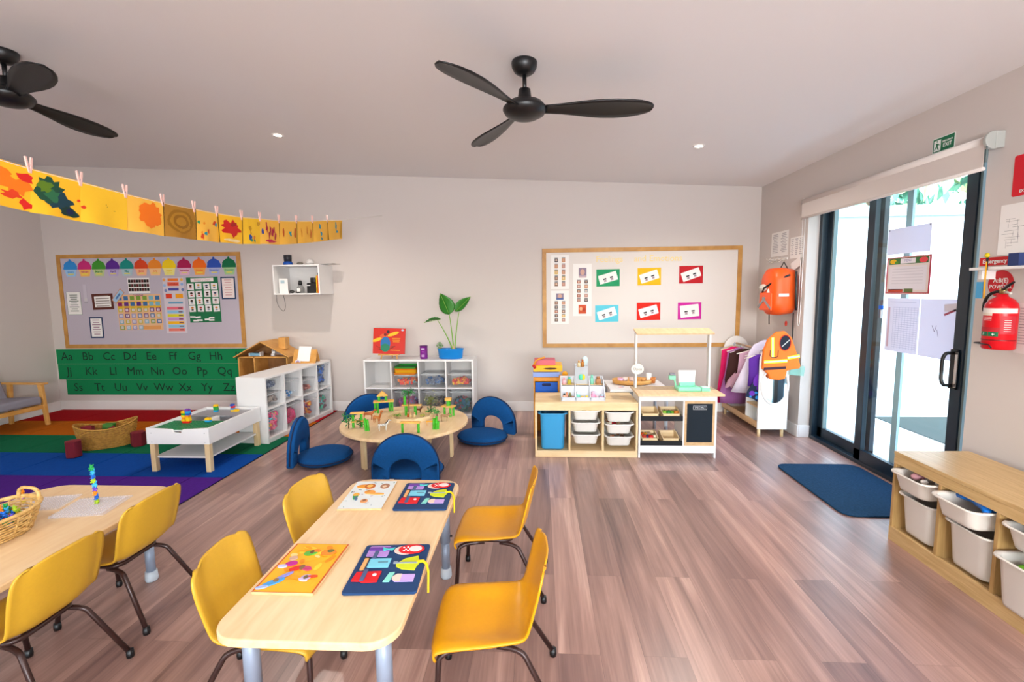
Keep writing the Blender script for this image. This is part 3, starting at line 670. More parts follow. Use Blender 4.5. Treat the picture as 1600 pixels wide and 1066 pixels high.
# the small round sign hung on the left post
s = thing('open_sign', 'round cream sign reading Open hung on the left stall post', 'sign', M=Matrix(((1, 0, 0, .925), (0, 0, -1, KY+.19), (0, 1, 0, .80), (0, 0, 0, 1))))
mb = MB(); mb.prism(circ(.058, 28, ry=.05), 0, .006, C('#ece6dc', .6)); mb.build('board', s, bevel=.001)
mb = MB(); mb.text('Open', .036, C('#6a6a68', .7), z=.0066); mb.build('lettering', s)
mb = MB(); mb.tube([(-.03, .04, .003), (0, .14, .0), (.03, .04, .003)], .0015, C('#cfc0a0', .8), 6); mb.build('cord', s)
def crate(x, z, w_, hexes, label, rz=0, d_=.17, h_=.055, open_h=True):
    t = thing('wooden_crate', label, 'crate', (x, KY+.02, z), rz, group='small wooden crates on the stall shelves')
    mb = MB(); mb.box(-w_/2, w_/2, 0, .008, .006, h_*.45, M_pine); mb.box(-w_/2, w_/2, 0, .008, h_*.6, h_, M_pine); mb.build('front_slats', t)
    mb = MB(); mb.box(-w_/2, w_/2, d_-.008, d_, .006, h_*1.5, M_pine); mb.build('back_slat', t)
    for sx in (-1, 1): mb = MB(); a = sx*(w_/2-.004); mb.prism([(0, 0), (d_, 0), (d_, h_*1.55), (d_*.6, h_*1.55), (.0, h_)], -.004, .004, M_pine, M=T(a, 0, 0.002) @ Matrix(((0, 0, 1, 0), (1, 0, 0, 0), (0, 1, 0, 0), (0, 0, 0, 1)))); mb.build('end_panel', t)
    mb = MB(); mb.box(-w_/2, w_/2, 0, d_, .0, .006, M_pine); mb.build('base_board', t)
    rd = random.Random(int(x*1000+z*77)); k = 0
    for h, nm in hexes:
        mb = MB(); r_ = rd.uniform(.020, .026); mb.lathe([(0, -r_), (r_*.7, -r_*.75), (r_, 0), (r_*.75, r_*.8), (r_*.2, r_*.85), (0, r_*.7)], C(h, .4), 14)
        mb.tube([(0, 0, r_*.7), (.003, 0, r_*1.2)], .002, C('#4a6a2a', .7), 6)
        o = mb.build('toy_'+nm.split()[-1], M=T(x-w_/2+.03+(k % 4)*(w_-.06)/3, KY+.02+.04+(k//4)*.07+rd.uniform(-.01, .01), z+.04+r_*.6) @ RZ(k))
        tag(o, nm[0].lower()+nm[1:].replace(nm.split()[-1], '')+'play '+nm.split()[-1]+' in the wooden crate '+('on the lower stall shelf' if z < .2 else 'on the upper stall shelf'), 'play food', 'play food in the stall crates'); k += 1
crate(KX+.11, .126, .155, [('#b8321e', 'dark red apple'), ('#3a2a5a', 'violet plum'), ('#c81c1c', 'bright red tomato'), ('#e0d0b0', 'pale onion'), ('#e2561c', 'orange mandarin'), ('#d8a02a', 'yellow potato'), ('#c8a088', 'brown mushroom')], 'wooden crate full of play fruit on the lower stall shelf')
crate(KX+.30, .126, .155, [], 'empty wooden crate on the lower stall shelf')
crate(KX+.11, .358, .16, [], 'empty wooden crate on the upper stall shelf beside the white post')
crate(KX+.30, .358, .165, [('#8ab83a', 'light green pear'), ('#3a8a3a', 'dark green pepper'), ('#6aa82a', 'leaf green avocado'), ('#c8782a', 'orange carrot')], 'wooden crate with green play vegetables on the upper stall shelf')

def thin_paper(name, hexc):
    m = bpy.data.materials.new(name); m.use_nodes = True; MATS[name] = m; n = m.node_tree; b = n.nodes['Principled BSDF']
    b.inputs['Base Color'].default_value = lin(hexc); b.inputs['Roughness'].default_value = .8
    t = n.nodes.new('ShaderNodeBsdfTranslucent'); t.inputs[0].default_value = lin(hexc); mx = n.nodes.new('ShaderNodeMixShader'); mx.inputs[0].default_value = .4
    n.links.new(b.outputs[0], mx.inputs[1]); n.links.new(t.outputs[0], mx.inputs[2]); n.links.new(mx.outputs[0], n.nodes['Material Output'].inputs[0]); return m

# ================================================================== ceiling fans
def fan(x, y, rot, label):
    z = zc(x); t = thing('ceiling_fan', label, 'ceiling fan', (x, y, z), rot, group='black ceiling fans')
    mb = MB(); mb.lathe([(0, 0), (.074, 0), (.077, -.010), (.074, -.035), (.060, -.060), (.040, -.074), (.018, -.080), (0, -.080)], M_black, 32); mb.build('ceiling_canopy', t)
    mb = MB(); mb.tube([(0, 0, -.075), (0, 0, -.18)], .0125, M_black, 14); mb.build('downrod', t)
    mb = MB(); mb.lathe([(.02, -.155), (.034, -.158), (.042, -.215), (.05, -.222)], M_black, 24); mb.build('rod_cover', t)
    mb = MB(); mb.lathe([(0, -.218), (.06, -.221), (.105, -.237), (.130, -.265), (.132, -.276), (.116, -.302), (.078, -.322), (.035, -.331), (0, -.332)], M_black, 40); mb.build('motor_housing', t)
    rs = [.105, .16, .22, .30, .38, .46, .54, .62, .68, .72, .745, .757, .762]
    lead = [.030, .034, .040, .054, .070, .082, .086, .080, .066, .050, .034, .018, .0]
    trail = [.030, .034, .040, .052, .064, .072, .076, .074, .066, .054, .038, .022, .0]
    for k in range(3):
        G = []
        for r_, a, b in zip(rs, lead, trail):
            tw = math.radians(20-10*(r_/.76)); row = []
            for j in range(7):
                c = 1.12*(-b+(a+b)*j/6); row.append((r_, c*math.cos(tw), -.272-c*math.sin(tw)+.006*math.sin(PI*j/6)-.012*(r_/.76)**2))
            G.append(row)
        mb = MB(); mb.grid(G, M_black); mb.build('blade', t, solid=.008, M=RZ(2*PI*k/3))
    return t
fan(-.08, 2.982, 0.0, 'black three bladed ceiling fan near the middle of the ceiling')
fan(-3.32, 2.95, PI/2, 'black ceiling fan above the painted bunting, partly out of view')

# ================================================================== painted bunting on a string
Pk = [(-2.262, 1.70, 2.140), (-2.246, 2.051, 2.111), (-2.231, 2.269, 2.101), (-2.215, 2.507, 2.089), (-2.199, 2.742, 2.085), (-2.182, 2.975, 2.088), (-2.169, 3.173, 2.091),
      (-2.152, 3.416, 2.102), (-2.138, 3.623, 2.122), (-2.121, 3.866, 2.140), (-2.103, 4.116, 2.172), (-2.085, 4.377, 2.209), (-2.066, 4.649, 2.255), (-2.045, 4.95, 2.300)]
mb = MB(); mb.tube([(-2.30, 1.0, 2.22)]+Pk+[(-2.018, 5.351, 2.38), (-1.97, YB, 2.512)], .0015, C('#e8e4da', .8), 6)
tag(mb.build('bunting_string'), 'thin pale string carrying the yellow paintings to the back wall', 'string')
YP = [mat('painting_paper_a', '#f6b81a', .75), mat('painting_paper_b', '#f0b440', .75), mat('painting_paper_c', '#f2bd22', .75)]
def painting(i, label, pm, blobs, edge=None, hgt=.195, curl=0.0):
    a, b = Vector(Pk[i]), Vector(Pk[i+1]); rd = random.Random(40+i)
    a = a+Vector((0, 0, .004)); b = b+Vector((0, .012, .004)); ph = rd.uniform(-.5, .5)
    nrm = Vector((1, -.07, 0))
    def S(u, v, off=0):
        p = a.lerp(b, u); bow = .012*math.sin(PI*u*1.0+ph)*v+.010*math.sin(2*PI*u+ph)*v*v - curl*v**3*(.05)
        slope = .010*(rd_s)*v
        return (p.x+bow+off, p.y+slope-.012*v, p.z-hgt*v)
    rd_s = rd.uniform(-1, 1)
    mb = MB(); NU, NV = 10, 8
    mb.grid([[S(u/NU, v/NV) for u in range(NU+1)] for v in range(NV+1)], pm)
    k = 0
    for col, cu, cv, ru, rv, n, spike in blobs:
        m = C(col, .55); k += 1; pts = []
        for j in range(n):
            an = 2*PI*j/n; q = 1+rd.uniform(-spike, spike); u = cu+ru*q*math.cos(an); v = cv+rv*q*math.sin(an)
            pts.append((max(.0, min(1, u)), max(.02, min(.99, v))))
        # fan of small rings so that the paint follows the bend of the sheet
        V = [S(cu, cv, .0012+.0002*k)]; F = []
        for rr in (.5, 1):
            V += [S(cu+(u-cu)*rr, cv+(v-cv)*rr, .0012+.0002*k) for u, v in pts]
        for j in range(n):
            F.append((0, 1+j, 1+(j+1) % n)); F.append((1+j, 1+n+j, 1+n+(j+1) % n, 1+(j+1) % n))
        mb.add(V, F, m, True)
    if edge:
        for u in edge: mb.tube([S(u+.0*v, v/8, .002) for v in range(9)], .003, C('#6b4a16', .8), 5)
    tag(mb.build('painting'), label, 'painting', 'yellow paintings pegged in a row on the string')
rr = random.Random(5)
def spk(cols, n, a=.03, b=.07, u0=.1, u1=.9, v0=.15, v1=.9): return [(rr.choice(cols), rr.uniform(u0, u1), rr.uniform(v0, v1), rr.uniform(a, b), rr.uniform(a, b), 8, .4) for _ in range(n)]
painting(0, 'yellow painting with orange and red splashes at the left end of the bunting', YP[0], [('#f07a14', .55, .35, .25, .2, 14, .4), ('#f07a14', .8, .5, .14, .2, 12, .4), ('#d9231c', .9, .28, .09, .1, 10, .4), ('#e2401c', .75, .7, .14, .09, 12, .5), ('#d9231c', .9, .85, .08, .1, 10, .5), ('#d9231c', .45, .3, .05, .05, 8, .3)])
painting(1, 'yellow painting with a large dark green and blue blot', YP[0], [('#1d4a35', .34, .40, .26, .30, 22, .25), ('#173c4a', .52, .62, .25, .20, 20, .3), ('#12352f', .72, .84, .20, .12, 16, .3), ('#5a7a1c', .26, .36, .13, .14, 14, .4), ('#2b6a45', .38, .52, .12, .14, 12, .5), ('#16204a', .72, .8, .08, .08, 10, .4), ('#e2401c', .9, .5, .04, .04, 8, .3)])
painting(2, 'nearly plain bright yellow painting with one small red mark', YP[2], [('#d9401c', .06, .62, .05, .05, 8, .4)]+spk(['#8a6a1c'], 4, .008, .014, .5, .75, .4, .6))
painting(3, 'yellow painting with one round fringed orange blot', YP[1], [('#ee7414', .58, .46, .30, .36, 34, .16)])
painting(4, 'ochre brown painted sheet with swirling rings', mat('painting_ochre', '#a8741c', .7), [('#946414', .5, .5, .4, .38, 18, .05), ('#ad7a20', .5, .5, .33, .30, 18, .05), ('#916012', .5, .5, .25, .22, 16, .06), ('#ad7a20', .5, .5, .17, .14, 14, .06)], edge=(.01, .99))
painting(5, 'yellow painting speckled with small blue, red and green marks', YP[1], spk(['#1f8aa0', '#d0401c', '#2a9a6a', '#e88a1c', '#b81c3a'], 9, .03, .09))
painting(6, 'yellow painting with a ragged bright red blot', YP[0], [('#cc1f18', .52, .48, .36, .26, 22, .32), ('#a8201c', .6, .32, .12, .1, 12, .4), ('#f4d9a0', .55, .9, .4, .06, 12, .2)], edge=(.02,))
painting(7, 'yellow painting with orange, green and blue dabs after the red blot', YP[2], spk(['#e07a1c', '#3a8a6a', '#2a4a9a', '#c8901c', '#7a2a5a'], 7, .05, .11), edge=(.02,))
painting(8, 'yellow painting covered in magenta scribble', YP[1], [('#a8183a', .3+.09*k, .35+.2*(k % 2)+.05*(k % 3), .05, .18, 9, .5) for k in range(6)]+[('#c01a4a', .5, .88, .3, .06, 12, .4), ('#2a3a9a', .1, .5, .05, .1, 8, .4)])
painting(9, 'yellow painting with brush strokes in brown red and one teal dab', YP[1], [('#1f8a9a', .55, .55, .10, .12, 8, .5), ('#b8501c', .2, .45, .04, .2, 9, .4), ('#b8501c', .85, .55, .05, .22, 9, .4)], edge=(.01,))
painting(10, 'yellow painting with thin orange curls between two plainer sheets', YP[1], [('#d0781c', .25, .5, .03, .2, 9, .4), ('#d0781c', .6, .45, .03, .2, 9, .4), ('#c8601c', .85, .55, .03, .22, 9, .4)], edge=(.01,))
painting(11, 'yellow painting with a broken teal upright stroke', YP[1], [('#1c8aa8', .45, .3, .05, .12, 9, .4), ('#1c8aa8', .5, .62, .06, .12, 9, .4), ('#1c8aa8', .5, .88, .06, .07, 9, .4)], edge=(.02, .98))
painting(12, 'yellow painting with a teal hook stroke at the wall end of the string', YP[1], [('#1c8aa8', .55, .3, .05, .2, 9, .3), ('#1c8aa8', .62, .6, .09, .08, 9, .3), ('#c8901c', .92, .5, .05, .4, 9, .2)], edge=(.02,))
def peg():
    t = thing('clothes_peg', 'pale pink plastic peg clipping the paintings to the string', 'peg', (0, 0, 0), group='pale pink pegs along the bunting')
    Mp = mat('peg_pink', '#eec0b6', .45)
    for s in (-1, 1):
        mb = MB(); mb.prism([(-.004, -.03), (.004, -.03), (.005, .02), (.004, .04), (-.004, .04), (-.005, .02)], -.0035, .0035, Mp, M=Matrix(((0, 0, 1, 0), (1, 0, 0, s*.007), (0, 1, 0, .012), (0, 0, 0, 1))) @ RZ(-s*.16)); mb.build('peg_arm', t, bevel=.001)
    mb = MB(); mb.tube([(0, -.006, .012), (0, .006, .012)], .003, M_grey, 8); mb.build('spring', t)
    return t
pg = peg(); first = True
PN = ['orange splashed', 'dark green blot', 'plain yellow', 'round orange blot', 'ochre brown', 'speckled', 'red blot', 'dabbed', 'magenta scribble', 'brown stroke', 'orange curl', 'teal upright stroke', 'teal hook']
for q_, p in enumerate(Pk[1:13]):
    x, y, z = p; lb = f'pale pink peg joining the {PN[q_]} painting to the {PN[q_+1]} one'
    if first: pg.location = (x, y, z); pg.rotation_euler = (0, 0, .05); first = False; pg['label'] = lb
    else: dup(pg, (x, y, z), .05, lb)

# ================================================================== pin boards
def board(label, x0, x1, z0, z1, cloth):
    cx, cz = (x0+x1)/2, (z0+z1)/2; w_, h_ = x1-x0, z1-z0; t = thing('pin_board', label, 'notice board', M=back(cx, cz))
    mb = MB(); mb.box(-w_/2+.01, w_/2-.01, -h_/2+.01, h_/2-.01, .001, .012, cloth); mb.build('cloth_panel', t)
    f = .05
    for a in ((-w_/2, w_/2, h_/2-f, h_/2), (-w_/2, w_/2, -h_/2, -h_/2+f), (-w_/2, -w_/2+f, -h_/2+f, h_/2-f), (w_/2-f, w_/2, -h_/2+f, h_/2-f)):
        mb = MB(); mb.box(*a, .001, .022, M_oakframe); mb.build('frame_rail', t, bevel=.002)
    return t
board('wide oak framed pin board of calendars and month cupcakes, near the armchair', -6.368, -3.856, .850, 2.092, mat('board_cloth_mauve', '#b9b0bd', .95, noise=.06, nscale=300))
board('oak framed board on the Feelings and Emotions theme, behind the market stall', .040, 2.470, .828, 2.066, mat('board_cloth_cream', '#dcd5d0', .95))
def poster(name, label, cat, x0, x1, z0, z1, base, deco=None, group=None, a=0, off=.0135, border=None, bw=.018, th=.001, Mx=None):
    w_, h_ = abs(x1-x0), abs(z1-z0); M = Mx if Mx is not None else back((x0+x1)/2, (z0+z1)/2, off, a)
    mb = MB()
    if border: mb.box(-w_/2, w_/2, -h_/2, h_/2, 0, th, border); mb.rect(0, 0, w_-2*bw, h_-2*bw, base, th+.0003)
    else: mb.box(-w_/2, w_/2, -h_/2, h_/2, 0, th, base)
    if deco: deco(mb, w_, h_, th+.0007)
    return tag(mb.build(name, M=M), label, cat, group)
def lines(n, ink='#7a7a80', wf=.7, head=None, top=.36, hgt=.35):
    def d(mb, w_, h_, z):
        rd = random.Random(n)
        m = C(ink, .8)
        for k in range(n):
            y = h_*(top-k*.78/max(1, n)); ww = w_*wf*rd.uniform(.6, 1); mb.rect(0, y, ww, h_*.78/n*hgt, m, z)
        if head: mb.text(head, h_*.06, M_ink, 0, h_*.42, z)
    return d
# month cupcakes along the top of the mauve board
months = [('January', '#2f86cf', '#9cc4e8', 'sky blue'), ('February', '#c02a72', '#f0b860', 'magenta'), ('March', '#3f8f2c', '#b8c890', 'leaf green'), ('April', '#5a2a8a', '#b8a8d0', 'dark purple'), ('May', '#1a8a80', '#a8c0c8', 'teal'), ('June', '#d2441c', '#f0b088', 'red orange'),
          ('July', '#e8882a', '#f0c08a', 'pale orange'), ('August', '#f0cc1c', '#ece08a', 'yellow'), ('September', '#a81c50', '#e0b0c8', 'dark crimson'), ('October', '#ea6a1c', '#f0a850', 'bright orange'), ('November', '#2f52b0', '#a8b0d8', 'royal blue'), ('December', '#0f6a42', '#a0c890', 'dark green')]
cpx = [111, 133.5, 156, 178, 200, 222.5, 244, 266, 289.5, 313, 335.5, 358.5]
for k, (mn, c1, c2, nm) in enumerate(months):
    x = -6.186+(cpx[k]-111)*(2.179/248); zz = 1.925-.0
    mb = MB(); s = 1.0
    cup = [(-.085, .0), (-.062, -.105), (.062, -.105), (.085, .0)]
    mb.prism([(x_*s, y_) for x_, y_ in cup], 0, .0012, C(c2, .8))
    ice = [(.094*math.cos(PI*i/14)*(1+.05*math.sin(i*2.3)), .0+.10*math.sin(PI*i/14)**.8) for i in range(15)]
    mb.prism([(-.094, -.012)][::-1]+ice+[(-.094, -.012)], .0012, .0022, C(c1, .8)) if False else mb.prism([(.094, -.014)]+ice+[(-.094, -.014)], .0012, .0022, C(c1, .8))
    mb.prism(circ(.016, 10, 0, .108), .0012, .0022, C(c1, .8))
    mb.text(mn, .040 if len(mn) < 6 else .029, C(c1, .8), 0, -.045, .0026, bold=.0008)
    mb.rect(0, -.075, .08, .012, C('#e8d84a', .8), .0026)
    tag(mb.build('cupcake_cutout', M=back(x, zz-.015, .0135)), f'card cupcake with {nm} icing reading {mn}', 'paper cutout', 'month cupcake cutouts on the pin board')
poster('notice_sheet', 'pale green edged typed sheet at the far left of the mauve board', 'notice', -6.285, -6.085, 1.30, 1.605, M_paper, lines(9, '#5a6a60'), border=C('#4a7a5a'), bw=.004)
poster('certificate', 'certificate in a dark red brown border on the mauve board', 'certificate', -5.93, -5.635, 1.365, 1.575, M_paper, lines(5, '#8a8078', .7), a=.03, border=C('#5a2a20'), bw=.034)
poster('notice_sheet', 'white sheet in a wavy navy border under the certificate', 'notice', -6.0, -5.81, .985, 1.265, M_paper, lines(7, '#a07a90'), a=0, border=C('#16305a'), bw=.018)
poster('notice_sheet', 'white sheet in a navy border beside the green helper chart', 'notice', -4.14, -3.945, 1.485, 1.775, mat('paper_pink', '#eadcd8', .8), lines(7, '#d0a0a0'), a=.0, border=C('#12365a'), bw=.018)
def d(mb, w_, h_, z):
    mb.disc(0, -h_*.3, .02, .022, C('#c8c4c4'), z)
    for k in range(3): mb.rect(0, -h_*.42-k*.008, .05, .003, C('#6a6a70'), z)
poster('paper_strip', 'small clear sleeve strip between the typed sheet and the certificate', 'notice', -6.04, -5.99, 1.45, 1.70, mat('sleeve', '#c2bac6', .5), d)
def d(mb, w_, h_, z):
    for r_ in range(3):
        for k in range(8): mb.rect(-w_*.42+w_*.12*k, h_*(.3-.28*r_), w_*.11, h_*.2, C(['#1c1c1c', '#2a3020', '#3a1a18', '#101418', '#5a1a1c', '#283a28'][(k*(r_+2)+r_) % 6]), z)
poster('photo_strip_card', 'white card with three rows of dark little pictures', 'card', -5.41, -5.11, 1.575, 1.775, M_paper, d)
def d(mb, w_, h_, z):
    cols = ['#7a9a3a', '#8a1a5a', '#7ab0c0', '#8a90c0', '#c0b03a', '#5a2a7a', '#3a6a9a']; rd = random.Random(2)
    for y, hh in ((.33, .06), (.20, .07)): mb.rect(0, h_*(y-.045), w_*.98, h_*hh, C('#e0b02a'), z)
    for r_ in range(6):
        for k in range(7):
            if r_ == 5 and k > 3: continue
            x, y = -w_*.43+w_*.143*k, h_*(.40-.165*r_); c = C(rd.choice(cols))
            mb.rect(x, y, w_*.10, h_*.115, c, z+.0003)
            if r_ > 1: mb.rect(x, y, w_*.06, h_*.07, C('#d8cfd8'), z+.0006); mb.text(str((r_-2)*7+k+1), h_*.06, c, x, y, z+.0009)
    mb.rect(w_*.2, -h_*.43, w_*.5, h_*.10, C('#dd9a5a'), z)
    mb.text('CALENDAR', h_*.06, C('#7a2a7a'), 0, h_*.475, z+.001, bold=.0005)
poster('calendar_chart', 'colourful patchwork calendar chart of numbered squares', 'calendar', -5.585, -4.975, 1.09, 1.56, C('#e2b48a'), d, a=.01)
poster('name_tag', 'slanted light blue label tucked at the calendar corner', 'label', -5.66, -5.46, 1.50, 1.58, C('#9ec0dc'), lines(1, '#4a78b0', .7, top=.0), a=.85, off=.0155, border=C('#c88a5a'), bw=.008)
def d(mb, w_, h_, z):
    rd = random.Random(6)
    for c, x, y in (('#e8a05a', -.42, .46), ('#9ab8dc', -.42, .36), ('#7a8ab8', -.38, .27), ('#e8b04a', .42, .46), ('#8aa8d8', .42, .38), ('#6a7aa8', .44, .28)): mb.disc(w_*x, h_*y, .02, .02, C(c), z)
    mb.rect(0, h_*.46, w_*.5, h_*.05, C('#e8782a'), z); mb.rect(0, h_*.385, w_*.55, h_*.07, C('#e86a4a'), z)
    mb.text('October', h_*.055, C('#b81c1c'), 0, h_*.385, z+.0005, bold=.001); mb.rect(0, h_*.29, w_*.5, h_*.05, C('#4a4a9a'), z)
    mb.rect(-w_*.25, h_*.17, w_*.3, h_*.085, C('#d83a1c'), z); mb.rect(w_*.25, h_*.17, w_*.36, h_*.08, C('#f0a01c'), z); mb.rect(w_*.05, h_*.05, w_*.7, h_*.035, C('#6aa0c0'), z)
    for k, c in enumerate(('#e86a7a', '#8ac0e0', '#d8d02a', '#c890c8', '#f0b41c', '#8ac0d8', '#e87a6a')):
        y = -h_*(.05+.065*k); mb.rect(0, y, w_*.78, h_*.05, C(c), z); mb.rect(w_*.25, y, w_*.2, h_*.02, C('#7a4a5a'), z+.0004)
poster('weather_chart', 'tall daily chart of stacked coloured day strips', 'chart', -4.93, -4.645, 1.045, 1.775, mat('chart_lilac', '#cfc6cf', .8), d)
def d(mb, w_, h_, z):
    mb.rect(0, h_*.44, w_*.72, h_*.08, C('#ece2e2'), z); mb.text("Helper's Chart", h_*.062, C('#c88a8a'), 0, h_*.44, z+.0005)
    rd = random.Random(9)
    for r_ in range(4):
        for k in range(4):
            x, y = w_*(-.38+.25*k+rd.uniform(-.01, .01)), h_*(.30-.165*r_+rd.uniform(-.01, .01)); mb.rect(x, y, w_*.2, h_*.14, C('#e8e4e4'), z, a=rd.uniform(-.05, .05))
            mb.disc(x, y+h_*.02, w_*.045, h_*.022, C(rd.choice(['#3a2a22', '#d07a2a', '#a8281c', '#4a4a6a', '#c8901c'])), z+.0005, 8); mb.rect(x, y-h_*.025, w_*.07, h_*.03, C(rd.choice(['#7a8a9a', '#3a3a3a', '#b8504a', '#d8a8a0'])), z+.0005)
    for k in range(7): mb.rect(w_*rd.uniform(-.4, .4), -h_*rd.uniform(.36, .47), w_*.17, h_*.035, C('#e8e4e4'), z+.0002*k, a=rd.uniform(-.1, .1))
poster('helper_chart', "green Helper's Chart with four rows of picture cards", 'chart', -4.60, -4.17, 1.185, 1.775, mat('chart_green', '#0d6b3f', .8), d, a=.02)

# photo sheets and emotion cards on the cream board
def photos(seed, top, bottom):
    def d(mb, w_, h_, z):
        rd = random.Random(seed); P = ['#8a6a5a', '#c08a6a', '#4a4a50', '#a86a5a', '#9aa8b0', '#6a5a50', '#d0b060', '#b88a80']
        y1 = .44 if not top else .20; y0 = -.44 if not bottom else -.24
        if top: mb.rect(0, h_*.33, w_*.42, h_*.18, C('#8a7a90'), z); mb.disc(0, h_*.34, w_*.12, h_*.06, C('#caa090'), z+.0004, 10); mb.rect(0, h_*.255, w_*.4, h_*.04, C('#3a5a9a' if seed == 2 else '#c0a8b0'), z+.0004)
        if bottom: mb.rect(0, -h_*.37, w_*.42, h_*.17, C('#c8502a'), z); mb.disc(-w_*.08, -h_*.36, w_*.08, h_*.04, C('#e8a880'), z+.0004, 8); mb.disc(w_*.1, -h_*.38, w_*.07, h_*.04, C('#a8321c'), z+.0004, 8)
        n = 5
        for r_ in range(n):
            y = h_*(y1+(y0-y1)*(r_+.5)/n)
            for s in (-1, 1):
                hh = h_*(y1-y0)/n; mb.rect(s*w_*.2, y-hh*.05, w_*.19, hh*.62, C(rd.choice(P)), z); mb.rect(s*w_*.2, y+hh*.36, w_*.19, hh*.14, C('#3a3a3e'), z)
                mb.disc(s*w_*.2, y, w_*.05, hh*.18, C(rd.choice(['#d8b09a', '#caa088', '#e0c0a8'])), z+.0004, 8)
    return d
G5 = 'white photo sheets on the cream board'
poster('photo_sheet', 'white photo sheet at the top left corner of the cream board', 'photo sheet', .147, .372, 1.565, 1.985, M_paper, photos(1, 0, 0), G5)
poster('photo_sheet', 'white photo sheet with one larger portrait, lower left corner of the cream board', 'photo sheet', .147, .372, 1.125, 1.545, M_paper, photos(2, 1, 0), G5)
poster('photo_sheet', 'long white photo sheet ending in an orange picture, beside the other two', 'photo sheet', .425, .655, 1.225, 1.875, M_paper, photos(3, 1, 1), G5)
mb = MB(); Lt = C('#eed79a', .8)
for s, x in (('Feelings', .87), ('and', 1.245), ('Emotions', 1.555)): mb.text(s, .105, Lt, x, 0, 0, bold=.001, depth=.001)
tag(mb.build('board_title', M=back(0, 1.925, .0155)), 'pale yellow cut out title letters reading Feelings and Emotions', 'lettering')
G6 = 'coloured emotion cards on the cream board'
for x0, x1, z0, z1, h, nm, rot in ((.712, .998, 1.592, 1.803, '#1f9460', 'green', .27), (1.217, 1.502, 1.600, 1.812, '#f2b210', 'yellow', .30), (1.722, 2.008, 1.616, 1.830, '#b81420', 'dark red', .33),
                                   (.700, .988, 1.150, 1.358, '#5cc4d8', 'cyan', .30), (1.213, 1.502, 1.168, 1.385, '#d8200f', 'bright red', .26), (1.716, 2.002, 1.172, 1.382, '#c8269a', 'magenta', .10)):
    def d(mb, w_, h_, z, rot=rot):
        M = RZ(rot); mb.flat(rrect(w_*.80, h_*(.52 if rot > .2 else .72), .006, 2), M_paper, z, M=M)
        for s in (-1, 1):
            mb.rect(s*w_*.15, -h_*.02, w_*.14, h_*.075, M_ink, z+.0004, M=M); mb.rect(s*w_*.15, -h_*.14, w_*.12, h_*.12, C('#b8a8b0'), z+.0004, M=M)
            mb.disc(s*w_*.15, -h_*.12, w_*.03, h_*.03, C('#7a5a60'), z+.0007, 8, M=M)
    poster('emotion_card', nm+' card with a tilted white picture slip on the cream board', 'card', x0, x1, z0, z1, C(h, .7), d, G6, a=.01)

# alphabet strips
letters = 'ABCDEFGHIJKLMNOPQRSTUVWXYZ'
def strip(label, x0, x1, z0, z1, ls, lx0, lx1, lz):
    t = thing('alphabet_strip', label, 'alphabet strip', M=back((x0+x1)/2, (z0+z1)/2, .002), group='green alphabet strips under the pin board')
    w_, h_ = x1-x0, z1-z0; mb = MB(); mb.box(-w_/2, w_/2, -h_/2, h_/2, 0, .0015, M_green); mb.build('paper_band', t)
    mb = MB()
    for k, c in enumerate(ls): mb.text(c+c.lower(), .155, C('#0e2a20', .8), lx0+(lx1-lx0)*k/(len(ls)-1)-(x0+x1)/2, lz-(z0+z1)/2, .0022)
    mb.build('lettering', t)
strip('green alphabet strip from Aa to Ii directly under the mauve board', -6.53, -3.84, .636, .835, 'ABCDEFGHI', -6.382, -3.99, .733)
strip('green alphabet strip from Jj to Rr, middle of the three', -6.525, -3.84, .424, .634, 'JKLMNOPQR', -6.369, -3.87, .53)
strip('green alphabet strip from Ss to Zz just above the baseboard', -6.43, -3.84, .212, .422, 'STUVWXYZ', -6.265, -4.142, .31)

# ================================================================== white wall shelf and what stands in it
x0, x1, z0, z1, yf = -3.225, -2.645, 1.535, 1.895, 5.655
t = thing('wall_shelf', 'white open box shelf fixed on the back wall beside the pin board', 'wall shelf', (0, 0, 0))
for a in ((x0, x1, yf, YB-.001, z0, z0+.016), (x0, x1, yf, YB-.001, z1-.016, z1), (x0, x0+.016, yf, YB-.001, z0+.016, z1-.016), (x1-.016, x1, yf, YB-.001, z0+.016, z1-.016)):
    mb = MB(); mb.box(*a, M_white); mb.build('panel', t, bevel=.001)
mb = MB(); mb.box(x0+.016, x1-.016, YB-.012, YB-.002, z0+.016, z1-.016, M_white); mb.build('back_board', t)
def solo(name, label, cat, mb, loc=(0, 0, 0), rz=0, group=None, **k): return tag(mb.build(name, M=T(*loc) @ RZ(rz), **k), label, cat, group)
zs = z0+.016
t = thing('pen_cup', 'dark cup in a blue stand on top of the wall shelf', 'cup', (-3.09, 5.78, z1))
mb = MB(); mb.lathe([(0, 0), (.058, 0), (.055, .03), (.045, .045), (0, .045)], C('#12479a', .4), 20); mb.build('stand', t)
mb = MB(); mb.lathe([(0, .045), (.044, .045), (.048, .125), (.042, .125), (.04, .05)], C('#2a2c33', .3), 20); mb.build('cup_body', t)
mb = MB(); rd = random.Random(3)
for k in range(7): mb.tube([(rd.uniform(-.03, .03), rd.uniform(-.03, .03), 0), (rd.uniform(-.05, .05), 0, .04), (rd.uniform(-.06, .06), rd.uniform(-.03, .03), .01)], .004, C('#8a8680', .5), 6)
mb.ell((0, 0, .02), (.04, .03, .02), C('#6a655c', .6)); solo('cable_coil', 'small tangled coil of grey cable on the wall shelf top', 'cable', mb, (-2.95, 5.80, z1))
mb = MB()
for k, (x, a) in enumerate(((0, .1), (.06, -.06), (.14, .02), (.2, -.12))): mb.box(-.12, .10, -.08, .08, .004*k, .004*k+.003, C(['#c8c4c0', '#a8a4a0', '#dcd8d4', '#8a8886'][k]), M=T(x, 0, 0) @ RZ(a))
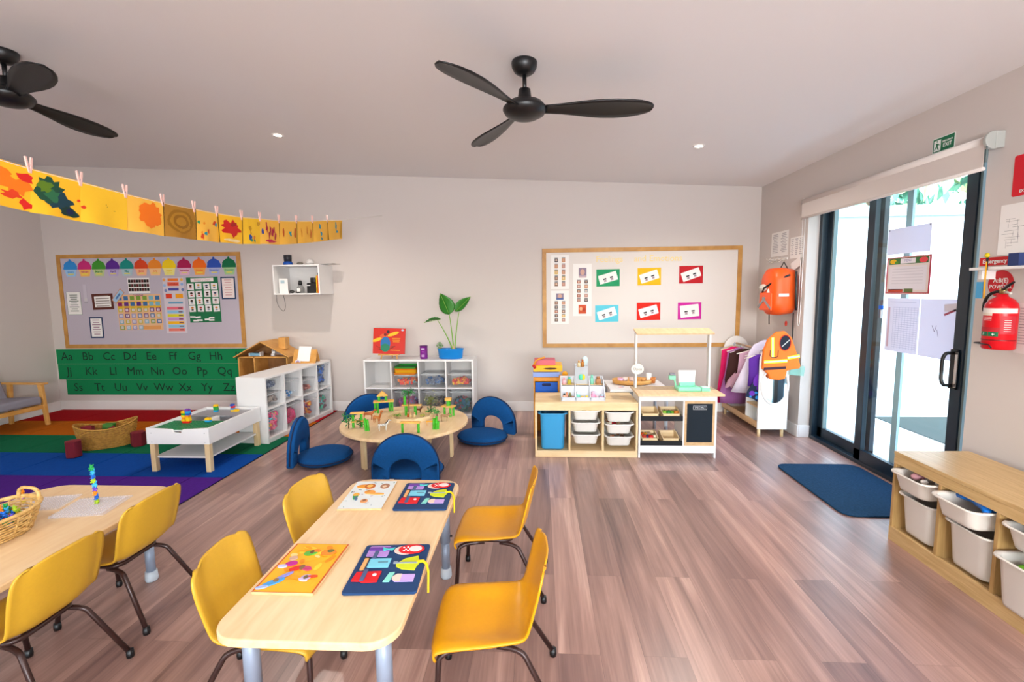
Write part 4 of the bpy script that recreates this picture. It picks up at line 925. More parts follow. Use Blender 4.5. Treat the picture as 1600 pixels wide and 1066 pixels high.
solo('paper_stack', 'untidy papers lying on the wall shelf top, hanging over its end', 'papers', mb, (-2.80, 5.86, z1))
mb = MB(); mb.lathe([(0, 0), (.05, 0), (.045, .03), (.02, .055), (0, .06)], C('#cfcbc8', .5), 16); solo('paper_dome', 'small white dome shaped lamp on the shelf top papers', 'lamp', mb, (-2.83, 5.82, z1+.017))
t = thing('spray_bottle', 'clear squat bottle with a black cap inside the wall shelf', 'bottle', (-2.95, 5.78, zs))
mb = MB(); mb.lathe([(0, 0), (.045, 0), (.048, .05), (.04, .08), (.018, .10), (.016, .11)], glassy('bottle_glass', '#8a8a88', .45, .1), 20); mb.build('body', t)
mb = MB(); mb.lathe([(0, .10), (.02, .10), (.024, .12), (.018, .155), (0, .158)], M_black, 16); mb.build('cap', t)
mb = MB(); mb.box(-.02, .02, -.051, -.049, .02, .06, M_paper); mb.build('label_sticker', t)
t = thing('camera_case', 'black device box with a black knob on top in the wall shelf', 'device', (-2.79, 5.80, zs))
mb = MB(); mb.box(-.065, .065, -.05, .05, 0, .125, M_black); mb.build('body', t, bevel=.006)
mb = MB(); mb.box(-.028, .03, -.03, .03, .125, .19, M_black); mb.build('top_block', t, bevel=.008)
mb = MB(); mb.box(-.065, -.02, -.052, -.05, .09, .10, M_paper); mb.build('white_stripe', t)
mb = MB(); mb.box(-.005, .005, -.09, .09, 0, .21, C('#f0c01a')); solo('book', 'thin yellow book leaning at the right end inside the wall shelf', 'book', mb, (-2.705, 5.79, zs), 0, 'books in the wall shelf', bevel=.001)
mb = MB(); mb.box(-.006, .006, -.09, .09, 0, .215, C('#d8641a')); solo('book', 'orange book against the right panel inside the wall shelf', 'book', mb, (-2.688, 5.79, zs), 0, 'books in the wall shelf', bevel=.001)
mb = MB(); mb.box(-.01, .012, -.02, .02, 0, .03, M_black); solo('small_clip', 'little black cap standing on the two upright books', 'cap', mb, (-2.697, 5.75, zs+.216))
mb = MB(); mb.box(-.055, .055, -.002, .002, 0, .18, M_paper); mb.rect(0, 0, .05, .04, C('#a8c0c8'), 0, M=Matrix(((1, 0, 0, -.01), (0, 0, -1, -.0025), (0, 1, 0, .14), (0, 0, 0, 1))))
solo('paper_sign', 'white folded paper standing at the left inside the wall shelf', 'paper', mb, (-3.13, 5.72, zs))
mb = MB(); mb.ell((0, 0, .02), (.03, .025, .02), C('#3a3836')); mb.ell((.07, .02, .018), (.035, .025, .018), C('#5a5650')); solo('charger_plugs', 'dark plugs and adapters lying in the wall shelf', 'plugs', mb, (-3.05, 5.76, zs))
mb = MB(); mb.tube(arc((-3.235, 5.75, 1.60), (-3.26, 5.72, 1.40), (-3.17, 5.75, 1.33), 8)+arc((-3.17, 5.75, 1.33), (-3.12, 5.76, 1.36), (-3.13, 5.70, 1.53), 8), .003, C('#5a5654', .6), 6); solo('charger_cable', 'thin dark cable looping below the wall shelf', 'cable', mb)

# ================================================================== right wall
def onright(name, label, cat, y, z, mb, off=.001, a=0, group=None, X=None, **k): return tag(mb.build(name, M=right(y, z, off, a, X), **k), label, cat, group)
G_ = C('#0e6a45', .5); W_ = C('#e6ece8', .6)
mb = MB(); mb.box(-.088, .088, -.048, .048, 0, .002, W_); mb.rect(0, 0, .168, .088, G_, .0023)
mb.rect(-.048, -.002, .055, .07, W_, .0026); 
for a in ([(-.055, .02), (-.045, .02), (-.045, .03), (-.055, .03)], [(-.06, .015), (-.042, .012), (-.04, -.005), (-.055, -.008)], [(-.055, -.006), (-.044, -.006), (-.034, -.03), (-.042, -.032)], [(-.058, -.004), (-.05, -.01), (-.066, -.03), (-.072, -.026)], [(-.042, .012), (-.028, .0), (-.03, -.004), (-.044, .004)]): mb.flat(a, G_, .003)
mb.text('EMERGENCY', .0145, W_, .032, .014, .0027, bold=.0004); mb.text('EXIT', .034, W_, .032, -.012, .0027, bold=.0006)
onright('exit_sign', 'green EMERGENCY EXIT sign with running figure above the roller blind', 'sign', 3.43, 2.487, mb)
R_ = C('#d01828', .5)
mb = MB(); mb.prism(rrect(.23, .225, .012), 0, .0015, R_); mb.flat(rrect(.10, .125, .015), W_, .0018, M=T(.015, .025, 0)); mb.flat(rrect(.05, .09, .015), R_, .0021, M=T(.015, .02, 0))
mb.text('FIRE', .024, W_, .015, -.058, .0022, bold=.0006); mb.text('EXTINGUISHER', .021, W_, .0, -.088, .0022, bold=.0006)
onright('fire_sign', 'red FIRE EXTINGUISHER wall sign cut by the picture edge', 'sign', 2.815, 2.157, mb)
mb = MB(); mb.box(-.115, .115, -.142, .142, 0, .001, M_paper); K = C('#6a6a72', .8); rd = random.Random(4)
for k in range(10): mb.rect(-.03+rd.uniform(-.04, .04), .06-.017*k+rd.uniform(-.003, .003), rd.uniform(.03, .09), .0014, K, .0014); mb.rect(-.07+rd.uniform(0, .08), .05-.015*k, .0014, rd.uniform(.02, .05), K, .0015)
for k in range(9): mb.disc(.055, .08-.018*k, .004, .004, C('#3a3a4a'), .0015, 8); mb.rect(.085, .08-.018*k, .04, .0025, K, .0014)
onright('evacuation_plan', 'white evacuation plan sheet with line drawing above the Emergency label', 'notice', 2.87, 1.865, mb)
mb = MB(); mb.box(-.095, .095, -.024, .024, 0, .0015, C('#c81c20', .5)); mb.text('Emergency', .034, W_, 0, 0, .0018, bold=.0008)
onright('emergency_label', 'red label reading Emergency on the wall above the white ledge', 'sign', 2.995, 1.690, mb)
t = thing('ledge_shelf', 'narrow white ledge shelf on the right wall over the fire extinguisher', 'shelf', M=right(2.86, 1.645))
mb = MB(); mb.box(-.16, .6, -.008, .008, 0, .12, M_white); mb.build('ledge_board', t, bevel=.002)
mb = MB(); mb.box(-.14, -.12, -.06, -.008, 0, .08, M_white); mb.build('bracket', t)
mb = MB(); mb.box(-.03, .03, -.035, .035, 0, .05, C('#2a3a6a')); onright('blue_box', 'small dark blue box on the white ledge at the picture edge', 'box', 2.80, 1.69, mb, .03)
# lanyards hanging from the ledge
t = thing('key_lanyard', 'black and yellow lanyard with blue tag hung over the ledge edge', 'lanyard', M=right(2.90, 1.645, .125))
mb = MB(); mb.box(-.006, .006, -.01, .075, 0, .004, M_black); mb.ell((0, .075, .005), (.014, .014, .01), C('#d8c01a')); mb.build('clip', t)
mb = MB(); mb.tube([(0, .04, .004), (-.002, -.06, .003), (.0, -.17, .003)], .004, C('#e0a01a'), 6); mb.build('yellow_strap', t)
mb = MB(); mb.box(-.05, -.012, -.17, -.075, 0, .006, C('#4a9ac8', .5)); mb.build('blue_tag', t)
mb = MB(); mb.prism(circ(.078, 32), 0, .0015, C('#c01822', .5)); mb.text('A:B(E)', .036, W_, 0, .018, .0018, bold=.0005); mb.text('POWDER', .032, W_, .0, -.018, .0018, bold=.0005)
onright('extinguisher_disc', 'round red A:B(E) POWDER sign behind the extinguisher head', 'sign', 2.945, 1.558, mb)
t = thing('fire_extinguisher', 'red dry powder fire extinguisher hung on the right wall', 'fire extinguisher', M=T(XR-.085, 2.835, 1.19)); Rd = C('#c9101c', .28)
mb = MB(); mb.lathe([(0, 0), (.066, 0), (.072, .008), (.072, .23), (.068, .255), (.05, .28), (.026, .295), (.022, .31), (0, .31)], Rd, 36); cyl = mb.build('cylinder', t)
def wrap(a0, a1, za, zb, m, r_=.0727): mb = MB(); mb.lathe([(r_, za), (r_, zb)], m, 16, a0=math.radians(a0), a1=math.radians(a1)); return mb
for a0, a1, za, zb, h, nm in ((130, 290, .205, .232, '#ded6d0', 'white_label'), (130, 200, .19, .205, '#d8c8b8', 'cream_label'), (140, 290, .10, .125, '#b0202a', 'print_band'), (150, 188, .075, .10, '#0f6a45', 'green_pictogram'), (190, 225, .075, .10, '#0f6a45', 'green_pictogram'), (228, 285, .09, .19, '#b82a34', 'instruction_panel')):
    wrap(a0, a1, za, zb, C(h, .5), .0727 if nm != 'print_band' else .0724).build(nm, cyl)
wrap(120, 300, .052, .056, M_black).build('black_band', cyl)
mb = MB(); Mt = lambda a, z: T(.0735*math.cos(a), .0735*math.sin(a), z) @ RZ(a+PI/2) @ RX(PI/2)
for k in range(6): mb.rect(0, 0, .03, .003, C('#e8c8c8'), 0, M=Mt(math.radians(252), .105+.012*k))
for k in range(3): mb.rect(0, 0, .04, .003, C('#e8c8c8'), 0, M=Mt(math.radians(185), .165+.008*k))
mb.text('P', .022, C('#e8e4e0'), M=Mt(math.radians(170), .086)); mb.text('+', .03, C('#e8e4e0'), M=Mt(math.radians(208), .086)); mb.build('label_print', cyl)
mb = MB(); mb.lathe([(0, .305), (.016, .305), (.018, .335), (.012, .345), (0, .345)], mat('brass', '#a08a5a', .3, metal=.8), 16); mb.build('valve', t)
mb = MB(); mb.tube([(-.01, -.01, .335), (-.03, -.05, .35), (-.05, -.11, .375)], [.008, .008, .006], M_blackm, 8); mb.build('lever', t)
mb = MB(); mb.tube([(0, -.01, .32), (-.03, -.05, .322), (-.05, -.10, .315)], [.007, .007, .006], C('#b8b4aa', .3), 8); mb.build('carry_handle', t)
mb = MB(); mb.tube(arc((0, .02, .325), (-.03, .08, .32), (-.02, .085, .22), 8)+[(-.01, .083, .20)], .008, M_black, 10); mb.build('hose', t)
mb = MB(); mb.tube([(.06, .075, .03), (-.06, .075, .03), (-.078, .06, .03), (-.078, -.03, .028), (-.07, -.04, .01)], .0035, M_blackm, 8); mb.build('wire_bracket', t)
mb = MB(); mb.box(-.1, .1, -.14, .14, 0, .001, mat('paper_rose', '#d9cfcd', .8)); K = C('#8a8088')
for k in range(14): mb.rect(-.02, .11-.015*k, .12, .003, K, .0014)
onright('notice_sheet', 'pinkish typed sheet beside the extinguisher at the picture edge', 'notice', 2.735, 1.31, mb)
# notices and hooks beside the door
def ol(n, w_, h_, cols=2):
    mb = MB(); mb.box(-w_/2, w_/2, -h_/2, h_/2, 0, .001, M_paper); K = C('#9a969c', .8); rd = random.Random(n)
    for c_ in range(cols):
        for k in range(n): q = rd.uniform(.5, 1); mb.rect(-w_/2+w_*(c_+.5)/cols, h_*.4-h_*.8*k/n, w_*.8/cols*q, h_*.3/n, K, .0013)
    return mb
onright('notice_sheet', 'two column white notice on the wall between board and door', 'notice', 5.555, 2.035, ol(12, .375, .27))
onright('notice_sheet', 'white roster sheet on the wall right beside the blind cord', 'notice', 5.195, 1.965, ol(9, .25, .22, 3))
t = thing('hook_rail', 'row of small white double hooks below the typed notices', 'hook rail', M=right(5.57, 1.865))
mb = MB(); mb.box(-.21, .21, -.012, .012, 0, .008, M_white); mb.build('rail', t, bevel=.002)
for k in range(5):
    x = -.17+.085*k; mb = MB(); mb.tube([(x, .0, .008), (x, -.005, .04), (x, .012, .05), (x, .02, .048)], .0045, mat('hook_cream', '#d8cdc2', .4), 8); mb.tube([(x, -.01, .008), (x, -.03, .03), (x, -.028, .045)], .004, MATS['hook_cream'], 8); mb.build('hook', t)
mb = MB(); mb.box(-.09, .09, -.045, .045, 0, .0015, M_paper); onright('paper_slip', 'small tilted white slip pinned above the orange backpack', 'paper', 5.16, 1.79, mb, .02, .35)
# orange backpack
t = thing('backpack', 'bright orange backpack with grey reflective cross hung on the hooks', 'backpack', M=T(XR-.02, 5.24, 1.26) @ RZ(0))
Og = mat('orange_nylon', '#f2560a', .45, noise=.06, nscale=25); Re = mat('reflective_grey', '#8e9092', .35, metal=.3)
# body: rounded box standing off the wall, outer face towards -x
def pack(prof, x0, x1, m, n=20):
    V = []; F = []; L = []
    for x, sc_ in ((x0, .94), (x0-(x0-x1)*.5, 1.0), (x1+.03, .97), (x1, .80)):
        L.append([(x, y*sc_, .25+(z-.25)*sc_) for y, z in prof])
    N = len(prof); V = [p for r_ in L for p in r_]; F = [tuple(range(N))]
    for a in range(3):
        for i in range(N): F.append((a*N+i, (a+1)*N+i, (a+1)*N+(i+1) % N, a*N+(i+1) % N))
    F.append(tuple(range(4*N-1, 3*N-1, -1))); mb = MB(); mb.add(V, F, m, True); return mb
prof = rrect(.34, .50, .13, 6, 0, .25); o = pack(prof, -.02, -.24, Og).build('pack_body', t)
mb = MB(); mb.box(-.262, -.235, -.13, .13, .05, .24, Og); mb.build('front_pocket', t, bevel=.02, seg=3)
mb = MB(); mb.box(-.267, -.262, -.10, .11, .08, .105, Re, M=T(0, 0, .05) @ Matrix.Rotation(.55, 4, 'X')); mb.box(-.2665, -.262, -.09, .10, .08, .105, Re, M=T(0, .01, .06) @ Matrix.Rotation(-.6, 4, 'X')); mb.build('reflective_cross', t)
mb = MB(); mb.box(-.20, -.10, -.175, -.168, .20, .23, C('#c8d0cc', .4)); mb.build('side_reflector', t)
mb = MB(); mb.tube([(-.245, .10, .24), (-.262, .02, .29), (-.22, -.13, .36), (-.1, -.178, .42)], .010, M_black, 8); mb.build('front_strap', t)
mb = MB(); mb.ell((-.235, .09, .29), (.035, .09, .04), C('#d8d2c8', .8)); mb.ell((-.225, -.03, .23), (.03, .03, .06), C('#e8e4de', .8)); mb.build('white_lining', t)
mb = MB(); mb.tube(arc((-.03, -.16, .45), (-.06, -.22, .30), (-.02, -.17, .06), 10), [.012]*11, M_black, 8); mb.build('shoulder_strap', t)
mb = MB(); mb.tube([(-.2, .02, .02), (-.2, .01, -.10)], .006, M_black, 6); mb.build('hanging_strap', t)
mb = MB(); mb.tube([(-.02, -.12, .03), (-.02, -.125, -.20), (-.02, -.12, -.30)], .006, M_black, 6); mb.build('long_strap', t)
mb = MB(); mb.tube([(-.1, .03, .49), (-.08, .0, .56), (-.06, -.04, .49)], .006, M_black, 6); mb.build('grab_loop', t)
mb = MB(); mb.ell((0, 0, 0), (.008, .022, .03), C('#e0321c', .4)); solo('red_whistle', 'small red whistle hanging just below the orange backpack', 'whistle', mb, (XR-.06, 5.22, 1.17))

# papers taped on the sliding glass panel
GX = XF+.016
def onglass(name, label, cat, y0, y1, z0, z1, mb): return tag(mb.build(name, M=right((y0+y1)/2, (z0+z1)/2, 0, 0, GX)), label, cat)
w_, h_ = .43, .20; mb = MB(); mb.box(-w_/2, w_/2, -h_/2, h_/2, 0, .001, thin_paper('sheet_backlit', '#e4e0ea'))
for x in (-.2, .2): mb.disc(x, .09, .008, .008, C('#9a98a4'), .0013, 8)
onglass('paper_sheet', 'plain pale sheet taped at the top of the glass door', 'paper', 3.635, 4.064, 1.80, 2.0, mb)
w_, h_ = .44, .29; mb = MB(); mb.box(-w_/2, w_/2, -h_/2, h_/2, 0, .001, C('#b03a48')); mb.rect(0, 0, w_-.03, h_-.03, C('#d8ccc8'), .0013)
for k in range(30): mb.rect(-w_/2+.01+k*.0145, h_/2-.006, .007, .006, W_, .0013); mb.rect(-w_/2+.01+k*.0145, -h_/2+.006, .007, .006, W_, .0013)
mb.rect(0, h_*.38, w_*.88, h_*.16, C('#3a6a3a'), .0016); mb.rect(0, h_*.38, w_*.34, h_*.13, C('#e0dce4'), .002); mb.text('MENU', .026, C('#6a5aa0'), 0, h_*.39, .0024)
mb.disc(-w_*.34, h_*.38, .035, .018, C('#e0b01c'), .002, 12); mb.disc(w_*.34, h_*.38, .04, .02, C('#d8404a'), .002, 12); mb.disc(-w_*.26, h_*.35, .02, .012, C('#4a8a2a'), .0023, 10)
mb.rect(0, -.02, w_*.84, h_*.62, C('#d8d4dc'), .002); mb.rect(-w_*.25, -h_*.40, w_*.35, h_*.08, C('#b8402a'), .002); mb.rect(w_*.05, -h_*.40, w_*.2, h_*.10, C('#5a6a3a'), .0022)
for k in range(6): mb.rect(0, .05-.022*k, w_*.7, .003, C('#b4b0bc'), .0024)
onglass('menu_poster', 'MENU poster with fruit pictures and red dotted border on the glass', 'poster', 3.615, 4.055, 1.488, 1.778, mb)
w_, h_ = .33, .42; mb = MB(); mb.box(-w_/2, w_/2, -h_/2, h_/2, 0, .001, MATS['sheet_backlit']); K = C('#9a9ab4')
for k in range(20): mb.rect(.03, h_*.33-h_*.78*k/20, w_*.72, .0015, K, .0014)
for k in range(9): mb.rect(-.09+.03*k, -h_*.05, .0015, h_*.78, K, .0015)
mb.rect(-w_*.42, -.02, .02, h_*.75, C('#c8a8b4'), .0013); mb.rect(0, h_*.43, w_*.8, .002, K, .0014)
onglass('roster_chart', 'pale gridded chart taped low on the glass door', 'chart', 3.69, 4.02, 1.04, 1.455, mb)
w_, h_ = .33, .42; mb = MB(); mb.box(-w_/2, w_/2, -h_/2, h_/2, 0, .001, MATS['sheet_backlit']); mb.rect(.09, .12, .10, .015, C('#a04a5a'), .0014, .4); mb.rect(.10, .155, .12, .05, C('#d0ccd8'), .0014, .1)
for q in ((-.04, 0, .5), (-.02, 0, -.3), (0, -.03, .3)): mb.rect(q[0], q[1], .004, .05, C('#7a6a80'), .0014, q[2])
onglass('drawing_sheet', 'pale sheet with a small pencil drawing beside the glass door handle', 'drawing', 3.35, 3.68, 1.04, 1.455, mb)
mb = MB(); mb.box(-.02, .02, -.015, .015, 0, .012, C('#1c5cc8')); mb.box(-.006, .006, -.09, -.02, .0, .006, C('#c8d0dc')); onglass('door_latch', 'small blue catch stuck on the glass beside the gridded chart', 'catch', 4.06, 4.10, 1.36, 1.40, mb)

# ================================================================== reading corner
t = thing('armchair', 'grey fabric armchair with blond wooden arms in the left corner', 'armchair', (-6.19, 5.02, .011), math.radians(-2))
M_gfab = mat('armchair_grey', '#8b8793', .95, noise=.12, nscale=220, bump=.2)
for x, y in ((.27, .27), (.27, -.29), (-.22, .27), (-.22, -.29)):
    mb = MB(); k = 1 if x > 0 else -1; mb.add([(x-.022, y-.018, .0), (x+.014, y-.018, .0), (x+.014, y+.018, .0), (x-.022, y+.018, .0), (x-.035-.04*k, y-.018, .49), (x+.02-.04*k, y-.018, .49), (x+.02-.04*k, y+.018, .49), (x-.035-.04*k, y+.018, .49)],
        [(3, 2, 1, 0), (4, 5, 6, 7), (0, 1, 5, 4), (1, 2, 6, 5), (2, 3, 7, 6), (3, 0, 4, 7)], M_timber); mb.build('leg', t, bevel=.004)
for y in (.27, -.29):
    mb = MB(); mb.box(-.30, .30, y-.028, y+.028, .49, .512, M_timber); mb.build('armrest', t, bevel=.006)
mb = MB(); mb.box(.225, .25, -.27, .25, .20, .25, M_timber); mb.box(-.25, .25, .235, .255, .20, .25, M_timber); mb.box(-.25, .25, -.275, -.255, .20, .25, M_timber); mb.build('seat_rail', t, bevel=.003)
mb = MB(); mb.box(-.22, .29, -.25, .235, .25, .345, M_gfab, M=RY(math.radians(-3))); mb.build('seat_cushion', t, bevel=.03, seg=4)
mb = MB(); mb.box(-.05, .04, -.25, .235, 0, .44, M_gfab, M=T(-.19, 0, .27) @ RY(math.radians(-20))); mb.build('back_cushion', t, bevel=.03, seg=4)

def wicker_tub(name, label, cat, loc, rz, L, W_, H_, handles, lip=.02, boat=0, slots=False, m=None, lift=0.0, rod=.48):
    """woven basket: ribs with weavers running over and under them"""
    m = m or M_wicker; t = thing(name, label, cat, loc, rz); mb = MB(); NR = int((L+W_)*60)//2*2+1; rows = max(7, int(H_/.011))
    def P(a, k, off=0):
        h = k/rows; s = .80+.20*h**.8; n_ = 2.5
        c, d = math.cos(a), math.sin(a); x = math.copysign(abs(c)**(2/n_), c)*L/2*s; y = math.copysign(abs(d)**(2/n_), d)*W_/2*s
        zz = H_*h*(1+boat*(2*x/L)**2)
        r_ = 1+off/(L/2); return (x*r_, y*r_, zz)
    for k in range(rows):
        pts = []
        for j in range(NR*2):
            a = 2*PI*j/(NR*2); pts.append(P(a, k+.5, .004*math.sin(PI*(j+k*1.0))+(.0035 if (j//2+k) % 2 else -.0035)))
        mb.tube(pts, H_/rows*rod, m, 5, closed=True)
    mb.build('woven_wall', t)
    mb = MB()
    for j in range(0, NR, 2): a = 2*PI*j/NR; mb.tube([P(a, 0), P(a, rows*.5), P(a, rows)], .004, m, 5)
    o = mb.build('ribs', t); o['kind'] = 'stuff'
    mb = MB(); mb.tube([P(2*PI*j/40, rows, .002) for j in range(40)], .008, m, 8, closed=True); mb.build('rim', t)
    mb = MB(); mb.prism([P(2*PI*j/32, 0)[:2] for j in range(32)], 0.001, .007, m); mb.build('base', t)
    for s in handles:
        x = s*L/2*.93; z = H_*(1+boat); mb = MB(); mb.tube(arc((x, -.055, z-.01), (x*1.02, -.07, z+.085+lift), (x, 0, z+.08+lift), 6)+arc((x, 0, z+.08+lift), (x*1.02, .07, z+.085+lift), (x, .055, z-.01), 6), .008, m, 8)
        mb.build('handle', t)
    return t
wicker_tub('wicker_basket', 'boat shaped wicker basket of dark red blocks on the green rug stripe', 'basket', (-4.44, 4.53, .012), math.radians(38), .50, .30, .20, (), boat=.28, m=wood('wicker_gold', '#9a6a2a', '#c9963f', .6, (40, 40, 60), ns=1))
Mred = mat('block_red', '#7c1424', .85, noise=.12, nscale=120, bump=.15)
rd = random.Random(12); rb = None
for k, (x, y, z, h) in enumerate(((-4.52, 4.47, .10, 0), (-4.40, 4.56, .11, 0), (-4.34, 4.60, .10, 1), (-4.47, 4.58, .14, 2), (-4.56, 4.44, .15, 0))):
    mb = MB(); mb.box(-.045, .045, -.045, .045, 0, .09, Mred if h != 2 else C('#3f7a2c')); o = mb.build('toy_block', bevel=.008, M=T(x, y, z) @ Euler((rd.uniform(-.4, .4), rd.uniform(-.4, .4), rd.uniform(0, 3))).to_matrix().to_4x4())
    tag(o, 'green block among the red ones in the boat shaped basket' if h == 2 else 'dark red block piled inside the boat shaped wicker basket', 'toy block', None if h == 2 else 'red blocks in the wicker basket')
mb = MB(); mb.lathe([(0, 0), (.064, 0), (.068, .008), (.068, .152), (.062, .16), (0, .16)], Mred, 6, M=RZ(.3)); solo('foam_block', 'dark red six sided foam block standing on the blue rug stripe', 'foam block', mb, (-4.475, 4.20, .011), 0, bevel=.01)
mb = MB(); mb.lathe([(0, 0), (.064, 0), (.068, .008), (.068, .142), (.062, .15), (0, .15)], Mred, 6, M=RZ(.1)); solo('foam_block', 'dark red six sided foam block between the basket and the play table', 'foam block', mb, (-4.12, 4.54, .011), .4, bevel=.01)

# white play table with building brick plates
PX0, PX1, PY0, PY1 = -3.41, -2.845, 3.84, 4.49
t = thing('play_table', 'low white play table with green brick plate and blond legs on the rug', 'play table', (0, 0, 0)); zt_, zb_ = .405, .262; e = .018
PY1 = 4.605
mb = MB(); g = [(-.07, 0), (-.06, -.012), (-.045, -.03), (.045, -.03), (.06, -.012), (.07, 0)]
cx = (PX0+PX1)/2
poly = [(PX0, zb_), (PX1, zb_), (PX1, zt_)]+[(cx+a*.75, zt_-.012+b) for a, b in reversed(g)]+[(PX0, zt_)]
mb.prism([(x, z) for x, z in poly], 0, e, M_white, M=Matrix(((1, 0, 0, 0), (0, 0, -1, PY0+e), (0, 1, 0, 0), (0, 0, 0, 1)))); mb.build('front_rim', t)
for nm, a in (('back_rim', (PX0, PX1, PY1-e, PY1, zb_, zt_)), ('side_rim', (PX0, PX0+e, PY0+e, PY1-e, zb_, zt_)), ('side_rim', (PX1-e, PX1, PY0+e, PY1-e, zb_, zt_))): mb = MB(); mb.box(*a, M_white); mb.build(nm, t, bevel=.002)
mb = MB(); mb.box(PX0+e, PX1-e, PY0+e, 4.155, .372, .382, M_white); mb.box(PX0+e, PX1-e, 4.155, 4.35, .275, .283, M_white); mb.box(PX0+e, PX1-e, 4.155, 4.163, .283, .372, M_white); mb.box(cx-.01, cx+.03, 4.16, 4.35, .283, .38, M_white); mb.box(PX0+e, PX1-e, 4.35, PY1-e, .372, .38, C('#8f8d92', .5)); mb.build('deck', t)
mb = MB(); Gp = mat('brick_plate_green', '#0f7a48', .45); mb.box(PX0+e, PX1-e, PY0+e, 4.145, .382, .387, Gp)
for i in range(17):
    for j in range(9): mb.lathe([(.0095, .387), (.0095, .3905), (0, .3905)], Gp, 6, M=T(PX0+.036+i*.0308, PY0+.036+j*.0308, 0), smooth=False)
mb.build('green_plate', t)
mb = MB(); mb.box(PX0+.03, PX1-.03, PY0+.035, PY1-.03, .128, .142, M_white); mb.build('lower_shelf', t)
for x in (PX0+.035, PX1-.035):
    for y in (PY0+.032, PY1-.03): mb = MB(); mb.box(x-.022, x+.022, y-.022, y+.022, .010, zb_+.02, M_pinez); mb.build('leg', t, bevel=.003)
mb = MB()
for x in (PX0+.045, PX1-.04): mb.disc(x, .36, .004, .004, C('#9a9a9a'), M=Matrix(((1, 0, 0, 0), (0, 0, -1, PY0-.0006), (0, 1, 0, 0), (0, 0, 0, 1))), n=8); mb.disc(x, .28, .004, .004, C('#9a9a9a'), M=Matrix(((1, 0, 0, 0), (0, 0, -1, PY0-.0006), (0, 1, 0, 0), (0, 0, 0, 1))), n=8)
mb.build('screw_caps', t)
def brick(x, y, z, h, label, w_=.03, d_=.03, rz=0, grp='plastic bricks on the white play table'):
    mb = MB(); c = C(h, .3); mb.box(-w_/2, w_/2, -d_/2, d_/2, 0, .018, c)
    nx, ny = max(1, round(w_/.016)), max(1, round(d_/.016))
    for i in range(nx):
        for j in range(ny): mb.lathe([(.005, .018), (.005, .022), (0, .022)], c, 8, M=T(-w_/2+(i+.5)*w_/nx, -d_/2+(j+.5)*d_/ny, 0), smooth=False)
    return tag(mb.build('toy_brick', M=T(x, y, z) @ RZ(rz)), label, 'toy brick', grp)
cn = {'#d8231c': 'red', '#f2c01a': 'yellow', '#1f9ad0': 'light blue', '#2a9a3a': 'green', '#2450b0': 'dark blue', '#f08a1c': 'orange', '#7a3aa0': 'purple'}
def tower(x, y, z, seq, where, w_=.032, wob=.004, d_=.032):
    for k, h in enumerate(seq):
        brick(x+rd.uniform(-wob, wob), y, z+.018*k, h, f'{cn[h]} brick, {["lowest","second","third","fourth","fifth","sixth","seventh"][k]} up in {where}', w_, d_)
tower(-3.225, 4.06, .391, ['#d8231c', '#f2c01a', '#f08a1c', '#f2c01a', '#2a9a3a', '#f2c01a'], 'left stack on green plate', .034)
tower(-3.188, 4.06, .391, ['#d8231c', '#f2c01a', '#f2c01a', '#f08a1c', '#2450b0', '#1f9ad0', '#7a3aa0'], 'right stack on the green plate', .034)
tower(-3.03, 4.09, .391, ['#1f9ad0', '#f2c01a'], 'small pair on the green plate', .045, .006)
tower(-3.235, 4.50, .38, ['#1f9ad0', '#2a9a3a', '#2a9a3a', '#f2c01a'], 'slim stack on the grey deck', .034)
tower(-3.075, 4.52, .38, ['#f2c01a', '#1f9ad0', '#d8231c', '#2450b0'], 'striped stack at the back of the grey deck', .03)
brick(-3.035, 4.515, .38, '#f2c01a', 'loose yellow toy brick beside the striped stack', .04)

# ================================================================== doll house and book stand
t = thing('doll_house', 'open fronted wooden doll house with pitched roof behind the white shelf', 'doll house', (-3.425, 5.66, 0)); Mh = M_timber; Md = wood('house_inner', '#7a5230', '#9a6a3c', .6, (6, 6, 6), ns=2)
hw, hd, zf, ze = .315, .30, .50, .775
mb = MB(); mb.box(-hw, hw, 0, hd, .02, .46, Md); mb.build('stand', t)
mb = MB(); mb.box(-hw, hw, 0, hd, .46, .478, Mh); mb.build('ground_floor', t)
for x in (-hw, -.115, hw-.014): mb = MB(); mb.box(x, x+.014, 0, hd, .478, ze, Mh); mb.build('house_wall', t)
mb = MB(); mb.box(-hw, hw, 0, hd, ze-.014, ze, Mh); mb.build('upper_floor', t)
mb = MB(); mb.prism([(-hw, .46), (hw, .46), (hw, ze), (0, .945), (-hw, ze)], 0, .008, Md, M=Matrix(((1, 0, 0, 0), (0, 0, -1, hd+.002), (0, 1, 0, 0), (0, 0, 0, 1)))); mb.build('back_wall', t)
for s in (-1, 1):
    mb = MB(); L_ = math.hypot(hw+.035, .19); mb.box(0, L_, -.03, hd+.05, 0, .012, Mh, M=T(0, 0, .955) @ (RY(math.atan2(.19, hw+.035)) if s > 0 else RY(PI-math.atan2(.19, hw+.035)) @ T(0, 0, -.012))); mb.build('roof_panel', t)
mb = MB(); mb.box(.16, .25, .10, .20, .86, 1.0, Mh); mb.build('chimney', t, bevel=.002)
mb = MB(); mb.box(-.19, -.06, .08, .14, .782, .812, C('#7fb0cc', .7)); mb.box(-.20, -.19, .075, .145, ze, .815, M_white); mb.box(-.06, -.05, .075, .145, ze, .83, M_white); solo('toy_bed', 'tiny blue toy bed upstairs in the doll house', 'toy furniture', mb, (-3.425, 5.63, 0), 0, 'toy furniture in the doll house')
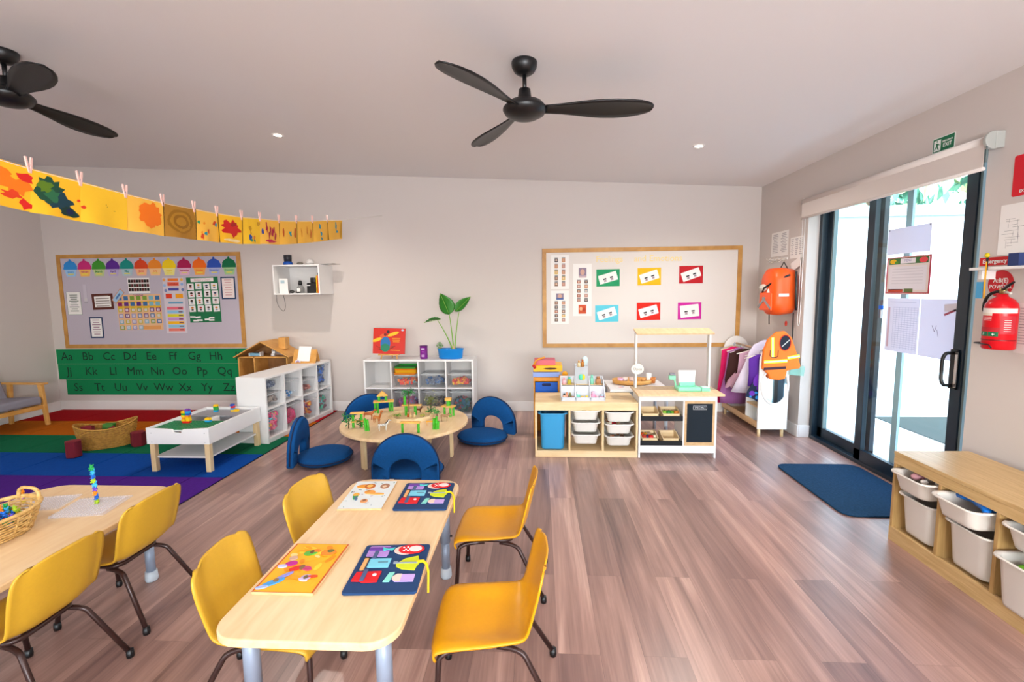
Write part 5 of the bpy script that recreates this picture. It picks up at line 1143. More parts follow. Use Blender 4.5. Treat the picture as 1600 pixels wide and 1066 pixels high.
mb = MB(); mb.box(-.02, .02, -.015, .015, 0, .03, M_white); mb.box(-.02, .02, .01, .015, .03, .075, M_white); mb.prism(circ(.018, 12), -.002, .002, M_white, M=T(0, .012, .078) @ RX(PI/2)); solo('toy_chair', 'tiny white toy chair upstairs in the doll house', 'toy furniture', mb, (-3.33, 5.74, ze), 0, 'toy furniture in the doll house')
mb = MB(); mb.box(-.05, .05, -.01, .01, 0, .06, C('#b8a8a8')); solo('toy_dresser', 'tiny pale toy dresser upstairs behind the toy chair', 'toy furniture', mb, (-3.31, 5.86, ze))
mb = MB(); mb.ell((0, 0, .05), (.028, .015, .05), C('#c8bcc0')); mb.box(-.02, .02, -.02, .02, 0, .02, C('#b8aeb0')); solo('toy_chair', 'tiny pale oval backed toy chair on the doll house ground floor', 'toy furniture', mb, (-3.40, 5.74, .478))
mb = MB(); mb.ell((0, 0, .02), (.022, .018, .02), C('#d8cfa8')); mb.ell((.02, .02, .055), (.018, .015, .016), C('#a89898')); solo('toy_figure', 'tiny cream toy on the doll house ground floor, left room', 'toy figure', mb, (-3.60, 5.74, .478))
t = thing('book_stand', 'wooden wedge display stand holding a white sheet on the shelf end', 'book stand', (-2.875, 5.60, .702), .08)
tri = [(0, 0), (.13, 0), (.13, .012), (.085, .165), (.07, .165)]
mb = MB(); mb.box(-.14, .14, 0, .012, 0, .165, M_timber, M=T(0, .02, .006) @ RX(math.radians(-24))); mb.box(-.14, .14, -.012, .03, 0, .014, M_timber); mb.build('front_board', t)
mb = MB(); mb.box(-.14, .14, 0, .01, 0, .16, M_timber, M=T(0, .155, 0) @ RX(math.radians(24))); mb.build('rear_board', t)
mb = MB(); mb.box(-.075, .075, -.003, 0, .012, .20, M_paper, M=T(-.0, .018, .008) @ RX(math.radians(-24)) @ RY(.03)); solo('display_sheet', 'white picture sheet leaning on the wooden wedge stand', 'paper', mb, (-2.885, 5.598, .704), .08)
mb = MB(); mb.tube([(.03*math.cos(a/6*PI), 0, .03*math.sin(a/6*PI)) for a in range(7)], .006, C('#e8e4e8'), 6); mb.tube([(.018*math.cos(a/6*PI), 0, .018*math.sin(a/6*PI)) for a in range(7)], .005, C('#b8a0d0'), 6); solo('toy_arch', 'tiny white arch toy standing before the display sheet', 'toy', mb, (-2.93, 5.57, .716))

# ================================================================== on the cube shelf by the wall
t = thing('table_easel', 'small wooden easel standing on the white cube shelf under the red book', 'easel', (-1.85, 5.72, .73))
for s in (-1, 1): mb = MB(); mb.tube([(s*.10, 0, 0), (s*.07, .06, .19)], .008, M_timber, 8); mb.build('leg', t)
mb = MB(); mb.tube([(0, .14, 0), (0, .06, .19)], .008, M_timber, 8); mb.build('rear_leg', t)
mb = MB(); mb.box(-.13, .13, -.02, .02, .05, .066, M_timber); mb.build('ledge', t, bevel=.002)
bkM = T(-1.85, 5.715, .797) @ RX(math.radians(-8)) @ Matrix(((1, 0, 0, 0), (0, 0, -1, 0), (0, 1, 0, 0), (0, 0, 0, 1))) @ RZ(-.03)
mb = MB(); w_, h_ = .40, .315; mb.box(-w_/2, w_/2, 0, h_, -.008, .006, C('#c8200f', .35)); z = .0068
mb.disc(-.07, .20, .05, .045, C('#d85a2a', .4), z); mb.disc(-.045, .125, .062, .085, C('#1f6aa8', .4), z+.0004); mb.disc(-.045, .075, .058, .05, C('#1f7a5a', .4), z+.0007)
mb.disc(.05, .245, .075, .020, C('#f0b81a', .4), z+.0009, a=.35); mb.disc(-.15, .17, .06, .020, C('#f0b81a', .4), z+.0009, a=.35); mb.disc(-.05, .235, .018, .018, C('#7a1c1c', .4), z+.0009); mb.disc(-.015, .27, .02, .02, C('#2a1c28', .4), z+.0009); mb.disc(.165, .295, .018, .012, C('#b8c0d8', .4), z+.0009)
for q in ((-.13, .08, -.5), (-.11, .05, -.3), (.03, .07, .4), (.05, .09, .2)): mb.rect(q[0], q[1], .06, .006, C('#3a2a10'), z+.0009, q[2])
for k in range(3): mb.rect(.09, .19-.02*k, .10-.01*k, .008, C('#e8a01c'), z+.001)
mb.rect(.08, .045, .12, .006, C('#e8c01c'), z+.001)
tag(mb.build('picture_book', M=bkM, bevel=.001), 'large red picture book with a blue green winged creature on its cover', 'book')
t = thing('snack_tin', 'purple cylindrical tin with white lettering on the cube shelf', 'tin', (-1.425, 5.76, .73))
mb = MB(); mb.lathe([(0, 0), (.045, 0), (.047, .005), (.047, .15), (0, .15)], C('#7a1c86', .35), 28); mb.build('body', t)
mb = MB(); mb.lathe([(0, .15), (.049, .15), (.049, .162), (0, .165)], C('#5a1466', .4), 28); mb.build('lid', t)
mb = MB()
for k, (z, w_, h_) in enumerate(((.125, .9, .016), (.09, .5, .012), (.04, .8, .03))): mb.lathe([(.0474, z-h_/2), (.0474, z+h_/2)], C(['#d8c8e0', '#a84ab0', '#b88ac0'][k]), 8, a0=-PI/2-w_/2, a1=-PI/2+w_/2)
mb.build('printed_band', t)
t = thing('plant_trough', 'bright blue oval planter with soil on the cube shelf', 'planter', (-1.09, 5.76, .73))
mb = MB(); mb.lathe([(0, .0), (.070, 0), (.078, .01), (.085, .115), (.09, .125), (.083, .125), (.078, .10), (0, .098)], C('#1b86d6', .3), 40, sx=1.85, sy=.85); mb.build('trough', t)
mb = MB(); mb.lathe([(0, .105), (.079, .1)], C('#3a2a20', .95), 30, sx=1.85, sy=.85); rd = random.Random(8)
for k in range(16): a = rd.uniform(0, 6.28); q = rd.uniform(0, 1)**.5; mb.ell((.125*q*math.cos(a), .05*q*math.sin(a), .11), (.018, .014, .010), C(rd.choice(['#d8cdc4', '#5a4a40', '#c8a89a', '#2a2422'])), 8, 5)
o = mb.build('soil_pebbles', t); o['kind'] = 'stuff'
t = thing('leafy_plant', 'tall plant with three broad green leaves growing in the blue planter', 'plant', (-1.05, 5.76, .83)); Lf = mat('leaf_green', '#2c7a22', .4, noise=.25, nscale=30); Ls = C('#7fae4a', .5)
def bigleaf(base, tip, wid, up, bend=.02):
    b, tp = Vector(base), Vector(tip); ax = (tp-b); side = ax.cross(Vector(up)).normalized(); nn = side.cross(ax).normalized(); G = []
    for i in range(13):
        u = i/12; w = wid*(math.sin(PI*min(1, u*1.0)**.75)**.8)*(1-.25*u) if 0 < u < 1 else .002
        row = []
        for j in range(7): v = -1+j/3; row.append(tuple(b+ax*u+side*w*v+nn*(bend*math.sin(PI*u)+.18*w*abs(v)+.004*math.sin(u*40)*abs(v))))
        G.append(row)
    return G
for nm, st, base, tip, wid, up in (('a', [(0, 0, 0), (-.02, .0, .25), (-.045, 0, .44)], (-.045, 0, .44), (-.14, -.05, .70), .115, (0.25, 1, .1)),
                                   ('b', [(.01, 0, 0), (.03, 0, .25), (.075, 0, .47)], (.03, 0, .475), (.225, -.03, .655), .068, (-.3, 1, .5)),
                                   ('c', [(-.01, 0, 0), (-.08, 0, .20), (-.19, 0, .37)], (-.15, 0, .385), (-.35, -.03, .345), .042, (0, .6, 1))):
    mb = MB(); mb.tube(arc(*st, 8), [.009-.0006*i for i in range(9)], Ls, 8); s_ = mb.build('stem', t)
    mb = MB(); mb.grid(bigleaf(base, tip, wid, up), Lf); lf = mb.build('leaf', t, solid=.002)
    mb = MB(); mb.tube([base, tuple((Vector(base)+Vector(tip))/2), tip], .003, Ls, 6); mb.build('midrib', lf)
mb = MB(); mb.tube([(0, 0, 0), (0.0, 0, .06)], .018, C('#c8a888', .8), 8); mb.build('root_collar', t)
t = thing('small_succulent', 'small pale green succulent at the left edge of the blue planter', 'plant', (-1.21, 5.76, .83)); mb = MB()
for k in range(16): a = rd.uniform(0, 6.28); q = rd.uniform(0, .05); mb.ell((q*math.cos(a), q*math.sin(a), .06+rd.uniform(-.02, .035)), (.014, .014, .014), C(rd.choice(['#7a9a6a', '#5a7a4a', '#98b088'])), 8, 5)
mb.build('rosettes', t); mb = MB(); mb.tube([(0, 0, 0), (0, 0, .05)], .008, C('#8a7a5a'), 6); mb.build('stem', t)

# ================================================================== bamboo village on the round table
ZT = .35; Gb = mat('bamboo_green', '#3fae1f', .4, noise=.15, nscale=40); Wd = wood('village_wood', '#e0a040', '#efbb62', .5, (20, 20, 20), ns=1)
def bamboo(x, y, h, label, z=ZT, r_=.011, lean=0, grp='green bamboo posts on the round table'):
    mb = MB(); n = max(2, int(h/.04)); pr = [(0, 0)]
    for k in range(n): z0 = h*k/n; z1 = h*(k+1)/n; pr += [(r_*1.08, z0), (r_, z0+.003), (r_, z1-.003), (r_*1.08, z1)]
    pr += [(0, h)]; mb.lathe(pr, Gb, 12); return tag(mb.build('bamboo_post', M=T(x, y, z) @ RY(lean)), label, 'toy post', grp)
def plank(x, y, z, w_, label, rz=0, d_=.045, th=.010, h='plank'):
    mb = MB(); mb.box(-w_/2, w_/2, -d_/2, d_/2, 0, th, Wd); return tag(mb.build('toy_plank', M=T(x, y, z) @ RZ(rz), bevel=.001), label, 'toy plank', 'small wooden planks of the village')
for x in (-1.18, -1.04): bamboo(x, 3.935, .085, 'green post at the front of the village, '+('left' if x < -1.1 else 'right')+' side of the front gate')
plank(-1.11, 3.935, ZT+.085, .17, 'thin plank laid over the two front gate posts')
for x, y in ((-1.65, 4.60), (-1.615, 4.58), (-1.52, 4.66), (-1.50, 4.68)): bamboo(x, y, .105, 'green post carrying the tall house at the back left')
plank(-1.57, 4.63, ZT+.105, .20, 'wide plank forming the floor of the tall house', .3, .09)
for x, y in ((-1.61, 4.61), (-1.55, 4.64)): bamboo(x, y, .05, 'short green post under the roof of the tall house', ZT+.115, .013)
mb = MB(); mb.prism([(-.055, 0), (.055, 0), (0, .05)], -.025, .025, Wd, M=RZ(.3) @ RX(PI/2)); tag(mb.build('toy_roof', M=T(-1.58, 4.625, ZT+.165)), 'triangular wooden roof block on the tall house', 'toy block')
for x, y in ((-1.665, 4.07), (-1.60, 4.10)): bamboo(x, y, .05, 'short green post in the lowest tier of the left house'); bamboo(x, y, .055, 'green post in the upper tier of the left house', ZT+.060)
plank(-1.63, 4.085, ZT+.05, .11, 'lower plank of the house at the left table edge', .3); plank(-1.63, 4.085, ZT+.125, .12, 'top plank of the house at the left table edge', .2, .05)
for k, (dx, dy, h) in enumerate(((0, 0, .11), (.02, .005, .10), (.01, .022, .085))): bamboo(-1.515+dx, 3.975+dy, h, 'bamboo stalk in the bundle in front of the brown deer', lean=-.08)
for k, (dx, dy, h) in enumerate(((0, 0, .10), (.022, .0, .115), (.012, .02, .09), (.035, .012, .07))): bamboo(-.93+dx, 4.03+dy, h, 'bamboo stalk in the bundle at the front right of the village', lean=.05)
for x, y in ((-1.30, 4.48), (-1.215, 4.50)): bamboo(x, y, .10, 'green post of the middle gate inside the tray', r_=.014)
plank(-1.245, 4.49, ZT+.10, .19, 'plank across the middle gate above the tray')
bamboo(-1.31, 4.48, .085, 'short green post on top of the middle gate', ZT+.11, .014)
for x, y in ((-.86, 4.45), (-.93, 4.52), (-.84, 4.50)): bamboo(x, y, .09, 'green post of the small house at the right table edge')
plank(-.885, 4.49, ZT+.09, .13, 'plank floor of the small house at the right table edge', -.3, .08); bamboo(-.885, 4.49, .05, 'green post on top of the small right house', ZT+.10, .02)
mb = MB(); mb.box(-.03, .03, -.025, .025, 0, .025, Wd); tag(mb.build('toy_roof', M=T(-.885, 4.49, ZT+.15)), 'square wooden block capping the small right house', 'toy block')
t = thing('wooden_tray', 'octagonal wooden tray open at the top in the middle of the village', 'tray', (-1.235, 4.42, ZT))
P = [(.21*math.cos(PI/8+k*PI/4), .21*math.sin(PI/8+k*PI/4)) for k in range(8)]
for k in range(8):
    a, b = Vector(P[k]), Vector(P[(k+1) % 8]); d_ = b-a; mb = MB(); mb.box(0, d_.length, -.006, .006, 0, .035, M_pine, M=T(a.x, a.y, 0) @ RZ(math.atan2(d_.y, d_.x))); mb.build('tray_side', t)
mb = MB(); mb.prism(P, .0, .004, M_pine); mb.build('tray_floor', t)
def leaves(x, y, z, r_, n, cols, label, seed, stem=True, flat_=1, ln=.03):
    rd = random.Random(seed); t = thing('toy_tree', label, 'toy tree', (x, y, ZT))
    if stem: mb = MB(); mb.tube([(0, 0, 0), (.005, 0, z)], .005, C('#5a4a2a'), 6); mb.build('trunk', t)
    mb = MB()
    for k in range(n):
        c = Vector((rd.gauss(0, .5), rd.gauss(0, .5), rd.gauss(0, .5)*flat_))*r_; q = Euler((rd.uniform(-.8, .8), rd.uniform(-.8, .8), rd.uniform(0, 6))).to_matrix().to_4x4()
        mb.add([(-ln*.5, 0, 0), (0, -ln*.2, .002), (ln*.5, 0, 0), (0, ln*.2, .004)], [(0, 1, 2, 3)], C(rd.choice(cols), .5), M=Matrix.Translation(c+Vector((0, 0, z))) @ q)
    o = mb.build('leaves', t); o['kind'] = 'stuff'
GR = ['#1f7a3a', '#2a9a3a', '#145a2c', '#3a8a4a']
leaves(-1.70, 4.05, .085, .045, 70, GR, 'toy palm with dark green leaves at the left table edge', 1)
leaves(-1.60, 4.06, .05, .03, 40, GR, 'low green toy bush beside the left house posts', 2)
leaves(-1.27, 4.47, .235, .055, 80, GR, 'tall toy palm leaning right over the middle gate', 3, flat_=.6)
leaves(-1.09, 4.62, .12, .055, 120, ['#6a7a3a', '#8a8a5a', '#5a6a3a', '#a09a7a'], 'olive brown toy tree at the back of the village', 4)
leaves(-1.06, 4.50, .05, .035, 50, GR, 'green toy fern in front of the olive toy tree', 5)
leaves(-.96, 4.30, .09, .035, 40, ['#2a8a3a', '#4aa04a'], 'arching toy fern beside the right bamboo bundle', 6, flat_=.5)
leaves(-1.36, 4.38, .03, .04, 50, ['#5a9a3a', '#8ab04a', '#c8c06a'], 'low leafy clump lying in the wooden tray, left part', 7, stem=False, flat_=.3)
leaves(-1.12, 4.38, .03, .03, 30, ['#c8b85a', '#8ab04a'], 'low pale clump lying in the wooden tray, right part', 8, stem=False, flat_=.3)
def animal(x, y, rz, L, H, body, label, name, mane=None, neck=.35, stripes=None, horn=False, z=ZT):
    """toy animal on four jointed legs, facing local +x"""
    t = thing('toy_'+name, label, 'toy animal', (x, y, z), rz, group=None); m = C(body, .45)
    leg = H*.48; mb = MB(); bt = leg+H*.12
    mb.tube([(-L*.40, 0, bt), (-L*.36, 0, bt+H*.02), (-L*.18, 0, bt+H*.01), (0, 0, bt-H*.01), (L*.2, 0, bt), (L*.30, 0, bt+H*.05), (L*(.36+neck*.15), 0, bt+H*neck*.6), (L*(.40+neck*.2), 0, bt+H*neck), (L*(.48+neck*.2), 0, bt+H*(neck+.02)), (L*(.60+neck*.2), 0, bt+H*(neck-.08))],
            [H*.05, H*.13, H*.135, H*.14, H*.15, H*.12, H*.085, H*.085, H*.075, H*.04], m, 10)
    for sx, kk in ((-.30, -1), (.22, 1)):
        for s in (-1, 1): mb.tube([(L*sx, s*H*.08, bt), (L*(sx+.03*kk), s*H*.09, leg*.72), (L*(sx-.035 if kk < 0 else sx), s*H*.09, leg*.42), (L*(sx+.0), s*H*.09, .0)], [H*.075, H*.05, H*.03, H*.028], m, 8)
    mb.tube([(-L*.40, 0, bt+H*.02), (-L*.50, 0, bt-H*.1), (-L*.50, 0, bt-H*.3)], H*.018, m, 6)
    for s in (-1, 1): mb.ell((L*(.42+neck*.2), s*H*.06, bt+H*(neck+.08)), (H*.02, H*.02, H*.045), m, 6, 4)
    mb.build('body', t)
    if mane: mb = MB(); mb.tube([(L*.20, 0, bt+H*.12), (L*(.33+neck*.12), 0, bt+H*(neck*.6+.07)), (L*(.40+neck*.2), 0, bt+H*(neck+.1))], [H*.05, H*.06, H*.05], C(mane, .6), 8); mb.build('mane', t)
    if stripes:
        mb = MB()
        for k in range(7):
            x_ = L*(-.32+.09*k); r_ = H*.137*(1.04 if k < 5 else 1.1); mb.tube([(x_+.001*j, r_*math.cos(a), bt+r_*math.sin(a)) for j, a in enumerate([2*PI*q/14 for q in range(14)])], H*.012, C(stripes), 4, closed=True)
        mb.build('stripes', t)
    if horn:
        mb = MB()
        mb.tube([(L*(.42+neck*.2), -.004, bt+H*(neck+.06)), (L*(.38+neck*.2), -.014, bt+H*(neck+.22))], H*.016, C('#3a2a20'), 6); mb.build('horn', t)
    return t
animal(-1.62, 4.33, .3, .12, .10, '#a85a24', 'brown toy deer standing behind the left bamboo bundle', 'deer', neck=.3)
animal(-1.50, 4.22, -.5, .11, .09, '#b8642a', 'spotted brown toy giraffe stepping towards the zebra', 'giraffe', neck=.75, stripes='#e0b070')
animal(-1.365, 3.985, .5, .105, .085, '#d8d4cc', 'black and white toy zebra near the front table edge', 'zebra', '#2a2624', neck=.4, stripes='#2a2624')
animal(-1.205, 4.58, -.2, .08, .065, '#6a3a20', 'dark brown toy horse behind the middle gate', 'horse', '#2a1810', neck=.4)
animal(-.99, 4.17, .2, .10, .05, '#e8a02a', 'orange yellow toy lion lying by the right bamboo bundle', 'lion', '#c87a1c', neck=.2)
animal(-.885, 4.30, .1, .09, .085, '#a8825a', 'tan toy bison near the right table edge', 'bison', '#5a3a24', neck=.1, horn=True)
for k, (x, h) in enumerate(((-1.235, '#e8c890'), (-1.20, '#f0d8a0'), (-1.265, '#c86a2a'))):
    mb = MB(); mb.lathe([(0, 0), (.010, 0), (.012, .015), (.007, .032), (0, .034)], C(h), 12); mb.ell((0, 0, .042), (.010, .010, .010), C('#e0b080'), 10, 6)
    tag(mb.build('toy_person', M=T(x, 4.40+.01*k, ZT+.004)), ['cream peg doll', 'pale yellow peg doll', 'orange brown peg doll'][k]+' standing in the wooden tray', 'peg doll')

# ================================================================== dress up rack
RX0, RX1, RY0, RY1 = 2.262, 2.560, 4.985, 5.97
t = thing('dress_up_rack', 'white dress up rack with oval mirror end, pine legs and pine tray', 'clothes rack', (0, 0, 0))
def endpanel(y, nm, z0=.082):
    mb = MB(); w_ = RX1-RX0; P = [(0, z0), (w_, z0), (w_, .80)]+[(w_/2+w_/2*math.cos(a), .80+.17*math.sin(a)) for a in [PI*k/14 for k in range(1, 14)]]+[(0, .80)]
    mb.prism(P, 0, .016, M_white, M=Matrix(((1, 0, 0, RX0), (0, 0, -1, y+.016), (0, 1, 0, 0), (0, 0, 0, 1)))); return mb.build(nm, t, bevel=.002)
ep = endpanel(RY0, 'end_panel'); endpanel(RY1-.016, 'end_panel')
mb = MB(); mb.box(RX0, RX0+.016, RY0+.016, RY1-.016, .085, .155, M_birchedge); mb.box(RX0, RX1, RY0+.016, RY1-.016, .085, .095, M_birchedge); mb.box(RX1-.016, RX1, RY0+.016, RY1-.016, .085, .155, M_white); mb.build('base_tray', t, bevel=.002)
mb = MB(); mb.box(RX0+.006, RX1, RY0+.30, RY0+.314, .095, .60, M_white); mb.build('divider', t)
mb = MB(); mb.box(RX0+.012, RX1, RY0+.016, RY0+.30, .30, .312, M_birchedge); mb.box(RX0+.012, RX1, RY0+.016, RY0+.30, .585, .60, M_white); mb.build('side_shelf', t)
mb = MB(); mb.tube([((RX0+RX1)/2, RY0+.016, .88), ((RX0+RX1)/2, RY1-.016, .88)], .012, M_birchedge, 10); mb.build('hanging_rail', t)
for x in (RX0+.03, RX1-.035):
    for y in (RY0+.03, RY1-.05): mb = MB(); mb.tube([(x, y, 0), (x, y, .085)], .016, M_pinez, 12); mb.build('leg', t)
mx, mz = (RX0+RX1)/2+.01, .545; Mm = Matrix(((1, 0, 0, mx), (0, 0, -1, RY0), (0, 1, 0, mz), (0, 0, 0, 1)))
mb = MB(); mb.tube([(.132*math.cos(2*PI*k/40), .195*math.sin(2*PI*k/40), .004) for k in range(40)], .011, M_white, 8, closed=True, M=Mm); fr = mb.build('mirror_rim', t)
mb = MB(); mb.disc(0, 0, .128, .19, mat('mirror', '#e8eef0', .04, metal=1), .003, 40, M=Mm); mb.build('mirror_glass', t)

def garment(name, label, y, rows, hexc, cx=2.40, sy=.16, fold=.12, nf=5, zt=.86, cat='garment', rough=.8, mm=None, grp='dress up clothes on the white rack', thk=.035, extra=None):
    """cloth body hung on a hanger, across the rail: rows of (half width, depth below the rail, sideways shift)"""
    cx -= .035; rows = [(a*1.18, b, c) for a, b, c in rows]; t = thing(name, label, cat, (cx, y, 0), 0, grp); m = mm or C(hexc, rough); mb = MB(); n = 36; V = []; F = []
    for k, (w_, dz, sh) in enumerate(rows):
        f = min(1, dz/.25)
        for j in range(n):
            a = 2*PI*j/n; r_ = 1+fold*f*math.sin(a*nf*2+k*.35)
            V.append((sh+w_*math.cos(a)*(1+.25*fold*f*math.sin(a*nf)), (thk*(.5+.8*f))*math.sin(a)*r_, zt-dz-.02*abs(math.cos(a))**2*(1 if k == 0 else 0)))
    for k in range(len(rows)-1):
        for j in range(n): q = (j+1) % n; F.append((k*n+j, (k+1)*n+j, (k+1)*n+q, k*n+q))
    mb.add(V, F, m, True); b = mb.build('cloth', t, solid=-.003)
    mb = MB(); mb.tube([(-.15, 0, zt-.045), (0, 0, zt-.005), (.15, 0, zt-.045)], .006, C('#e8e0d4', .4), 8); mb.tube(arc((0, 0, zt-.005), (0, 0, zt+.045), (.02, 0, zt+.038), 5), .003, M_grey, 6); mb.build('hanger', t)
    if extra: extra(t, b)
    return t
def ruffle(t, b):
    mb = MB(); V = []; F = []; n = 48
    for k, (w_, z, d_) in enumerate(((.13, .60, .04), (.20, .52, .07), (.23, .44, .085))):
        for j in range(n): a = 2*PI*j/n; r_ = 1+.06*math.sin(a*12); V.append((-.03+w_*math.cos(a)*r_, d_*math.sin(a)*r_, z+.01*math.sin(a*9)))
    for k in range(2):
        for j in range(n): q = (j+1) % n; F.append((k*n+j, (k+1)*n+j, (k+1)*n+q, k*n+q))
    mb.add(V, F, glassy('tulle_pink', '#d8a8bc', .6, .8), True); mb.build('tulle_skirt', t)
garment('costume', 'beige and lime costume at the wall end of the rack', 5.88, [(.07, 0, 0), (.13, .04, 0), (.125, .15, 0), (.13, .32, -.01)], '#d2bfa6', cx=2.385, extra=lambda t, b: (MB().ell((-.07, -.045, .66), (.05, .012, .055), C('#a8d01c', .6)).ell((-.02, -.045, .80), (.03, .012, .045), C('#a8d01c', .6)).build('lime_patch', t)))
garment('costume', 'hot pink costume reaching down to the tray of the rack', 5.79, [(.06, 0, 0), (.12, .04, 0), (.13, .25, -.0), (.15, .48, 0), (.17, .68, 0)], '#d4125f', cx=2.355, nf=6)
garment('costume', 'dark brown sleeveless vest costume on a white hanger', 5.56, [(.07, 0, 0), (.135, .05, 0), (.15, .2, 0), (.16, .36, -.01), (.15, .44, -.01)], '#3a1a16', cx=2.37, fold=.05, sy=.1)
garment('costume', 'pale pink tutu costume with sheer skirt, middle of the rack', 5.45, [(.06, 0, .02), (.12, .04, .02), (.11, .2, 0), (.12, .32, 0)], '#c8a0b8', cx=2.40, extra=ruffle)
garment('costume', 'violet sheer costume hanging low between the hot pink and brown ones', 5.68, [(.06, 0, 0), (.12, .05, 0), (.12, .3, -.02), (.15, .55, -.04), (.14, .66, -.04)], '#a86aa8', cx=2.38)
garment('costume', 'pale lilac hooded costume arching over the rack', 5.28, [(.05, -.13, .06), (.095, -.08, .05), (.11, .0, .02), (.10, .15, -.04), (.11, .3, -.09), (.13, .44, -.13)], '#dcd2e4', cx=2.42, fold=.10, thk=.05)
garment('costume', 'cream fur collar costume beside the orange vest', 5.17, [(.05, -.02, .02), (.075, .05, 0), (.07, .12, 0), (.05, .17, 0)], '#dccbb2', cx=2.43, fold=.06, thk=.05)
def wings(t, b):
    Wp, Wb, Wn = C('#6a2aa8', .4), C('#2a8ad0', .4), C('#101a3a', .5)
    o = [(.08, .80), (.02, .72), (-.05, .62), (-.13, .48), (-.15, .42), (-.08, .40), (-.02, .36), (.04, .37), (.05, .46), (.08, .60)]
    mb = MB(); M = Matrix(((1, 0, 0, 0), (0, 0, -1, -.05), (0, 1, 0, 0), (0, 0, 0, 1)))
    mb.prism(o, 0, .012, Wn, M=M); 
    for x, z, a, b_, c in ((-.03, .60, .045, .075, Wp), (.0, .52, .04, .05, Wp), (-.085, .455, .03, .028, Wp), (-.03, .41, .022, .02, Wb), (.02, .43, .018, .022, Wb), (.045, .52, .014, .035, Wb), (.05, .62, .012, .035, Wb), (-.045, .46, .018, .014, Wb), (-.10, .42, .014, .01, Wb)): mb.disc(x, z, a, b_, c, .0126, 14, M=M, a=-.4)
    mb.build('wing', t)
garment('costume', 'purple and blue butterfly wings costume beside the divider', 5.09, [(.05, 0, 0), (.09, .05, 0), (.085, .2, 0), (.09, .34, 0)], '#5a2a98', cx=2.335, fold=.06, extra=wings)
# hi vis vest hung over the mirror end
t = thing('safety_vest', 'orange play safety vest with reflective bands hung over the mirror end', 'vest', M=Matrix(((1, 0, 0, 2.445), (0, 0, -1, 4.965), (0, 1, 0, .86), (0, 0, 0, 1))))
Ov = mat('vest_orange', '#f0720a', .6, noise=.08, nscale=30)
mb = MB(); P = [(-.175, -.13), (-.17, .06), (-.13, .17), (-.05, .245), (.03, .255), (.10, .19), (.14, .08), (.20, -.10), (.195, -.13), (.07, -.15), (.055, -.235), (.0, -.25), (-.10, -.24), (-.115, -.19)]
mb.prism(P, -.012, .028, Ov); b = mb.build('vest_front', t, bevel=.012, seg=3)
Yb, Sv = C('#e8e02a', .4), C('#b8c8c0', .3)
mb = MB(); mb.rect(-.05, -.055, .23, .035, Yb, .0285, .06); mb.rect(-.05, -.055, .23, .015, Sv, .0289, .06); mb.rect(.125, -.01, .12, .035, Yb, .0285, .16); mb.rect(.125, -.01, .12, .015, Sv, .0289, .16)
mb.rect(-.085, .09, .035, .20, Yb, .0284, .04); mb.rect(-.085, .09, .015, .20, Sv, .0288, .04); mb.build('reflective_band', b)
mb = MB(); mb.rect(-.055, -.125, .22, .028, C('#3a1c2c', .6), .0285, .06); mb.tube([(-.11, .06, .029), (-.11, .0, .03), (-.09, -.012, .03), (-.045, -.012, .03), (-.03, .0, .03), (-.03, .06, .029)], .003, C('#3a1c2c'), 5); mb.build('dark_trim', b)
mb = MB(); mb.disc(.035, .135, .055, .078, C('#20202e', .7), .0286, 20, a=.1); mb.rect(.04, .13, .006, .10, M_paper, .029, -.8); b2 = mb.build('neck_opening', b)
mb = MB(); mb.tube([(.035+.055*math.cos(2*PI*k/24), .135+.078*math.sin(2*PI*k/24), .029) for k in range(24)], .004, C('#d0281c'), 6, closed=True); mb.build('red_piping', b2)
mb = MB(); mb.box(-.07, .07, -.05, .05, 0, .10, glassy('teal_clear', '#9adfd0', .4, .2)); tag(mb.build('clear_pouch', M=T(2.61, 4.99, .66) @ RY(.1)), 'pale teal see through pouch hanging behind the mirror end', 'pouch')

# ================================================================== behind and on the pine bin frame
WX, WY = -.065, 4.90
t = thing('toy_workbench', 'orange wooden toy cabinet with blue drawer behind the pine bin frame', 'toy cabinet', (WX, WY, 0)); Ob = wood('orange_wood', '#d8861c', '#eba030', .4, (6, 6, 6), ns=2)
for x in (0, .255): mb = MB(); mb.box(x, x+.015, 0, .28, 0, .66, Ob); mb.build('side_panel', t, bevel=.002)
mb = MB(); mb.box(.015, .255, .265, .28, 0, .66, Ob); mb.build('back_panel', t)
mb = MB(); mb.box(.015, .255, .0, .265, .61, .65, Ob); mb.box(.015, .255, 0, .265, .44, .455, Ob); mb.build('shelf_board', t)
mb = MB(); mb.box(.02, .25, -.006, .01, .46, .60, C('#0f55b8', .4)); d_ = mb.build('blue_drawer', t, bevel=.004)
mb = MB(); mb.prism(rrect(.09, .03, .01, 3), 0, .001, C('#0a1a4a'), M=Matrix(((1, 0, 0, .135), (0, 0, -1, -.0065), (0, 1, 0, .575), (0, 0, 0, 1)))); mb.build('hand_slot', d_)
mb = MB(); mb.box(-.005, .27, -.01, .285, .655, .705, C('#8aa0dc', .5)); mb.build('pale_blue_box', t, bevel=.003)
mb = MB(); mb.box(.0, .30, .0, .27, .71, .775, C('#f5b41c', .4)); y_ = mb.build('yellow_box', t, bevel=.004)
mb = MB(); mb.prism([(-.075, 0), (-.05, .008), (.0, .012), (.05, .01), (.075, 0), (.05, -.008), (0, -.011), (-.05, -.007)], 0, .001, C('#4a2a0a'), M=Matrix(((1, 0, 0, .175), (0, 0, -1, -.0005), (0, 1, 0, .742), (0, 0, 0, 1)))); mb.build('saw_slot', y_)
mb = MB(); mb.box(.01, .23, .03, .25, .775, .825, C('#cf6a78', .6)); mb.build('pink_box', t, bevel=.004)
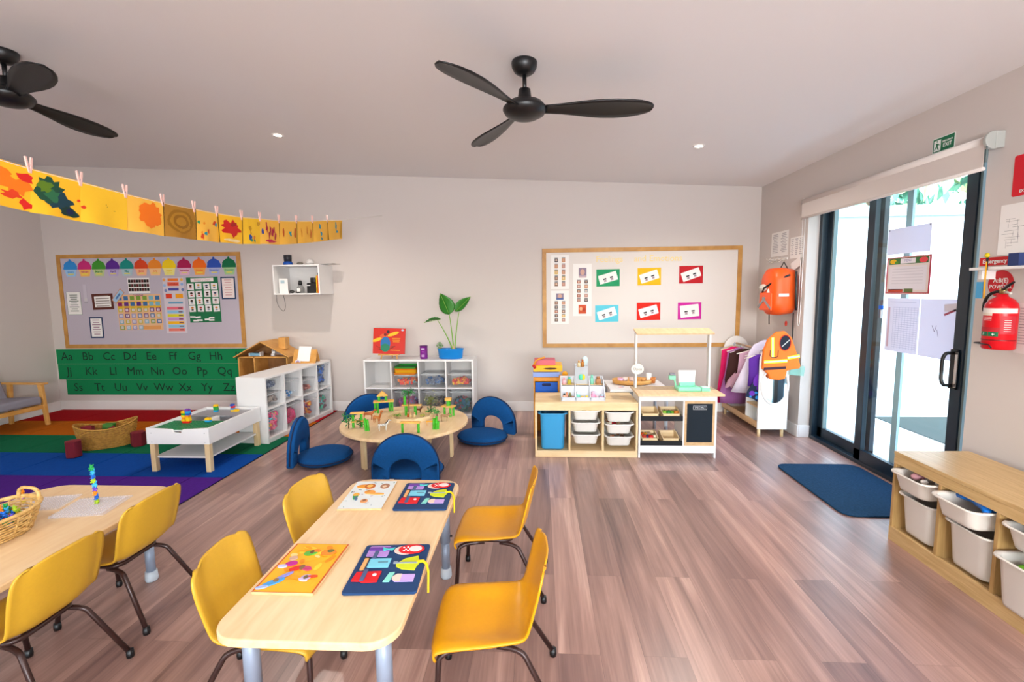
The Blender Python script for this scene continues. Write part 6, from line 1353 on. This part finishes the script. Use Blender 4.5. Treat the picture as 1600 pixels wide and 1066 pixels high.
mb = MB(); mb.tube([(-.0, -.02, .775), (.03, -.02, .83), (.07, -.01, .85), (.12, .0, .86)], .010, Ob, 8); mb.tube([(.0, -.02, .76), (.02, -.02, .775)], .022, C('#b8141c'), 10); mb.build('toy_tap', t)
mb = MB(); mb.box(.0, .08, -.01, .03, 0, .035, Ob); mb.ell((.06, .01, .05), (.03, .02, .03), C('#e09a1c')); solo('toy_wrench', 'orange wooden toy tool on the end of the yellow box', 'toy tool', mb, (.20, 4.86, .70-.06))

# make-up display
t = thing('beauty_display', 'white toy beauty counter display with stepped compartments on the pine frame', 'toy display', (.20, 4.385, .52)); Dw = C('#dfe3ea', .5)
mb = MB(); mb.box(0, .41, 0, .014, 0, .035, C('#c6ccd8', .5)); mb.box(0, .41, .014, .22, 0, .01, Dw); mb.build('base', t, bevel=.002)
for x in (0, .132, .268, .402): mb = MB(); mb.prism([(0, .01), (.22, .01), (.22, .20), (.12, .17), (.02, .06), (0, .04)], 0, .008, Dw, M=Matrix(((0, 0, 1, x), (1, 0, 0, 0), (0, 1, 0, 0), (0, 0, 0, 1)))); mb.build('divider', t)
mb = MB(); mb.box(.008, .402, .11, .118, .01, .13, Dw); mb.box(.008, .402, .11, .22, .125, .132, M_pine); mb.box(0, .41, .212, .22, .01, .20, Dw); mb.build('step_shelf', t)
mb = MB(); mb.box(.14, .262, .20, .208, .13, .325, Dw); mb.build('tall_card', t); mb = MB(); mb.box(.14, .262, .16, .2, .13, .31, glassy('display_window', '#e8eef4', .5)); mb.build('window_box', t)
def item(name, label, x, y, z, mb): return tag(mb.build(name, M=T(.20+x, 4.385+y, .52+z)), label, 'toy cosmetic', 'toy cosmetics in the beauty display')
def bott(c1, c2, r_=.016, h=.05): mb = MB(); mb.lathe([(0, 0), (r_, 0), (r_, h*.6), (r_*.5, h*.7), (r_*.5, h*.72)], C(c1, .4), 14); mb.lathe([(0, h*.7), (r_*.6, h*.7), (r_*.6, h), (0, h)], C(c2, .4), 12); return mb
for k, (x, y, z, c1, c2, nm, w_, h_) in enumerate(((.03, .04, .01, '#e8b090', '#2a2422', 'small peach bottle with a black cap', .015, .055), (.055, .06, .01, '#f0a890', '#d88a60', 'coral bottle in the left front compartment', .014, .06), (.085, .05, .01, '#6a6a3a', '#8a8a4a', 'olive bottle in the left front compartment', .014, .06), (.11, .03, .01, '#b8642a', '#c8763a', 'squat rust brown jar in the left front compartment', .02, .028),
        (.16, .05, .01, '#7ad0b8', '#e8f0ee', 'mint bottle with white cap in the centre compartment', .02, .065), (.20, .03, .01, '#e8a81c', '#f0c02a', 'squat amber jar in the centre compartment', .024, .03), (.24, .03, .01, '#f0c81c', '#f0d84a', 'yellow jar in the centre compartment', .02, .035),
        (.30, .05, .01, '#f09ab8', '#f4b8cc', 'large pink bottle in the right compartment', .024, .07), (.335, .03, .01, '#f0a0b8', '#f0b8c8', 'small pink jar in the right compartment', .02, .035), (.38, .03, .01, '#f08aa8', '#a8c8d8', 'pink and blue jar in the right compartment', .018, .045),
        (.035, .15, .132, '#eab0b8', '#e8a0a8', 'rose compact on the upper left step', .02, .06), (.085, .15, .132, '#b8b03a', '#5ac0b0', 'olive and teal brush on the upper left step', .02, .07), (.175, .15, .30, '#d8c8a0', '#c89a5a', 'tan bottle on top of the tall window box', .016, .06), (.21, .16, .30, '#b87a3a', '#b86a2a', 'brown bottle on top of the tall window box', .016, .07),
        (.30, .15, .132, '#8ad8c0', '#7acab0', 'mint lotion tube leaning on the upper right step', .018, .09), (.36, .15, .132, '#b8845a', '#a8744a', 'round brown hand mirror on the upper right step', .028, .075))): item('toy_bottle', nm, x, y, z, bott(c1, c2, w_, h_))
mb = MB(); mb.ell((0, 0, 0), (.022, .008, .028), C('#5ad0b0')); mb.ell((.024, 0, 0), (.016, .008, .028), C('#e8d02a')); item('toy_leaf_brush', 'teal and yellow brush head standing in front of the window box', .195, .145, .20, mb)
mb = MB(); mb.ell((0, 0, 0), (.03, .012, .045), C('#c8dce0', .3)); mb.tube([(-.02, 0, -.04), (-.03, 0, -.09)], .008, C('#c86a3a'), 8); item('toy_hairbrush', 'pale blue toy hairbrush standing tallest in the display', .235, .17, .355, mb)

# low white table behind with tray
t = thing('side_table', 'low white table behind the stall holding the round wooden tray', 'table', (1.01, 5.01, 0))
mb = MB(); mb.box(-.30, .30, -.22, .31, .52, .545, M_white); mb.build('tabletop', t, bevel=.003)
mb = MB(); mb.box(-.28, .28, -.20, -.185, .44, .52, C('#b8bcc4', .5)); mb.build('apron', t)
for x in (-.27, .27):
    for y in (-.19, .28): mb = MB(); mb.tube([(x, y, 0), (x, y, .52)], .018, C('#c8ccd4', .4), 12); mb.build('leg', t)
t = thing('serving_tray', 'oval wooden tray with raised rim on the low white table', 'tray', (.99, 5.10, .545))
mb = MB(); mb.lathe([(0, .004), (.15, .004), (.165, .01), (.172, .05), (.164, .05), (.156, .014), (0, .01)], M_timber, 36, sx=1.25, sy=.8); mb.build('dish', t)
for k, (x, y, h, nm, kind) in enumerate(((.86, 5.08, '#e8b8d8', 'pink', 0), (.92, 5.12, '#e8dcd4', 'white', 0), (.98, 5.07, '#d8c0b8', 'spotted pale', 1), (1.11, 5.10, '#d8a060', 'wooden', 0), (1.16, 5.08, '#eeeae4', 'tall white', 2), (1.20, 5.06, '#c87a3a', 'orange brown', 1))):
    mb = MB(); hh = (.05, .06, .10)[kind]
    mb.lathe([(0, .0), (.022, 0), (.030, hh), (.026, hh), (.02, .006), (0, .006)], C(h, .4), 18); mb.tube(arc((.028, 0, hh*.8), (.055, 0, hh*.5), (.024, 0, hh*.25), 8), .004, C(h, .4), 6)
    tag(mb.build('toy_cup', M=T(x, y, .560) @ RZ(k)), nm+' toy cup standing on the oval wooden tray', 'toy cup')
mb = MB(); mb.box(-.06, .06, -.04, .04, 0, .002, M_paper); mb.disc(0, 0, .03, .018, C('#e8a8b0'), .0025, 14); mb.disc(.02, .01, .015, .01, C('#8ab0d8'), .0028, 12); tag(mb.build('picture_card', M=T(.84, 4.90, .5455)), 'small picture card lying on the low white table', 'card')

# mint cash register on the stall counter
t = thing('toy_cash_register', 'mint green toy cash register with white screen on the stall counter', 'toy register', (1.36, 4.42, .618)); Mi = mat('mint', '#8fe3bd', .35)
mb = MB(); mb.box(-.10, .11, -.075, .075, 0, .035, Mi); mb.build('base', t, bevel=.012, seg=3)
mb = MB(); mb.box(-.07, .07, -.01, .04, .035, .075, Mi); mb.build('screen_stand', t, bevel=.01)
mb = MB(); mb.prism([(-.075, 0), (.07, 0), (.085, .115), (-.078, .115)], -.006, .006, C('#f0eee8', .4), M=T(0, .01, .068) @ RX(PI/2-.2)); mb.build('screen', t, bevel=.004)
mb = MB(); mb.box(.115, .19, -.06, .03, 0, .03, Mi); mb.box(.125, .18, -.05, .02, .03, .036, C('#d8f4ea', .4)); mb.build('card_reader', t, bevel=.006)
mb = MB(); mb.tube([(-.09, .04, .03), (-.11, .05, .12)], .008, Mi, 8); mb.box(-.155, -.095, .03, .07, .09, .13, Mi); mb.box(-.15, -.10, .03, .07, .132, .152, C('#8a8a94', .4)); mb.build('scanner_arm', t, bevel=.004)

# ================================================================== on the activity tables
ZA = .5004
def onT(x, y, rz=0, z=ZA): return T(x, y, z) @ RZ(rz)
t = thing('animal_puzzle', 'white wooden puzzle board with safari animals on the long table', 'puzzle', M=onT(-.888, 2.33, .067)); w_, h_ = .218, .335
mb = MB(); mb.box(-w_/2, w_/2, -h_/2, h_/2, 0, .009, M_birchedge); mb.build('board', t, bevel=.001)
mb = MB(); z = .0094; mb.rect(0, 0, w_-.002, h_-.002, C('#dfe6e6', .5), z)
rd = random.Random(21)
for k in range(26): mb.disc(rd.uniform(-.1, .1), rd.uniform(-.155, .155), rd.uniform(.004, .012), rd.uniform(.002, .004), C(rd.choice(['#8aa0a0', '#a8b8c0', '#c0a8b0', '#7a9a8a', '#3a5a5a'])), z+.0003, 8, a=rd.uniform(0, 3))
mb.build('printed_sheet', t)
def piece(nm, shapes, zz=.0098, root=None):
    mb = MB()
    for k, (x, y, a, b, c, r_) in enumerate(shapes): mb.prism([(x+p*math.cos(r_)-q*math.sin(r_), y+p*math.sin(r_)+q*math.cos(r_)) for p, q in circ(a, 18, ry=b)], zz-.001, zz+.003+.0003*k, C(c, .5))
    mb.build(nm, root)
piece('lion_piece', [(-.045, .095, .045, .022, '#e8962a', 0), (-.02, .095, .028, .030, '#b8621c', 0), (-.02, .095, .016, .018, '#f0b85a', 0)], root=t)
piece('monkey_piece', [(.06, .095, .024, .030, '#a8765a', 0), (.06, .088, .012, .014, '#e8c8a8', 0)], root=t)
piece('giraffe_piece', [(.0, .02, .028, .022, '#e89a3a', 0), (.035, .0, .045, .009, '#e8a04a', -.1), (-.01, .03, .012, .012, '#c8862a', 0)], root=t)
piece('parrot_piece', [(-.06, -.03, .012, .035, '#2f9a5a', .1), (-.062, -.01, .016, .018, '#e8a83a', 0), (-.05, -.055, .008, .02, '#4a6a8a', .3)], root=t)
piece('cub_piece', [(.0, -.085, .018, .020, '#d8925a', 0), (0, -.08, .009, .010, '#8a5a3a', 0)], root=t)
t = thing('fairy_puzzle', 'orange yellow wooden puzzle board with winged figures nearest the camera', 'puzzle', M=onT(-.903, 1.675, .0)); w_, h_ = .222, .322
mb = MB(); mb.box(-w_/2, w_/2, -h_/2, h_/2, 0, .011, M_birchedge); mb.build('board', t, bevel=.001)
mb = MB(); z = .0114; mb.rect(0, 0, w_-.001, h_-.001, C('#c8541c', .5), z); mb.rect(0, 0, w_-.014, h_-.006, C('#f2b01a', .5), z+.0003)
for k in range(22): mb.disc(rd.uniform(-.09, .09), rd.uniform(-.14, .14), rd.uniform(.012, .035), rd.uniform(.006, .014), C(rd.choice(['#f6cf3a', '#f0a01a', '#f4d88a', '#f2b82a', '#e8901c'])), z+.0004+.0001*k, 12, a=rd.uniform(0, 3))
mb.build('printed_sheet', t)
piece('blue_figure', [(-.06, -.11, .04, .014, '#4a9ad8', .75), (-.04, -.07, .035, .008, '#8a8ad0', .9), (-.085, -.14, .02, .008, '#9ab0e8', .4), (-.055, -.10, .010, .010, '#8a6a3a', 0)], .0140, t)
piece('red_figure', [(-.02, -.02, .026, .012, '#d8281c', .5), (.02, -.02, .02, .012, '#c03a6a', -.3), (0, -.015, .010, .014, '#7a5a3a', 0)], .0140, t)
piece('violet_figure', [(.045, -.075, .018, .014, '#b8a0c8', .3), (.065, -.07, .02, .006, '#d8401c', .2), (.04, -.09, .018, .008, '#c8b8d8', -.2), (.045, -.078, .008, .012, '#6a5a3a', 0)], .0140, t)
piece('green_figure', [(-.015, .085, .026, .016, '#5aa83a', .3), (.0, .10, .018, .010, '#e87a1c', .1), (-.012, .09, .008, .012, '#6a4a2a', 0)], .0140, t)
piece('orange_figure', [(.055, .09, .030, .024, '#e8861c', .1), (.06, .10, .014, .012, '#6a6a2a', 0)], .0140, t)
piece('pink_figure', [(-.055, .01, .022, .014, '#b81c8a', .3), (-.08, -.01, .018, .010, '#b8b8e0', .1), (-.065, .045, .016, .014, '#c8a08a', 0)], .0140, t)
def busy(x, y, rz, label):
    t = thing('busy_board', label, 'felt busy board', M=onT(x, y, rz), group=None); w_, h_ = .262, .318; Fe = mat('felt_navy', '#163a68', .95, noise=.12, nscale=200)
    mb = MB(); mb.prism(rrect(w_, h_, .012, 3), 0, .010, Fe); mb.build('felt_board', t, bevel=.002)
    def F(nm, poly, h, z0=.010, th=.003, par=None, bev=.001): mb = MB(); mb.prism(poly, z0, z0+th, mat('felt_'+h.lstrip('#'), h, .9)); return mb.build(nm, par or t, bevel=bev)
    p = F('lilac_buckle', rrect(.085, .075, .008, 3, -.068, .105), '#b48ad0'); F('purple_tab', rrect(.10, .022, .008, 3, -.060, .118), '#6a3a9a', .013, par=p); F('teal_bow', [(-.055, .125), (-.03, .112), (-.005, .122), (-.012, .10), (-.03, .106), (-.048, .098)], '#4ac0c0', .016, par=p); F('grey_strap', rrect(.016, .055, .002, 2, -.072, .075), '#4a5a80', .014, par=p)
    s = F('cream_shoe_side', circ(.046, 24, .038, .112, ry=.032), '#e8c8bc'); F('red_shoe', circ(.052, 24, .062, .113, ry=.034), '#d8141c', .013, par=s); F('shoe_lining', circ(.026, 20, .078, .113, ry=.021), '#e8dcd8', .0162, .001, par=s, bev=0)
    for k, (a, b) in enumerate(((.03, .122), (.04, .108), (.034, .098), (.046, .125), (.05, .10))): F('white_dot', circ(.004, 10, a, b), '#ffffff', .0162, .001, par=s, bev=0)
    c = F('cyan_pocket', rrect(.082, .062, .003, 2, -.045, .022), '#7acbe0'); mb = MB(); mb.box(-.05, -.012, .024, .027, .0132, .0145, C('#4a5a6a')); mb.build('pocket_slit', c)
    mb = MB(); mb.box(-.107, -.092, -.025, .05, .010, .016, C('#e8a868')); mb.box(-.109, -.090, .05, .058, .010, .017, C('#2a2420')); mb.build('felt_pencil', t)
    y_ = F('lime_jacket', [(.022, .012), (.05, .048), (.098, .066), (.104, .045), (.112, .02), (.104, -.005), (.10, -.03), (.05, -.022), (.026, -.005)], '#cbd61c', .010, .004)
    mb = MB(); mb.box(.022, .105, .012, .018, .0142, .017, M_grey); mb.box(.012, .028, .010, .020, .0145, .019, M_grey); mb.build('zip', y_)
    mb = MB(); mb.tube([(.10, .018, .016), (.125, .02, .018), (.140, .005, .014), (.152, -.03, .004), (.155, -.055, -.02), (.157, -.075, -.05)], [.006, .006, .005, .0045, .004, .004], C('#e8c81c', .6), 8); mb.build('yellow_cord', y_)
    r_ = F('red_purse', [(-.118, -.095), (-.112, -.04), (-.02, -.036), (-.022, -.10), (-.075, -.105), (-.085, -.096)], '#d8121c', .010, .006, bev=.002)
    F('white_button', circ(.008, 14, -.04, -.062), '#f4ecec', .016, .002, par=r_); F('grey_strap', rrect(.016, .07, .002, 2, -.078, -.065), '#4a5a80', .0165, .003, par=r_)
    F('mint_tab', [(-.002, -.10), (.022, -.10), (.030, -.040), (.010, -.042)], '#86d8c8')
    l = F('luggage_tag', [(.04, -.10), (.028, -.085), (.028, -.07), (.042, -.055), (.108, -.055), (.108, -.10)], '#c4a4e0'); F('tag_end', [(.04, -.10), (.028, -.085), (.028, -.07), (.042, -.055), (.06, -.055), (.06, -.10)], '#e8cfc0', .0132, .001, par=l, bev=0)
    return t
b = busy(-.575, 1.687, .070, 'navy felt busy board nearest the camera, beside the fairy puzzle')
dup(b, M=onT(-.590, 2.325, .045), label='navy felt busy board at the far end, beside the animal puzzle')
for ch_ in []: pass

t = wicker_tub('bear_basket', 'small wicker basket with end handles heaped with plastic counting bears', 'basket', (-2.41, 1.80, ZA), math.radians(84), .45, .28, .105, (1, -1), boat=.12, m=wood('wicker_pale', '#c0924a', '#e6bf7c', .5, (40, 40, 60), ns=1), lift=-.035, rod=.36)
def bear(h):
    mb = MB(); m = C(h, .3); mb.ell((0, 0, .009), (.010, .008, .010), m, 10, 6); mb.ell((0, -.001, .021), (.008, .0075, .0075), m, 10, 6)
    for s in (-1, 1): mb.ell((s*.007, 0, .0275), (.0035, .003, .0035), m, 6, 4); mb.ell((s*.009, -.004, .012), (.004, .004, .004), m, 6, 4); mb.ell((s*.006, -.007, .003), (.005, .006, .0035), m, 6, 4)
    mb.ell((0, -.008, .0195), (.0035, .003, .003), m, 6, 4); return mb
bears = {}
bc = {'#1f9e50': 'green', '#3aaee0': 'sky blue', '#1f6ad0': 'blue', '#a8c82a': 'lime', '#6a4ac0': 'purple', '#f0901c': 'orange', '#f0c82a': 'yellow', '#d81c2a': 'red'}
def put_bear(h, x, y, z, rz, label, grp):
    if h not in bears:
        o = bear(h).build('counting_bear'); bears[h] = o
    else: o = bears[h].copy(); COL.objects.link(o)
    o.matrix_world = T(x, y, z) @ RZ(rz) @ Matrix.Scale(1.0, 4); return tag(o, label, 'counting bear', grp)
stack = ['#a8c82a', '#1f6ad0', '#f0901c', '#6a4ac0', '#3aaee0', '#a8c82a', '#1f6ad0', '#3aaee0', '#1f9e50']
on = ['first', 'second', 'third', 'fourth', 'fifth', 'sixth', 'seventh', 'eighth', 'topmost']
for k, h in enumerate(stack): put_bear(h, -2.222+.002*math.sin(k*2.1)-.001*k, 2.175, ZA+.012+.0215*k, .3*math.sin(k*5), f'{bc[h]} bear, {on[k]} up in the tall bear tower', 'bears stacked in the tall tower')
for k, h in enumerate(['#d8c82a', '#b87ac0', '#f0901c']):
    if h not in bc: bc[h] = {'#d8c82a': 'yellow green', '#b87ac0': 'mauve'}[h]
    put_bear(h, -2.60, 2.16, ZA+.012+.026*k, .2*k, f'{bc[h]} bear, {["lowest","middle","topmost"][k]} of the short tower behind the basket', 'bears in the short tower')
rd = random.Random(31); bh = ['#1f9e50', '#3aaee0', '#1f6ad0', '#f0901c', '#f0c82a', '#d81c2a', '#6a4ac0', '#a8c82a']
n_ = 0
for k in range(150):
    a = rd.uniform(0, 2*PI); q = rd.uniform(0, 1)**.5; lx, ly = q*math.cos(a)*.165, q*math.sin(a)*.100
    r_ = math.radians(84); h = bh[k % 8]; n_ += 1
    put_bear(h, -2.41+lx*math.cos(r_)-ly*math.sin(r_), 1.80+lx*math.sin(r_)+ly*math.cos(r_), ZA+.045+.045*rd.random()+.030*(1-q), rd.uniform(0, 6), f'{bc[h]} counting bear lying in the heap in the small wicker basket', f'{bc[h]} bears heaped in the basket')
Mpeg = glassy('peg_clear', '#f2f0f6', .24, .1)
def pegmat(x, y, rz, w_, h_, label):
    t = thing('peg_board', label, 'peg board', M=onT(x, y, rz), group='clear peg boards on the bear table'); mb = MB(); mb.prism(rrect(w_, h_, .008, 2), 0, .003, Mpeg); mb.build('base_sheet', t)
    mb = MB(); nx, ny = int(w_/.0165), int(h_/.0165)
    for i in range(nx):
        for j in range(ny): mb.box(-.004, .004, -.004, .004, .003, .010, Mpeg, M=T(-w_/2+.0165*(i+.5), -h_/2+.0165*(j+.5), 0))
    o = mb.build('pegs', t); o['kind'] = 'stuff'
pegmat(-2.235, 2.16, .20, .245, .225, 'clear peg board under the tall bear tower')
pegmat(-2.50, 2.19, .25, .20, .18, 'clear peg board half behind the wicker bear basket')
